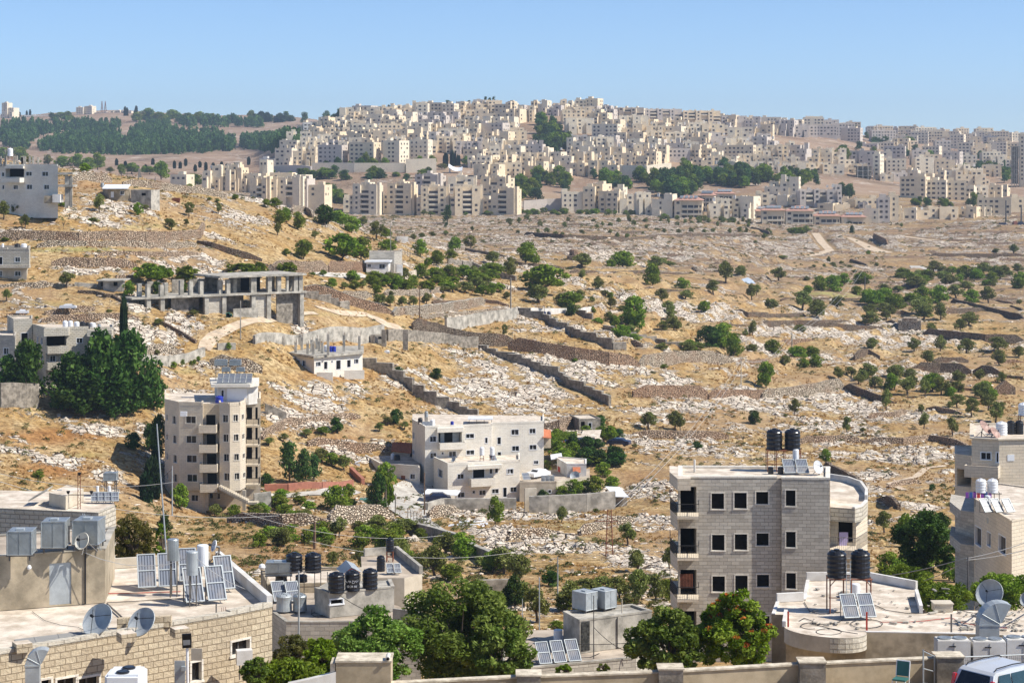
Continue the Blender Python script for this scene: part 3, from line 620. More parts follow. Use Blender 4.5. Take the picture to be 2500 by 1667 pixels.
  fr.pris(body,-W/2,W/2,0,D,h0,H,0,2);panels(body,fr,-W/2+.4,W/2-.4,0,.5,H,rr,dens=.95,sp=3.0);panels(body,fr,1,D-1,W/2,.5,H,rr,'s',dens=.7,sp=3.6)
  body.build('wall',mats,T)
  par=MB();fr.pris(par,-W/2,W/2,0,.3,H,H+.9);fr.pris(par,W/2-.3,W/2,.3,D,H,H+.9);par.build('parapet',mats,T)
  rf=MB();a=rr.uniform(-W/2,W/2-4);fr.pris(rf,a,a+3.5,3,7,H-.5,H+2.6);rf.build('roof_room',mats,T)
 elif style=='long': # long crest blocks: many bays of stacked balconies
  nb=max(2,int(W/11))
  fr.pris(body,-W/2,W/2,2,D,h0,H,0,2)
  for k in range(nb):
   a=-W/2+W*k/nb;b=a+W/nb*.42;hh=H+(.9 if k%2 else .2)
   fr.pris(body,a,b,0,2.2,h0,hh,0,2);panels(body,fr,a+.2,b-.2,0,.5,hh,rr,sp=2.6)
   for f in range(int(H/fh)-1):
    z=H-(f+1)*fh-.3
    if(f+k)%3!=2:
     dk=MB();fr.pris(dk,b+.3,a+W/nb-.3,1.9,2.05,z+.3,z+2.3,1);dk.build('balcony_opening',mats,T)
     m2=MB();fr.pris(m2,b+.2,a+W/nb-.9,.2,1.95,z-.12,z+.9);m2.build('balcony',[QP],T)
  panels(body,fr,3,D-1,W/2,.5,H,rr,'s',sp=3)
  body.build('wall',mats,T)
  par=MB();fr.pris(par,-W/2,W/2,2.0,2.3,H,H+1);[fr.pris(par,-W/2+k*5+1,-W/2+k*5+1+rr.uniform(1,3),5,8,H-.5,H+rr.uniform(1,2.6))for k in range(int(W/5))]
  par.build('parapet',mats,T)
 elif style=='red': # balconied block under a hipped tile roof with collectors
  fr.pris(body,-W/2,W/2,1.4,D,h0,H,0,2);fr.pris(body,-W/2,-W*.25,0,1.5,h0,H-.1,0,2)
  panels(body,fr,-W/2+.3,-W*.25,0,.5,H,rr);panels(body,fr,2,D-1,W/2,.5,H,rr,'s',sp=3)
  for f in range(max(1,int(H/fh))):
   z=f*fh
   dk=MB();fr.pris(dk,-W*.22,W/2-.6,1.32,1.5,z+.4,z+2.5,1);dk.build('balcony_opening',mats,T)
   m2=MB();fr.pris(m2,-W*.25+.02,W/2-.2,-.1,1.32,z-.12,z+.95);m2.build('balcony',[QP],T)
   for c in(-.05,.18,.36):
    pz=MB();fr.pris(pz,W*c,W*c+.5,.9,1.3,z+.95,z+2.88);pz.build('column',mats,T)
  body.build('wall',mats,T)
  rf=MB();e=.7;A=[fr(-W/2-e,-e,H+.05),fr(W/2+e,-e,H+.05),fr(W/2+e,D+e,H+.05),fr(-W/2-e,D+e,H+.05)];r0,r1=fr(-W/2+D*.42,D/2,H+2.9),fr(W/2-D*.42,D/2,H+2.9)
  rf.poly([A[0],A[1],r1,r0]);rf.poly([A[1],A[2],r1]);rf.poly([A[2],A[3],r0,r1]);rf.poly([A[3],A[0],r0]);rf.poly(A[::-1]);rf.build('roof',[M_tilef],T)
  for q in range(4):
   c=MB();u=-W*.3+q*W*.17;c.obox(fr(u,1.2,H+1.35),fr(u+2,1.2,0)-fr(u,1.2,0),fr(0,1.4,1.3)-fr(0,0,0),V3((0,0,.08)));c.build('solar_collector',[QH],T)
 elif style=='frame': # bare concrete frame, floors and columns
  nf=int(H/3.4)
  for f in range(nf+1):
   m2=MB();fr.pris(m2,-W/2,W/2,0,D,f*3.4-.25,f*3.4+.1);m2.build('floor_slab',[QB],T)
  nc=max(3,int(W/5))
  for k in range(nc+1):
   m2=MB();u=-W/2+.3+k*(W-.9)/nc;fr.pris(m2,u,u+.6,-.05,.55,-5,nf*3.4);m2.build('column',[QB],T)
  m2=MB();fr.pris(m2,-W/2+.5,W/2-.5,D*.5,D*.5+.3,.1,nf*3.4-.3);m2.build('back_wall',[QC],T)
 return T
def blocks(crop,lst,zone,style='step',ymin=1240,cat='apartment block',group='apartment blocks of the hill town',name='apartment_block',Y=None):
 """lst: (x0, x1, ytop, ybase[, style[, label]]) in crop pixels"""
 lst=sorted(lst,key=lambda t:t[0]+t[1])
 for i,t in enumerate(lst):
  x0,y0=K(crop,t[0],t[2]);x1,y1=K(crop,t[1],t[3]);stl=t[4]if len(t)>4 and t[4]else style
  st=max(1,round((y1-y0)/(FPX/(Y or 1500))/3))
  lab=t[5]if len(t)>5 else '%s%s %s'%('cream stone block, ',nth(i+1)+' from the left',zone)
  kw=t[6]if len(t)>6 else{}
  far_block((x0+x1)/2,y1,x1-x0,y1-y0,i*31+len(zone)*7+int(x0),stl,Y=Y,ymin=ymin,label=lab,cat=cat,group=group,name=name,**kw)
# --- front row facing the valley, left part: balconied blocks
fr1=[(875,1112,855,1120),(1185,1420,850,1122),(1495,1728,875,1125),(1800,2035,875,1125),(2115,2345,890,1125)]
blocks('A2',fr1,'in the front row of balconied apartment blocks above the valley','apart',ymin=1185)
blocks('A2',[(1430,1665,770,940),(1735,1975,790,940),(2020,2270,790,950)],'in the upper row behind the balconied front row','apart',ymin=1255)
blocks('A2',[(800,930,980,1100),(1115,1180,960,1100),(1430,1490,990,1105),(1735,1795,990,1110),(2045,2110,990,1110)],'among the low wings joining the balconied front blocks','slab',ymin=1195)
# --- front row, right part
blocks('A3',[(485,680,925,1095,'slab'),(672,782,880,1098,'slab'),(770,852,855,1090,'slab'),(795,1000,918,1105),(950,1035,885,1080,'slab'),(1000,1125,945,1110),(1155,1290,930,1140),(1285,1480,945,1150),(1800,1995,985,1172),(1990,2215,965,1172),(2215,2345,930,1120)],'in the front row right of the green gap in the town',ymin=1190)
blocks('A3',[(1490,1745,990,1165,'red','balconied block with faded red roof behind the round tower houses'),(1700,1850,945,1100,'red','taller block with dull red hipped roof, behind the front row'),(1850,2040,930,1080,'red','wide block with a dark red hipped roof and white roof room'),(2130,2350,1085,1215,'red','leftmost of the bright terracotta roofed blocks at the town edge')],'',ymin=1190)
blocks('A4',[(0,205,1080,1222,'red','terracotta roofed block second from left at the town edge',{'rz':-4}),(212,465,1085,1250,'red','largest terracotta roofed block, four balcony floors, by the dirt track',{'rz':-6}),(468,705,1130,1250,'red','terracotta roofed block just right of the dirt track',{'rz':-5}),(712,935,1140,1225,'red','rightmost terracotta roofed block at the town edge',{'rz':-4})],'',ymin=1150)
blocks('A4',[(915,1050,1075,1215,'slab'),(1040,1150,975,1205,'slab'),(1140,1228,955,1190,'slab'),(1172,1385,1070,1180),(1385,1585,1060,1165),(1588,1760,1060,1160),(1765,1930,1060,1155),(1930,2050,1060,1140),(1930,2235,978,1135,'slab'),(2235,2352,975,1100,'slab')],'in the low cream row right of the terracotta roofs',ymin=1160)
blocks('A4',[(5,130,960,1040),(130,335,955,1045),(340,600,905,1055,'long'),(590,720,860,1060),(490,640,1040,1100),(715,875,985,1060),(650,800,1040,1110),(870,950,1035,1090),(840,1050,985,1060,'slab')],'in the row just behind the terracotta roofs',ymin=1215)
blocks('A4',[(20,170,880,980),(60,250,830,930),(160,335,790,960),(1235,1470,790,1000,'slab'),(1470,1655,820,1045,'slab'),(1650,1835,825,1060,'slab'),(1740,1975,730,890),(1830,1900,880,980),(1900,2035,870,975),(2035,2150,865,970),(2145,2200,880,950),(1640,1760,730,830),(1400,1530,760,850),(1530,1640,730,840),(1975,2045,780,870)],'in the cluster of towers right of the bare brown knoll',ymin=1290)
blocks('A4',[(852,1005,655,812,'frame','unfinished concrete frame building with six open floors',{'depth':16})],'',ymin=1400,cat='building',name='unfinished_building')
blocks('A4',[(995,1060,585,812,'slab'),(1050,1140,620,760),(1130,1245,655,755),(1060,1180,770,830),(1180,1310,750,830),(1310,1400,730,800),(1250,1340,720,790)],'right of the bare concrete frame building',ymin=1330)
blocks('A4',[(2236,2312,470,840,'frame','tall tower block clad in stacked open balconies at right edge'),(2304,2420,412,850,'slab','tallest smooth stone tower block at the right edge')],'',ymin=1500,Y=1500,name='tower_block',cat='tower block')
# --- skyline and named blocks
blocks('A2',[(868,1062,150,275,'slab','tall plain tower block standing alone at the left end of the crest',{'rz':-22}),(1065,1215,165,235),(1165,1290,185,280),(1275,1400,240,305),(1205,1260,145,230),(1295,1400,145,200),(1400,1480,150,260),(1462,1560,130,290,'slab'),(1545,1690,122,255,'slab'),(1680,1800,130,260,'slab'),(1800,1880,115,200),(1880,1965,130,230),(1965,2060,95,210),(2060,2165,115,220),(2150,2310,135,250,'slab'),(2290,2360,125,240)],'along the crest skyline of the hill town',ymin=1700)
blocks('A3',[(0,50,110,260),(40,240,150,300),(205,260,110,200),(255,355,100,210),(345,480,145,250),(400,530,95,190),(530,610,110,230),(595,720,95,225,'slab'),(690,810,85,235,'slab'),(815,880,175,260),(635,790,230,320),(780,895,240,330)],'along the crest right of the tree filled gully',ymin=1700)
blocks('A3',[(870,1225,168,340,'long','long crest block with dark balcony stacks, leftmost of three'),(1225,1570,180,345,'long','long crest block with dark balcony stacks, middle of three'),(1570,1915,195,385,'long','long crest block with dark balcony stacks, rightmost of three')],'',ymin=1600,Y=1800)
# --- jumble of stepped blocks covering the slope, row by row
def band(rowname,pts,hr,wr,gaps=(),seed=1,ymin=1290,styles=('step',),group='apartment blocks of the hill town'):
 """pts: polyline of base points in photo pixels"""
 rr=random.Random(seed);x=pts[0][0];i=0;xs=[p[0]for p in pts];ys=[p[1]for p in pts]
 while x<xs[-1]:
  wd=rr.uniform(*wr)*1.32;c=x+wd/2;y=float(np.interp(c,xs,ys))+rr.uniform(-3,3);hh=rr.uniform(*hr)
  if not any(a-wd*.35<c<b+wd*.35 for a,b in gaps)and c<xs[-1]:
   i+=1;stl=rr.choice(styles)
   far_block(c,y,wd*1.06,hh,seed*100+i,stl,ymin=ymin,label='cream stepped apartment block, %s from the left in the %s'%(nth(i),rowname),group=group,cat='apartment block')
  x+=wd*rr.uniform(.84,1.0)
band('row just under the crest',[(830,300),(1000,288),(1250,284),(1480,290)],(26,38),(32,48),[(1296,1340)],1)
band('second row below the crest',[(788,314),(1000,306),(1250,303),(1480,308)],(26,40),(34,50),[(1290,1355)],2)
band('third row below the crest',[(725,334),(1000,325),(1300,322),(1500,326),(1780,330)],(28,42),(34,52),[(1292,1385)],3)
band('fourth row below the crest',[(718,350),(1000,344),(1300,342),(1600,342),(1860,344)],(30,44),(36,54),[(1300,1400)],4,styles=('step','step','slab'))
band('fifth row below the crest',[(700,362),(1000,360),(1300,360),(1600,360),(1900,362)],(28,42),(34,52),[(1300,1388)],5)
band('sixth row below the crest',[(680,380),(1000,378),(1300,377),(1600,378),(1960,380)],(30,44),(36,52),[(1320,1384)],6)
band('seventh row below the crest',[(1130,395),(1300,394),(1600,396),(2050,396)],(28,42),(34,50),[(1368,1385)],8,styles=('step','step','slab'))
band('eighth row below the crest',[(1140,414),(1400,412),(1700,412),(2080,414)],(28,42),(36,52),[(1640,1735)],9)
band('broken row above the park trees',[(1480,424),(1650,416),(1760,410)],(22,32),(34,48),[(1515,1640)],13)
band('lowest row of the hill town',[(1150,438),(1300,436),(1480,430)],(26,38),(40,56),[],10)
band('lowest right row of the hill town',[(1735,424),(1900,424),(2095,430)],(22,30),(36,52),[],12)
# castle-like blocks above the long retaining wall
blocks('A2',[(175,345,535,700),(350,556,520,700),(560,800,505,700,'slab'),(840,1085,480,690,'slab'),(1145,1315,465,690,'slab'),(1388,1565,455,665,'slab'),(1565,1760,385,560),(1760,1880,420,560),(45,175,625,725,'slab','small white cube house at the left foot of the town',{'mat':QD}),(440,620,300,405,'slab','white clinic like block with dark glazed end left of town',{'mat':QD,'rz':10})],'above the long stone retaining wall',ymin=1380)
# --- blocks in the dip left of the town
blocks('A2',[(-30,125,800,975,'apart'),(120,205,815,960,'slab'),(200,425,800,960,'apart'),(420,480,810,960,'slab'),(485,637,865,1000,'slab'),(125,335,760,830),(340,450,790,850)],'in the cluster behind the left ridge',ymin=1200,Y=1150)
blocks('A1',[(1820,1985,690,830),(1975,2075,690,800),(2065,2170,680,780),(1840,1975,800,900,'apart'),(1975,2120,820,990,'apart'),(2110,2215,810,985,'slab'),(2150,2330,760,850),(2215,2350,830,990,'apart'),(2320,2400,640,720),(1520,1680,770,840,'slab')],'in the valley behind the left ridge',ymin=1200,Y=1230)
# --- institutions on the far left crest
blocks('A1',[(680,748,160,265,'slab','square pale tower with pyramid cap on the far left crest',{'mat':QP}),(748,832,150,250,'slab','pale blocky building beside the capped tower on the far crest',{'mat':QP}),(820,985,208,262,'slab','low grey wing joining the far crest buildings',{'mat':M_town3}),(980,1185,190,262,'long','pale building with sloping buttress fins on the far crest',{'mat':QP}),(200,432,232,280,'slab','long white hall on the far left crest',{'mat':QD,'rz':4}),(0,132,165,240,'step','stepped pale hotel like building at the far left edge',{'mat':QP}),(10,70,120,200,'slab','dark topped tower behind the far left stepped building')],'',ymin=2900,Y=3080,cat='building',name='hilltop_building',group='buildings on the far left crest')
# --- distant town along the right skyline
rr_=random.Random(77)
def skyrow(lst,zone,seed,ymin=1900,hm=(9,15),wm=(12,26)):
 r=random.Random(seed);i=0
 for(x0,x1,y0,y1,n)in lst:
  for k in range(n):
   i+=1;t=(k+r.uniform(.1,.9))/n;px=x0+(x1-x0)*t;py=y0+(y1-y0)*t+r.uniform(-4,4)
   Y=G(px,py,ymin);s=FPX/Y
   far_block(px,py,r.uniform(*wm)*s,r.uniform(*hm)*s,seed*50+i,r.choice(['slab','slab','step']),Y=Y,mat=r.choice([M_town3,QP,M_town]),label='small pale stone house, %s from the left %s'%(nth(i),zone),cat='house',group='houses of the distant right hand town',name='distant_house')
skyrow([(1770,2100,316,330,17)],'along the skyline left of the minaret',3)
skyrow([(2130,2490,333,350,19)],'along the skyline right of the minaret',4)
skyrow([(1850,2100,335,345,7),(2130,2460,352,362,10)],'one row under the far right skyline',5)
skyrow([(2090,2480,378,385,10)],'in the upper scattered row of the hazy right slope',6)
skyrow([(2090,2480,402,410,9)],'in the lower scattered row of the hazy right slope',7,1600)
skyrow([(2110,2470,425,440,6)],'at the foot of the hazy right slope',8,1500)
o=P(*K('A4',1033,410),2350);T=thing('minaret','slender pale minaret rising above the far right skyline','minaret',o)
mb=MB();mb.lathe(o-V3((0,0,3)),[(1.1,0),(1.0,9.4),(1.0,9.5)],10);mb.build('shaft',[QP],T)
mb=MB();mb.lathe(o+V3((0,0,6.5)),[(1.6,0),(1.6,.7),(1.6,.8)],10);mb.build('balcony',[M_town3],T)
mb=MB();mb.lathe(o+V3((0,0,7.31)),[(.8,0),(.8,3),(.9,4.2),(.1,6)],10);mb.build('spire',[M_town3],T)
for(x,y0,y1)in((915,100,195),(945,102,195)):
 a=P(*K('A1',x,y1),3100);b=P(*K('A1',x,y0),3100);mb=MB()
 for d in((-1.6,0),(1.6,0)):mb.tube(a+V3((d[0],0,0)),b,.45,4)
 for k in range(8):
  q=a.lerp(b,k/8);mb.tube(q-V3((1.6*(1-k/8),0,0)),q+V3((1.6*(1-k/8),0,0)),.3,4)
 tag(mb.build('antenna_mast',[M_rust],None,a),'thin lattice mast on the far left crest, %s of the pair'%('left' if x<930 else 'right'),'mast','antenna masts')
# --- long retaining walls and white canopy in the town
def wallrun(name,label,cat,pts,h,mat,th=.5,ymin=150,group=None,below=1.5,top_mat=None,steps=False,Yf=None,jit=0,seg=None):
 """wall following base points given in photo pixels on the ground"""
 w3=[]
 for i,p in enumerate(pts):
  q=P(p[0],p[1],Yf[i])if Yf else GP(p[0],p[1],ymin);hh=p[2]if len(p)>2 else h;w3.append((q,hh))
 T=thing(name,label,cat,w3[0][0],group);mb=MB();TL=sum((b[0]-a[0]).length for a,b in zip(w3,w3[1:]));acc=0;cap=MB()
 for(a,ha),(b,hb)in zip(w3,w3[1:]):
  Ln=(b-a).length;n=max(1,int(Ln/(seg or(2.2 if not steps else 3.0))))
  dr=V3((b.x-a.x,b.y-a.y,0)).normalized();nr=V3((-dr.y,dr.x,0))*th/2
  for k in range(n):
   p0=a.lerp(b,k/n);p1=a.lerp(b,(k+1)/n);h0_=ha+(hb-ha)*k/n;h1_=ha+(hb-ha)*(k+1)/n
   if jit>.1:e0,e1=(min(1,.5+min(q_,TL-q_)/2.5)for q_ in(acc,acc+Ln/n));h0_*=e0;h1_*=e1
   g0,g1=(p0.z,p1.z)if Yf else(zground(p0.x,p0.y),zground(p1.x,p1.y))
   t0,t1=g0+h0_,g1+h1_
   if steps:t0=t1=max(g0,g1)+h0_-.0
   if jit:t0+=jit*(vnoise(acc*1.3,0,5)-.5)*2;t1+=jit*(vnoise((acc+Ln/n)*1.3,0,5)-.5)*2
   F=[(p0-nr),(p1-nr),(p1+nr),(p0+nr)]
   mb.prism([(q.x,q.y)for q in F],[min(g0,t0)-below,min(g1,t1)-below,min(g1,t1)-below,min(g0,t0)-below],[t0,t1,t1,t0],0)
   if top_mat:
    cn=nr*1.12;F=[(p0-cn),(p1-cn),(p1+cn),(p0+cn)]
    cap.prism([(q.x,q.y)for q in F],[t0+.003,t1+.003,t1+.003,t0+.003],[t0+.1,t1+.1,t1+.1,t0+.1],0)
   acc+=Ln/n
 mb.build('wall',[mat],T)
 if top_mat:cap.build('coping',[top_mat],T)
 return T
wallrun('retaining_wall','long pale retaining wall below the castle like blocks','wall',[(*K('A2',520,745),),(*K('A2',900,745),),(*K('A2',1360,745),)],7,QP,1.2,1300,below=4)
wallrun('retaining_wall','taller end section of pale retaining wall beside the cypresses','wall',[(*K('A2',1362,750),),(*K('A2',1635,745),)],10,QP,1.2,1300,below=4)
wallrun('retaining_wall','low grey retaining wall left of the long pale one','wall',[(*K('A2',90,765),),(*K('A2',515,765),)],6,M_town3,1.2,1300,below=4)
wallrun('retaining_wall','bright bastion like retaining wall above the park trees','wall',[(*K('A3',1010,785),),(*K('A3',1030,790),),(*K('A3',1240,795),),(*K('A3',1460,770),)],9,QP,1.5,1300,below=4)
wallrun('retaining_wall','low sloping stone wall left of the tall front blocks','wall',[(*K('A3',140,1095),),(*K('A3',350,1080),),(*K('A3',480,1075),)],7,M_town3,1,1190,below=3)
mb=MB();a=P(*K('A2',1745,695),1395);c0=P(*K('A2',1870,745),1395)
for k in range(6):
 t0,t1=k/6,(k+1)/6;za=lambda t:-1.6*math.sin(t*3.14)
 mb.obox(a+V3((9.5*t0,0,za(t0)-2*t0)),V3((9.5*(t1-t0),0,za(t1)-za(t0)-2*(t1-t0))),V3((0,7,2.4)),V3((0,0,.2)))
mb.box(a+V3((.8,4,-9)),(1,1,9));mb.box(a+V3((8.6,4,-11)),(1,1,9))
tag(mb.build('sagging_roof',[QA],None,a),'white sagging tent like roof beside the cypresses below the town','canopy')
# ---------------------------------------------------------------- trees
def crown_mesh(name,seed,blobs,nl,leaf,mat,asp=.55,flat=0.0):
 """leaf faces spread through many overlapping clumps; blobs: (x, y, z, r[, sz])"""
 r=np.random.RandomState(seed);C=[];V=[]
 for b in blobs:
  n=max(6,int(nl*(b[3]**2)/np.mean([q[3]**2 for q in blobs])))
  d=r.normal(size=(n,3));d/=np.linalg.norm(d,axis=1)[:,None]
  rad=b[3]*(.55+.5*r.rand(n)**.6);sz=b[4]if len(b)>4 else 1
  p=np.array(b[:3])+d*rad[:,None]*np.array([1,1,sz])
  V.append(p);C.append(np.full(n,r.rand())*.75+r.rand(n)*.25)
 P_=np.concatenate(V);c=np.concatenate(C);n=len(P_)
 t=r.normal(size=(n,3));t[:,2]*=(1-flat);t/=np.linalg.norm(t,axis=1)[:,None]
 u=r.normal(size=(n,3));u-=t*(u*t).sum(1)[:,None];u/=np.linalg.norm(u,axis=1)[:,None]
 L_=leaf*(.6+.8*r.rand(n))[:,None];t=t*L_;u=u*L_*asp
 Q=np.stack([P_-t,P_+u,P_+t,P_-u],1).reshape(-1,3).astype(np.float32)
 me=bpy.data.meshes.new(name);me.vertices.add(4*n);me.vertices.foreach_set('co',Q.ravel())
 F=np.arange(4*n,dtype=np.int32);me.loops.add(4*n);me.loops.foreach_set('vertex_index',F)
 me.polygons.add(n);me.polygons.foreach_set('loop_start',F[::4]);me.polygons.foreach_set('loop_total',np.full(n,4,np.int32));me.update(calc_edges=True)
 at=me.attributes.new('leafvar','FLOAT','POINT');at.data.foreach_set('value',np.repeat(c,4).astype(np.float32))
 me.materials.append(mat);return me
def blobset(seed,n,w,z0,z1,r0,r1,prof):
 r=random.Random(seed);out=[]
 for k in range(n):
  z=z0+(z1-z0)*((k+r.random())/n);R_=prof((z-z0)/(z1-z0))*w;a=r.random()*6.283;d=R_*math.sqrt(r.random())*.95
  out.append((math.cos(a)*d,math.sin(a)*d,z,r.uniform(r0,r1),.8))
 return out
def trunk_mesh(name,seed,h,r,limbs,spread,lean=.06):
 rr=random.Random(seed);mb=MB();p=V3((0,0,-.12));top=V3((rr.uniform(-lean,lean),rr.uniform(-lean,lean),h));mid=p.lerp(top,.5)+V3((rr.uniform(-lean,lean),0,0))
 mb.tube(p,mid,r*1.25,7,0,r*.9);mb.tube(mid,top,r*.9,7,0,r*.7)
 for k in range(limbs):
  a=6.283*k/limbs+rr.random();e=top+V3((math.cos(a)*spread,math.sin(a)*spread,spread*rr.uniform(.6,1.3)));m_=top.lerp(e,.5)+V3((0,0,-.03))
  mb.tube(top-V3((0,0,.03)),m_,r*.6,5,0,r*.4);mb.tube(m_,e,r*.4,5,0,r*.15)
 return mb.mesh(name,[M_bark])
dome=lambda t:math.sqrt(max(0.02,1-(1.5*(t-.33))**2))if t>.33 else .72+.28*t/.33
cone=lambda t:.25+.75*(1-t)**.8
PROTO={}
def proto(kind,n,mk,tk):PROTO[kind]=[(mk(i),tk(i))for i in range(n)]
# all crowns are modelled 1 m wide and about 1 m tall, then scaled
proto('olive',6,lambda i:crown_mesh('olive_crown',10+i,blobset(10+i,26,.40,.34,.92,.10,.17,dome),66,.042,F_olive),lambda i:trunk_mesh('olive_trunk',i,.34,.05,4,.25))
proto('green',6,lambda i:crown_mesh('green_crown',30+i,blobset(30+i,32,.40,.20,.90,.11,.18,dome),66,.044,F_green),lambda i:trunk_mesh('green_trunk',20+i,.22,.035,4,.28))
proto('dark',4,lambda i:crown_mesh('dark_crown',50+i,blobset(50+i,34,.40,.14,.90,.11,.18,dome),76,.042,F_dark),lambda i:trunk_mesh('dark_trunk',30+i,.2,.04,4,.28))
proto('fig',4,lambda i:crown_mesh('fig_crown',70+i,blobset(70+i,30,.42,.28,.86,.09,.15,dome),50,.048,F_fig,.75),lambda i:trunk_mesh('fig_trunk',40+i,.2,.03,6,.36))
proto('yellow',3,lambda i:crown_mesh('yellow_crown',90+i,blobset(90+i,24,.40,.3,.88,.09,.15,dome),50,.044,F_yel),lambda i:trunk_mesh('yellow_trunk',50+i,.3,.03,5,.3))
proto('pine',6,lambda i:crown_mesh('pine_crown',110+i,blobset(110+i,22,.36,.2,.92,.12,.19,lambda t:.95-.62*t),50,.05,F_pine),lambda i:trunk_mesh('pine_trunk',60+i,.5,.03,4,.2))
proto('cypress',3,lambda i:crown_mesh('cypress_crown',130+i,[(0,0,.08+k*.062,(.42 if k<11 else .42-(k-10)*.09),.16)for k in range(14)],110,.2,F_cyp,.4),lambda i:trunk_mesh('cypress_trunk',70+i,.3,.08,2,.1))
proto('bare',2,lambda i:crown_mesh('bare_crown',140+i,blobset(140+i,14,.36,.4,.85,.05,.1,dome),7,.018,F_olive),lambda i:trunk_mesh('bare_trunk',80+i,.3,.035,9,.42))
TNAME={'olive':'olive_tree','green':'broadleaf_tree','dark':'dark_evergreen_tree','fig':'fig_tree','yellow':'yellow_green_tree','pine':'pine_tree','cypress':'cypress_tree','bare':'sparse_tree'}
TCAT={'olive':'olive tree','green':'tree','dark':'tree','fig':'fig tree','yellow':'tree','pine':'pine tree','cypress':'cypress','bare':'tree'}
tr_rng=random.Random(99)
def tree(kind,px,py,wpx,hpx,label,group=None,ymin=150,Y=None,one=False):
 Y=Y or G(px,py,ymin);s=FPX/Y;X=PX(px,Y);z=min(zsurf(X,Y),zground(X,Y)+.3)if Y<1340 else zground(X,Y);o=V3((X,Y,z-.1))
 pr=tr_rng.choice(PROTO[kind]);k=hpx/s;wx=wpx/s
 sm_=kind in('green','olive')and hpx<(25 if kind=='green' else 17);T=thing(({'green':'bushy_green_plant','olive':'small_olive_tree'}if sm_ else TNAME)[kind],label,({'green':'shrub','olive':'young olive'}if sm_ else TCAT)[kind],o,group);T.rotation_euler.z=tr_rng.random()*6.28  # small kinds picked by height in view; distant full-grown trees land here too
 for nm,me in(('crown',pr[0]),('trunk',pr[1])):
  c=link(nm,me,T);c.scale=(wx*1.16,wx*1.16,k*1.1)
 return T
def trees(zone,group,lst,kind0='olive',ymin=150,crop=None,bandh=34.0):
 """lst of (x, ybase, w, h[, kind]) in crop or photo pixels; labelled strip by strip, left to right"""
 L_=[]
 for t in lst:
  x,y=K(crop,t[0],t[1])if crop else(t[0],t[1]);q=3.675 if crop else 1.0
  L_.append((x,y,t[2]/q,t[3]/q,t[4]if len(t)>4 else kind0))
 if not L_:return
 ys=sorted(set(t[1]for t in L_));y0=ys[0];nb=int((ys[-1]-y0)/bandh)+1
 for b in range(nb):
  sub=sorted([t for t in L_ if int((t[1]-y0)/bandh)==b])
  for i,t in enumerate(sub):
   adj={'olive':'grey green olive tree','green':'bushy green tree','dark':'dense dark green tree','fig':'spreading fig tree','yellow':'yellow green tree','pine':'blue green pine','cypress':'slim dark cypress','bare':'sparse half bare tree'}[t[4]]
   if t[4]=='green' and t[3]<25:adj='bushy green plant'
   if t[4]=='olive' and t[3]<17:adj='small olive tree'
   st='' if nb==1 else('of the %s strip '%('top' if b==0 else nth(b+1)))
   tree(t[4],t[0],t[1],t[2],t[3],'%s, %s from left %s%s'%(adj,nth(i+1),st,zone),group,ymin)
g,y_,d_,f_,p_k,c_k,b_k='green','yellow','dark','fig','pine','cypress','bare'
trees('on the terraced right slope','trees on the terraced right slope',[(150,405,150,120),(400,415,70,60),(520,500,150,140,g),(640,505,170,150,g),(730,430,150,100,g),(900,440,190,110,g),(850,520,110,75,g),(410,525,120,80,g),(360,660,190,160),(100,665,130,100),(500,750,210,170),(680,645,160,100),(1000,600,160,90),(1160,620,110,80,y_),(1230,600,110,80,y_),(1310,600,110,70,y_),(1440,575,160,120,g),(1590,605,180,160,g),(1740,555,140,120),(1880,605,160,120,g),(2030,605,150,150),(980,705,160,95),(1120,750,110,90),(980,815,190,140),(1450,748,220,140),(1600,752,140,150),(1780,855,120,110),(1860,812,180,130),(1520,882,120,100),(340,870,130,75),(990,1035,130,120),(1365,1040,130,120),(1600,1055,120,160),(1490,1150,130,120),(1835,1042,170,130),(2110,1040,190,130),(2310,1100,140,110),(2130,1170,140,140),(100,1062,160,130,g),(320,1110,190,120,g),(440,1100,160,110,g),(210,1168,110,95),(370,1180,120,85,g),(480,1180,150,120,g),(680,1290,120,110),(800,1262,120,90),(950,1290,180,140),(870,1330,120,90),(1020,1370,140,110),(1190,1290,150,110),(1190,1370,130,120),(1330,1285,130,95),(1350,1350,130,100),(1310,1425,175,150),(1460,1450,120,170),(1530,1330,120,90),(1610,1442,160,170),(1755,1415,140,110),(1750,1300,90,95),(1960,1310,120,110),(1985,1402,160,85),(2150,1338,90,115),(1270,390,130,70),(1410,370,150,70),(1520,412,90,100),(1680,350,80,60),(1790,382,120,60),(1810,332,80,50),(1920,332,120,60),(1940,402,90,90),(2050,322,100,60),(2130,365,90,60),(2170,320,90,55),(2070,462,80,80),(2230,367,90,60),(2300,330,110,85),(1390,462,190,80),(1220,502,130,60),(1100,482,120,60),(1850,482,110,75),(2310,480,60,60),(2310,600,70,45),(600,232,40,45),(640,268,60,45),(715,245,50,35),(715,295,50,30),(790,292,60,40),(830,330,60,35),(560,268,40,35),(465,280,50,30),(2260,145,80,75),(2100,145,70,40),(955,160,40,35),(1030,270,50,35)],crop='B4')
trees('behind the right hand houses','trees on the slope behind the right hand houses',[(290,345,95,150),(1120,305,110,180),(765,505,85,150),(1430,340,80,85),(1460,470,110,140),(1705,545,120,160),(1755,292,140,120),(1885,368,130,160),(2030,300,160,140),(2095,412,150,180),(2150,310,90,80),(1680,300,70,70),(570,780,100,120,g),(905,500,60,40),(1530,1010,60,55,d_),(210,360,60,30)],crop='C4',bandh=50)
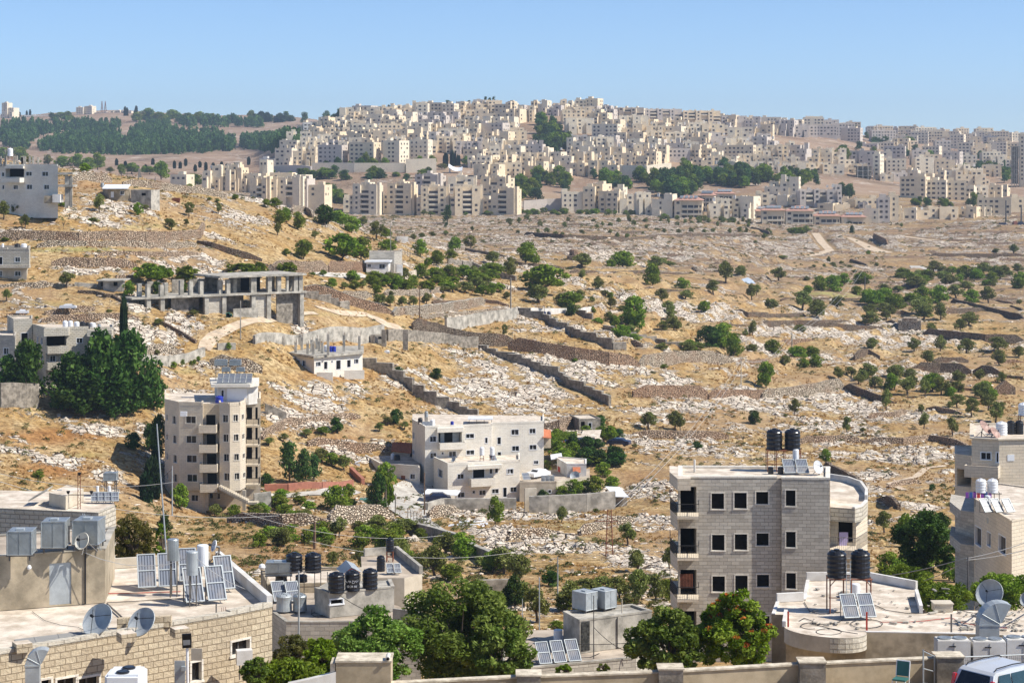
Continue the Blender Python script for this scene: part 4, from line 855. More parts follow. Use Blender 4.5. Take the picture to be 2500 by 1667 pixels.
trees('in the middle valley','trees in the middle valley',[(180,258,250,190,g),(30,385,110,160,y_),(330,520,420,260,f_),(280,605,220,160),(560,630,230,130,g),(640,580,110,100),(670,292,190,135),(1030,278,250,140,g),(920,268,110,70,g),(1330,300,190,115),(1290,442,150,185,g),(1340,440,80,90),(805,497,120,125),(670,392,80,90),(1565,472,140,100,g),(1385,597,125,125),(1845,517,135,120),(1445,702,120,120),(1950,425,150,190),(1950,345,120,110,g),(2090,372,140,105),(2190,562,110,130),(2230,520,80,90),(2330,650,60,90),(1150,840,240,290,g),(810,802,115,70,g),(1020,905,175,110,g),(1400,850,130,90),(1490,870,150,140),(1800,1010,230,200,d_),(1920,1020,250,230,g),(2030,1090,160,210,g),(2200,907,95,140),(2130,900,60,60),(1000,582,110,150,b_k),(925,645,110,100,y_),(915,795,110,115),(1130,945,140,70,g),(1385,1040,130,80),(1700,1025,130,75),(2190,1045,150,75),(2310,1352,170,215,g),(1760,690,120,115,f_),(1290,1302,40,65,b_k),(1440,270,130,50),(560,720,90,110,d_),(1100,700,40,30),(600,1110,60,35,g),(1400,1170,80,35,g),(755,600,60,60)],crop='B3')
trees('around the small white house','trees around the small white house',[(200,205,10,10),(440,190,180,155,g),(790,215,340,240,f_),(960,190,210,190,g),(290,165,80,55,g),(1200,130,170,110,g),(1490,170,145,140,g),(1800,120,135,115,g),(1940,115,130,130,y_),(45,360,150,130,f_),(300,360,200,130,f_),(620,345,70,50,f_),(530,350,60,35,f_),(890,400,150,95,g),(1080,400,170,90,g),(700,450,100,80,g),(810,460,90,60),(900,465,110,80,g),(980,460,100,70),(1090,460,120,80,g),(1180,440,110,90,g),(1320,460,100,60,g),(1430,450,110,100,g),(1520,450,100,60),(1630,400,170,120,g),(1750,410,180,150,g),(1480,380,20,20),(1640,260,160,130,g),(1770,200,110,90,g),(1560,270,90,90,f_),(1260,470,60,50,g),(1110,610,80,90),(1150,600,110,90),(1225,625,100,95),(1330,622,90,90),(1430,612,95,90),(1550,598,100,100),(1110,520,90,90,f_),(1230,525,90,45),(1780,490,150,70),(1900,490,180,100),(2010,480,170,110),(2080,450,120,90),(2130,520,100,100,g),(1700,500,110,60),(2270,560,80,70),(2150,250,150,110),(2170,330,150,90,g),(2300,360,130,170,y_),(2060,340,100,70,g),(1700,560,60,40),(2250,895,60,110),(1640,1275,110,95,d_),(1300,1200,80,45,d_),(890,250,8,8)][1:-1],crop='B2')
trees('on the golden left hillside','trees on the golden left hillside',[(630,1220,230,170,d_),(760,1215,180,130,g),(880,1285,150,145,g),(980,1230,100,95),(1100,1345,145,150),(230,1212,120,130,g),(285,1190,110,120,g),(400,1255,135,150,g),(210,1312,85,110),(545,1330,75,70),(1180,1330,110,80,g),(190,1060,120,80,g),(110,1050,90,60,g),(370,1060,120,120,g),(440,1070,130,100,g)],crop='A2')
trees('below the top left house','trees on the upper left slope',[(70,1025,120,110,g),(305,1010,180,130,g),(30,1160,120,150),(145,1120,100,95),(225,1245,95,120),(365,1150,75,115),(570,1250,45,90,b_k),(545,1050,70,40,g),(585,1060,50,45,g),(895,1100,120,140),(1240,1120,95,110,g),(1300,1090,70,50),(1700,1135,95,120),(1960,1120,60,90),(1540,1260,115,95),(1500,1210,60,50),(1670,1225,60,60),(840,1190,110,35,g),(430,690,100,100),(560,700,170,100,g),(690,700,160,120,g),(800,720,150,110,g),(880,710,130,140,g),(760,740,100,80,g),(990,745,90,50),(1090,760,80,90,g),(1190,750,140,90,g),(1340,750,120,60,g),(1290,745,60,60,g),(1450,805,145,155,g),(1740,870,175,110,g),(1700,885,90,45),(1860,890,90,35),(30,620,160,100,g),(190,640,130,120,g),(130,600,100,80),(260,670,70,80),(350,660,70,30),(45,1360,80,30,g),(2110,980,80,45,g),(1880,1000,60,35),(1950,1010,60,30)],crop='A1',bandh=40)
trees('around the concrete frame','trees of the left hillside',[(1330,420,270,170,f_),(1450,400,220,140,f_),(1680,430,240,170,f_),(1160,540,110,130,g),(1640,540,110,130,g),(1400,520,120,110,d_),(2180,370,330,130,f_),(600,450,150,120),(1730,720,110,60),(1420,800,90,60),(980,680,70,35),(340,610,60,55,b_k),(1220,990,100,70,g),(1410,1070,60,50),(1560,1170,60,60,g),(1640,1160,40,55,g),(1715,1160,40,50,g),(1745,1150,40,45,g),(1780,1120,40,45,g),(60,570,90,90),(2050,1010,60,60,g),(1700,830,50,30),(330,740,50,30)],crop='B1',bandh=60)
trees('around the five storey block','garden trees around the middle houses',[(1200,790,160,140,d_),(1620,1330,170,200,g),(1930,1400,130,130),(2100,1405,120,110,g),(2290,1410,140,120),(345,1060,110,60,g),(1480,1520,130,150,d_)],crop='C1',bandh=300)
trees('around the white terraced house','garden trees around the middle houses',[(740,510,130,130,d_),(620,515,130,65,g),(465,540,110,80),(1280,430,120,130,d_),(1200,430,110,60),(1130,490,100,70),(1350,470,90,60),(600,760,180,110),(700,800,170,110,g),(810,850,140,130),(730,1190,240,210,g),(850,1090,110,130,g),(320,950,270,350,p_k),(440,960,200,290,p_k),(540,930,150,210,p_k),(110,970,130,110,d_),(1190,1000,180,220,g),(1110,1200,180,330,d_),(1210,1180,110,240,f_),(2170,1310,150,240,g),(70,1250,160,120,g),(280,1250,160,110,g),(460,1260,160,80),(1360,1400,230,130),(265,590,90,70),(130,610,120,60),(275,1520,190,150),(770,1440,150,170),(40,1540,160,130,g),(1150,1540,150,160,g),(940,1370,80,60),(1040,1340,60,60),(660,1500,90,50),(460,1400,80,50),(370,1350,80,50),(110,1350,60,40),(1080,1430,130,90)],crop='C2',bandh=90)
trees('right of the white terraced house','garden trees around the middle houses',[(825,450,120,110,d_),(480,560,260,60,g),(450,740,220,150,g),(560,760,150,110,f_),(690,800,190,150,d_),(820,800,160,140,d_),(960,790,180,150,d_),(810,640,110,80,d_),(920,560,110,100,g),(700,510,100,60,g),(350,850,100,110,g),(460,600,100,60,g),(310,1110,120,110,d_),(480,1090,150,110,g),(590,1080,170,150,g),(690,1060,150,120,g),(780,1060,160,150,g),(930,1000,170,120,g),(855,900,150,120,g),(485,1310,105,145),(1260,470,170,140),(1500,475,160,160),(1690,640,110,75,d_),(2210,420,130,120,d_),(2110,600,60,130,b_k),(1070,1510,170,190),(790,1220,70,40),(1135,640,60,40),(1545,480,90,140)],crop='C3',bandh=90)
trees('left of the grey building','olive grove left of the grey stone building',[(1155,550,200,200),(1450,520,140,180),(110,640,260,240),(30,850,220,180,g),(130,870,260,230),(250,1010,260,300),(380,680,170,140,d_),(560,900,260,240),(700,800,240,180),(850,780,260,190),(990,800,220,200),(1180,850,230,300),(1320,840,200,260),(1420,800,150,180,g),(500,900,180,120,g),(1090,860,150,100),(440,1060,160,90,g),(40,1080,120,120,g)],crop='D3',bandh=90)
trees('in the orchard behind the rooftop tanks','orchard trees behind the foreground roofs',[(1610,620,260,260),(1720,420,230,200),(1480,570,200,170),(1320,480,190,130,g),(1660,330,140,90,g),(1360,200,200,110),(2230,570,260,230),(2030,510,160,100),(2330,880,190,260,d_),(960,500,130,180),(700,480,130,120),(1150,380,150,160,g),(1080,410,70,60),(2150,900,250,180,g),(2000,800,200,200),(1770,640,200,150,g)],crop='D2',bandh=110)
trees('by the hillside gardens at right','garden trees by the right hand houses',[(1100,190,160,180),(1290,330,200,280,g),(1440,300,260,300,f_),(1600,290,200,260,d_),(1460,520,280,240,g),(1340,560,230,220,g),(1150,600,240,230,g),(1260,650,260,200,g),(1470,750,180,160,d_),(1680,620,170,220,g),(1620,850,200,150,g),(1480,860,130,140,g),(1720,800,170,130,g),(1780,640,150,150,d_),(2060,720,220,150,g),(2200,700,250,160,g),(2330,740,150,120,g),(2250,600,180,150,d_),(1980,640,200,180,g)],crop='D4',bandh=110)
# --- park and street trees of the far town, each its own tree
def inpoly(x,y,poly):
 c=False;j=len(poly)-1
 for i in range(len(poly)):
  if(poly[i][1]>y)!=(poly[j][1]>y)and x<(poly[j][0]-poly[i][0])*(y-poly[i][1])/(poly[j][1]-poly[i][1])+poly[i][0]:c=not c
  j=i
 return c
def grove(zone,group,crop,poly,n,w_,h_,kinds,seed,ymin=1240,bandh=14):
 r=random.Random(seed);xs=[p[0]for p in poly];ys=[p[1]for p in poly];L_=[];tries=0
 while len(L_)<n and tries<5000:
  tries+=1;x=r.uniform(min(xs),max(xs));y=r.uniform(min(ys),max(ys))
  if inpoly(x,y,poly):q=r.uniform(.75,1.3);L_.append((x,y,r.uniform(*w_)*q,r.uniform(*h_)*q,r.choice(kinds)))
 trees(zone,group,L_,ymin=ymin,crop=crop,bandh=bandh)
grove('in the green gully splitting the hill town','trees of the town gully','A3',[(220,300),(330,300),(470,400),(600,480),(560,600),(280,590),(200,480)],34,(80,120),(90,130),[p_k,p_k,g],1)
grove('in the pine park below the bright bastion','pines of the town park','A3',[(1290,880),(1480,760),(1600,690),(1740,760),(1720,960),(1500,975),(1300,930)],52,(90,140),(90,140),[p_k,p_k,g],2)
grove('in the right hand part of the pine park','pines of the town park','A3',[(1760,780),(1880,700),(2140,760),(2350,800),(2350,860),(2100,890),(1900,900),(1780,850)],38,(90,140),(90,130),[p_k,p_k,g],3)
grove('in the park left of the tall front blocks','trees of the lower town park','A3',[(60,880),(300,800),(520,830),(520,930),(420,1000),(90,1000)],32,(80,120),(80,120),[p_k,g,g],4,bandh=20)
grove('along the street above the front blocks','trees of the lower town park','A3',[(700,800),(1280,800),(1150,920),(760,850)],26,(70,110),(60,110),[p_k,g],5,bandh=20)
grove('in the terrace below the long retaining wall','trees below the long retaining wall','A2',[(100,770),(1700,780),(1680,810),(480,820),(100,800)],30,(90,130),(55,95),[p_k,g,p_k],6,bandh=60)
grove('in front of the castle like blocks','trees above the long retaining wall','A2',[(80,735),(500,720),(960,700),(1240,690),(1680,680),(1680,695),(500,735)],12,(60,100),(60,110),[d_,g],7,bandh=60)
grove('in the dip between the two left clusters','trees in the dip','A2',[(640,960),(880,950),(800,1080),(650,1000)],16,(90,130),(80,110),[p_k,g],8,ymin=1190,bandh=60)
trees('at the foot of the long end wall','row of cypresses beside the town wall',[(1720,690,42,115,c_k),(1768,690,20,130,c_k),(1785,690,18,140,c_k),(1805,688,18,130,c_k),(1828,688,20,100,c_k),(1843,688,18,95,c_k),(1110,740,12,60,c_k),(1170,745,12,55,c_k),(1310,745,12,50,c_k),(1362,748,14,75,c_k),(1600,660,90,70,g),(1690,715,110,55,y_),(1910,680,90,80,g)],crop='A2',ymin=1300,bandh=100)
grove('along the foot of the balconied blocks','shrubby trees along the town foot','A2',[(1350,1118),(2340,1122),(2340,1132),(1350,1128)],17,(50,80),(28,42),['olive',g],9,ymin=1100,bandh=60)
grove('along the road under the tall front blocks','shrubby trees along the town foot','A3',[(100,1110),(1250,1120),(1260,1140),(120,1128)],30,(50,80),(35,50),['olive',g],10,ymin=1100,bandh=60)
grove('along the foot of the right front blocks','shrubby trees along the town foot','A3',[(1340,1150),(2250,1200),(2250,1225),(1340,1170)],14,(50,70),(40,55),['olive',g],11,ymin=1080,bandh=60)
trees('by the brown bank at the town foot','shrubby trees along the town foot',[(1735,1195,95,150,p_k),(1725,1230,50,40,p_k),(1960,1270,40,45),(2290,1200,70,45),(1215,1330,60,60),(1510,1340,80,60),(1600,1330,70,50),(1720,1300,60,40),(1430,1350,60,60)],crop='A2',ymin=700,bandh=60)
sm=[(100,1200),(170,1180),(290,1240),(270,1300),(350,1290),(430,1310),(490,1320),(540,1190),(560,1330),(510,1240),(660,1300),(770,1200),(800,1250),(850,1240),(740,1280),(920,1250),(990,1210),(1080,1180),(1090,1200),(1130,1230),(1230,1200),(1240,1250),(1370,1200),(1400,1300),(1440,1210),(1520,1230),(1530,1300),(1590,1210),(1650,1220),(1720,1210),(1800,1210),(1880,1230),(1980,1210),(2070,1220),(2110,1200),(2160,1250),(1640,1300),(1760,1300),(1840,1300),(1990,1300),(2080,1290),(2140,1300),(1210,1320),(1070,1350),(980,1340),(920,1300),(20,1220),(90,1300),(2300,1350),(2220,1390),(2330,1290)]
r_s=random.Random(5)
trees('of the young olives on the far terraces','young olive trees on the far terraces',[(x,y,r_s.uniform(38,60),r_s.uniform(36,58))for x,y in sm],crop='A3',ymin=700,bandh=14)
trees('on the stony ground at the town edge','scattered trees at the right town edge',[(60,1290,60,35,g),(300,1300,110,60,g),(350,1300,100,60,g),(400,1300,80,75),(250,1295,70,50),(810,1300,60,75,p_k),(1250,1240,40,40),(955,1485,40,40,g),(600,1540,30,40),(2260,1470,90,80),(2100,1470,70,40),(185,1520,110,30)],crop='A4',ymin=600,bandh=60)
grove('beside the brown knoll','trees around the brown knoll','A4',[(20,780),(480,780),(500,860),(360,900),(330,850),(20,850)],24,(80,110),(70,110),[p_k,g],12,bandh=30)
grove('in the strip between the far rows','trees around the brown knoll','A4',[(700,900),(800,930),(800,985),(700,960)],6,(70,100),(70,90),[p_k],13,bandh=60)
grove('under the tower cluster','trees under the tower cluster','A4',[(1300,1010),(1470,1020),(1820,1040),(1990,990),(1990,1040),(1700,1065),(1300,1045)],16,(60,90),(50,80),[p_k,g],14,ymin=1200,bandh=60)
grove('in the green wedge beside the hill town','trees on the hazy right slope','A4',[(690,570),(760,590),(800,660),(720,650)],8,(80,110),(70,100),[g,p_k],15,bandh=60)
grove('on the hazy right slope','trees on the hazy right slope','A4',[(790,400),(1000,430),(1300,470),(1450,560),(1700,640),(2240,560),(2240,840),(1450,720),(1260,600),(900,560),(800,500)],70,(70,120),(50,90),[p_k,g,p_k],16,ymin=1500,bandh=18)
for q_ in(('of the upper right olive belt','B4',[(1200,340),(2340,300),(2340,480),(1350,500)],26,(110,170),(70,110),[g,'olive'],41),('of the lower right olive belt','B4',[(880,590),(1700,560),(1700,720),(900,760)],12,(130,190),(90,130),[g,'olive',g],42),('of the lowest olive row at right','B4',[(640,1230),(1800,1300),(2200,1500),(1500,1440),(800,1330)],14,(120,170),(90,130),['olive',g],43),('in the gardens below the terrace','C2',[(0,1110),(900,1080),(1200,1230),(600,1300),(0,1290)],16,(110,190),(70,120),[g,f_,g],44),('in the valley orchard','C2',[(0,1380),(1300,1360),(1900,1540),(0,1544)],22,(110,200),(80,140),['olive',g],45),('in the orchard strip behind the roofs','D2',[(600,300),(1700,300),(2300,560),(1500,560)],14,(150,240),(110,180),['olive',g],46),('in the garden of the white house','C3',[(330,560),(1000,560),(1050,800),(340,860)],14,(110,180),(80,130),[g,f_,d_],47),('of the walled orchard bushes','B2',[(600,380),(2200,330),(2250,560),(1200,470),(700,470)],30,(110,180),(70,110),[g,f_,'olive'],48),('of the middle valley scrub','B3',[(60,560),(1600,500),(1650,1080),(1000,1050),(500,720)],18,(90,160),(60,100),['olive',g],49)):
 grove(q_[0],'bushes and young trees of the valley',*q_[1:],ymin=150,bandh=60)
# --- crest trees and the far pine forest
grove('on the far left crest','trees on the far left crest','A1',[(1200,255),(1500,250),(2300,290),(2300,312),(1500,305),(1200,300)],34,(80,130),(50,80),[p_k,g],17,ymin=2600,bandh=60)
grove('between the white hall and capped tower','trees on the far left crest','A1',[(440,245),(670,240),(670,290),(440,280)],9,(70,110),(35,60),[p_k,g],27,ymin=2600,bandh=60)
trees('of the cypresses on the far crest','cypresses on the far crest',[(240,240,16,50,c_k),(270,240,18,60,c_k),(175,240,20,40,c_k),(1122,235,22,80,c_k),(1140,235,20,70,c_k),(1222,240,24,90,c_k),(1210,245,20,60,c_k)],crop='A1',ymin=2900,bandh=60)
grove('on the crest left of the tall tower block','trees on the far left crest','A2',[(0,290),(200,290),(500,295),(860,270),(860,285),(500,310),(0,310)],24,(50,90),(60,95),[p_k,p_k,c_k],18,ymin=2000,bandh=60)
trees('poking up behind the crest roofs','trees poking up behind the crest roofs',[(1740,130,80,60,p_k),(1930,125,60,50,p_k),(2080,130,50,80,p_k),(2115,130,50,70,p_k),(2150,135,50,80,p_k),(1210,230,26,90,c_k),(1390,250,90,80,g),(1130,270,60,40,g),(1660,280,60,60,g),(560,440,90,50,g)],crop='A2',ymin=1700,bandh=200)
def forest():
 r=np.random.RandomState(4);ps=[];polys=[[(330,540),(560,450),(900,440),(1150,420),(1350,340),(1560,330),(1450,400),(1900,420),(2120,500),(2060,560),(1650,580),(1100,600),(420,570)],[(0,330),(600,330),(1100,330),(1000,430),(450,400),(300,460),(240,540),(0,500)],[(2150,480),(2420,480),(2560,460),(2680,500),(2680,570),(2380,560),(2170,530)],[(1600,300),(2350,310),(2350,340),(1650,340)]]
 dens=[800,300,300,90]
 for poly,n in zip(polys,dens):
  xs=[p[0]for p in poly];ys=[p[1]for p in poly];c=0
  while c<n:
   x=r.uniform(min(xs),max(xs));y=r.uniform(min(ys),max(ys))
   if inpoly(x,y,poly):q=GP(*K('A1',x,y),1500);ps.append(q);c+=1
 pts=np.array([list(q)for q in ps]);me=PROTO['pine'][0][0]
 prs=[]
 for k in range(4):
  me=PROTO['pine'][k][0];V=np.empty(len(me.vertices)*3,np.float32);me.vertices.foreach_get('co',V);V=V.reshape(-1,3)
  sel=np.random.RandomState(k).choice(len(V)//4,150,replace=False);V=V.reshape(-1,4,3)[sel];c=V.mean(1,keepdims=True);V=(c+(V-c)*2.4).reshape(-1,3)
  prs.append((V,np.arange(600).reshape(-1,4)))
 s=8+5*r.rand(len(pts));S=np.stack([s*.8,s*.8,s*1.3],1);pts[:,2]-=1.5
 baked('pine_forest',prs,pts,S,r.rand(len(pts))*6.28,F_pine,'blue green pine forest covering the far left hillside')
 tk=np.array([[-.02,0,0],[.02,0,0],[.01,0,.6],[-.01,0,.6]])
forest()
# scattered far cypresses seen as a fuzzy dark belt in the valley
trees('of the dark cypress belt in the far valley','cypress belt in the far valley',[(1050+k*62+r_s.uniform(-20,20),690+r_s.uniform(-25,50),26,r_s.uniform(45,75),c_k)for k in range(20)],crop='A1',ymin=1500,bandh=25)
# ---------------------------------------------------------------- building kit for the middle distance and the foreground
def V2(px,Y):return V3((PX(px,Y),Y,0))
def onplane(A,B,px,py):
 """point of the vertical plane through A, B seen at photo pixel (px, py)"""
 k=(px-CX)/FPX;d=B-A
 den=d.x-k*d.y;t=(k*A.y-A.x)/den if abs(den)>1e-9 else 0
 Y=A.y+d.y*t;return V3((PX(px,Y),Y,PZ(py,Y))),t*math.hypot(d.x,d.y)
def wall_face(mb,A,B,z0,z1,holes,mi=0,rev=.22,rmi=None):
 d=V3((B.x-A.x,B.y-A.y,0));Ln=d.length;d/=Ln;n=V3((d.y,-d.x,0)) # outward for a CCW footprint
 us=sorted(set([0,Ln]+[min(max(h[i],0),Ln)for h in holes for i in(0,1)]));ws=sorted(set([z0,z1]+[min(max(h[i],z0),z1)for h in holes for i in(2,3)]))
 pt=lambda u,w,q=0:V3((A.x+d.x*u-n.x*q,A.y+d.y*u-n.y*q,w))
 for i in range(len(us)-1):
  for j in range(len(ws)-1):
   u0,u1,w0,w1=us[i],us[i+1],ws[j],ws[j+1]
   if u1-u0<1e-5 or w1-w0<1e-5:continue
   cu,cw=(u0+u1)/2,(w0+w1)/2
   if any(h[0]<cu<h[1]and h[2]<cw<h[3]for h in holes):continue
   mb.poly([pt(u0,w0),pt(u1,w0),pt(u1,w1),pt(u0,w1)],[(u0,w0),(u1,w0),(u1,w1),(u0,w1)],mi)
 for h in holes:
  u0,u1,w0,w1=h[:4];r=h[4]if len(h)>4 else rev;m2=mi if rmi is None else rmi
  mb.poly([pt(u0,w0),pt(u1,w0),pt(u1,w0,r),pt(u0,w0,r)],None,m2);mb.poly([pt(u0,w1,r),pt(u1,w1,r),pt(u1,w1),pt(u0,w1)],None,m2)
  mb.poly([pt(u0,w0,r),pt(u0,w1,r),pt(u0,w1),pt(u0,w0)],None,m2);mb.poly([pt(u1,w0),pt(u1,w1),pt(u1,w1,r),pt(u1,w0,r)],None,m2)
 return pt,n
def add_window(T,pt,h,kind,frame=None,wd=.07):
 u0,u1,w0,w1=h[:4];r=h[4]if len(h)>4 else .22
 fm=frame or QA;mb=MB()
 def bar(a,b,c,e,q0=None,q1=None):
  q0=-.03 if q0 is None else q0;q1=r-.02 if q1 is None else q1
  o=pt(a,c,q1);mb.obox(o,pt(b,c,q1)-o,pt(a,c,q0)-o,V3((0,0,e-c)))
 if kind in('win','void','dwin'):
  bar(u0-wd,u0+.015,w0,w1);bar(u1-.015,u1+wd,w0,w1);bar(u0-wd,u1+wd,w1-.015,w1+wd);bar(u0-wd-.03,u1+wd+.03,w0-wd,w0+.015,-.06)
  o=mb.build('window',[fm],T);mb=MB();bar(u0+.015,u1-.015,w0+.015,w1-.015,r-.02,r+.04);p=mb.build('pane',[M_void if kind=='void' else M_glassd],o)  # void kind has no glass: a dark sheet painted as the unlit room
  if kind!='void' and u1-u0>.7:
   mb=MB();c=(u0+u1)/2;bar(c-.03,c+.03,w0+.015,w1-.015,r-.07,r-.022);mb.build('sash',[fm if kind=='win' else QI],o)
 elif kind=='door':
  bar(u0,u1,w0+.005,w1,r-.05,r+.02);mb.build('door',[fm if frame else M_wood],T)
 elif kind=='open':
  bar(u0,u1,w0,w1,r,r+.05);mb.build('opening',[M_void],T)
 elif kind=='shut':
  bar(u0-.03,u1+.03,w0-.02,w1+.02,-.04,.1);mb.build('shutter',[fm],T)
def volume(T,cs,z0,z1,mat,roof=None,holes=None,par=.6,pth=.25,paredges=None,name='wall',frame=None,over=0,parmat=None,bottom=False):
 """walled volume on footprint cs (front-left, front-right, back-right, back-left...); holes {edge: [(px0, py0, px1, py1, kind[, recess])]}"""
 holes=holes or{};mb=MB();n=len(cs)
 for i in range(n):
  A,B=cs[i],cs[(i+1)%n];hs=[];ks=[]
  for h in holes.get(i,[]):
   a,ua=onplane(A,B,h[0],h[3]);b,ub=onplane(A,B,h[2],h[1])
   if ua>ub:ua,ub=ub,ua
   Ln=(B-A).length;ua,ub=max(ua,.06),min(ub,Ln-.06);w0,w1=max(min(a.z,b.z),z0+.02),min(max(a.z,b.z),z1-.05)
   if ub-ua<.1 or w1-w0<.1:continue
   hs.append((ua,ub,w0,w1,h[5]if len(h)>5 else .22));ks.append((h[4],h[6]if len(h)>6 else None))
  pt,nn=wall_face(mb,A,B,z0,z1,hs)
  for h,(k,fm)in zip(hs,ks):add_window(T,pt,h,k,fm or frame)
 if bottom:mb.poly([(c.x,c.y,z0)for c in cs][::-1])
 mb.build(name,[mat],T)
 rf=MB();zr=z1-.02;rf.poly([(c.x,c.y,zr)for c in cs]);
 rf.build('roof',[roof or QE],T)
 if par:
  pm=MB();cx_=sum(c.x for c in cs)/n;cy_=sum(c.y for c in cs)/n
  for i in(range(n)if paredges is None else paredges):
   A,B=cs[i],cs[(i+1)%n];d=V3((B.x-A.x,B.y-A.y,0)).normalized();nv=V3((d.y,-d.x,0));o=.03+over
   e0=.0 if(i-1)%n in(range(n)if paredges is None else paredges)else 0
   a,b=A+nv*o-d*(o-.004),B+nv*o-d*(pth-o+.004)
   q=[a,b,b-nv*(pth+over),a-nv*(pth+over)]
   pm.prism([(p.x,p.y)for p in q],z1+.002,z1+par)
  pm.build('parapet',[parmat or mat],T)
def rect(pA,YA,pB,YB,D):
 A,B=V2(pA,YA),V2(pB,YB);d=(B-A).normalized();n=V3((-d.y,d.x,0))*D
 return[A,B,B+n,A+n]
def balcony(T,A,B,px0,px1,py,out=1.3,h=.95,mat=None,rail=False,th=.18,name='balcony',inset=0):
 """slab projecting from the face A-B between two pixels, its floor at row py"""
 a,ua=onplane(A,B,px0,py);b,ub=onplane(A,B,px1,py);d=V3((B.x-A.x,B.y-A.y,0)).normalized();n=V3((d.y,-d.x,0));z=a.z
 o=V3((A.x,A.y,0))+d*ua;W=ub-ua;mb=MB();q=o+n*.004
 mb.obox(V3((q.x,q.y,z-th)),d*W,n*out,V3((0,0,th)))
 P0=V3((q.x,q.y,z+.002))
 if not rail:
  mb.obox(P0+n*(out-.12),d*W,n*.12,V3((0,0,h)));mb.obox(P0,d*.12,n*(out-.124),V3((0,0,h)));mb.obox(P0+d*(W-.12),d*.12,n*(out-.124),V3((0,0,h)))
 s=mb.build(name,[mat or QJ],T)
 if rail:
  mb=MB();top=V3((0,0,h));c=[P0,P0+n*out,P0+n*out+d*W,P0+d*W]
  for i in range(3):
   mb.tube(c[i]+top,c[i+1]+top,.03,4);Ln=(c[i+1]-c[i]).length;k=max(2,int(Ln/.16))
   for j in range(k+1):
    p=c[i].lerp(c[i+1],j/k);mb.tube(p,p+top,.012 if j%8 else .025,3,caps=False)
  mb.build('railing',[QO],s)
 return s
def ptank(o,r,h,label,mat=None,group='water tanks',ribs=4,cat='water tank',stand=0):
 T=thing('water_tank',label,cat,o,group);mb=MB();z=stand
 prof=[(r*.98,z)];n=ribs*2
 for k in range(n+1):
  zz=z+h*.82*k/n;prof.append((r*(1.0 if k%2==0 else .955),zz))
  if k<n:prof.append((r*(1.0 if k%2==0 else .955),zz+h*.82/n*.55))
 prof+=[(r*.93,z+h*.86),(r*.62,z+h*.94),(r*.3,z+h*.95)]
 mb.lathe(o,prof,20);b=mb.build('body',[mat or M_black],T)
 mb=MB();mb.lathe(o,[(r*.3,z+h*.951),(r*.3,z+h),(r*.26,z+h*1.01)],12)
 for k in range(6):
  a=k*1.05;mb.obox(o+V3((math.cos(a)*r*.35,math.sin(a)*r*.35,z+h*.93)),V3((math.cos(a),math.sin(a),-.15))*r*.45,V3((-math.sin(a),math.cos(a),0))*.05,V3((0,0,.05)))
 mb.build('lid',[mat or M_black],T)
 if stand:
  mb=MB()
  for sx in(-1,1):
   for sy in(-1,1):mb.tube(o+V3((sx*r*.75,sy*r*.75,0)),o+V3((sx*r*.75,sy*r*.75,z)),.04,4)
  for q in(z-.03,z*.45):
   for sx in(-1,1):mb.tube(o+V3((sx*r*.75,-r*.75,q)),o+V3((sx*r*.75,r*.75,q)),.03,4);mb.tube(o+V3((-r*.75,sx*r*.75,q)),o+V3((r*.75,sx*r*.75,q)),.03,4)
  mb.build('stand',[M_rust],T)
 return T
def boiler(o,r,h,label,mat=None,group='hot water cylinders',stand=.35):
 T=thing('hot_water_cylinder',label,'boiler',o,group);mb=MB();mb.lathe(o,[(r,stand),(r,stand+h*.96),(r*.9,stand+h),(.01,stand+h*1.02)],18);mb.build('body',[mat or QA],T)
 mb=MB()
 for k in range(3):a=k*2.09;p=o+V3((math.cos(a)*r*.7,math.sin(a)*r*.7,0));mb.tube(p,p+V3((0,0,stand)),.03,4)
 mb.build('stand',[QI],T);return T
def boxtank(o,W,D,H,rz,label,group='galvanised box tanks',leg=.3,mat=None):
 """o = front-left bottom corner of the ground point under the tank"""
 T=thing('metal_water_tank',label,'water tank',o,group);fr=Frame(o,rz);mb=MB()
 fr.pris(mb,0,W,0,D,leg,leg+H)
 for(u,v,du,dv)in((0,0,W,0),(W,0,0,D)): # rolled edge and cross fold on the sheets
  a=fr(u,v,leg+H);b=fr(u+du,v+dv,leg+H);mb.tube(a,b,.025,4)
  mb.tube(fr(u,v,leg),fr(u+du,v+dv,leg),.025,4);mb.tube(fr(u,v,leg+H),fr(u+du,v+dv,leg),.012,3)
 mb.tube(fr(W,0,leg),fr(W,0,leg+H),.025,4);mb.tube(fr(0,0,leg),fr(0,0,leg+H),.025,4);mb.tube(fr(W*.5,-.01,leg),fr(W*.5,-.01,leg+H),.012,3)
 mb.build('body',[mat or QH],T)
 mb=MB();fr.pris(mb,W*.3,W*.62,D*.3,D*.6,leg+H+.004,leg+H+.07);mb.build('lid',[QG],T)
 mb=MB()
 for u in(.06,W-.12):
  for v in(.06,D-.12):fr.pris(mb,u,u+.06,v,v+.06,0,leg)
 fr.pris(mb,-.05,W+.05,.03,.09,leg-.07,leg-.005);fr.pris(mb,-.05,W+.05,D-.1,D-.04,leg-.07,leg-.005);mb.build('stand',[QI],T);return T
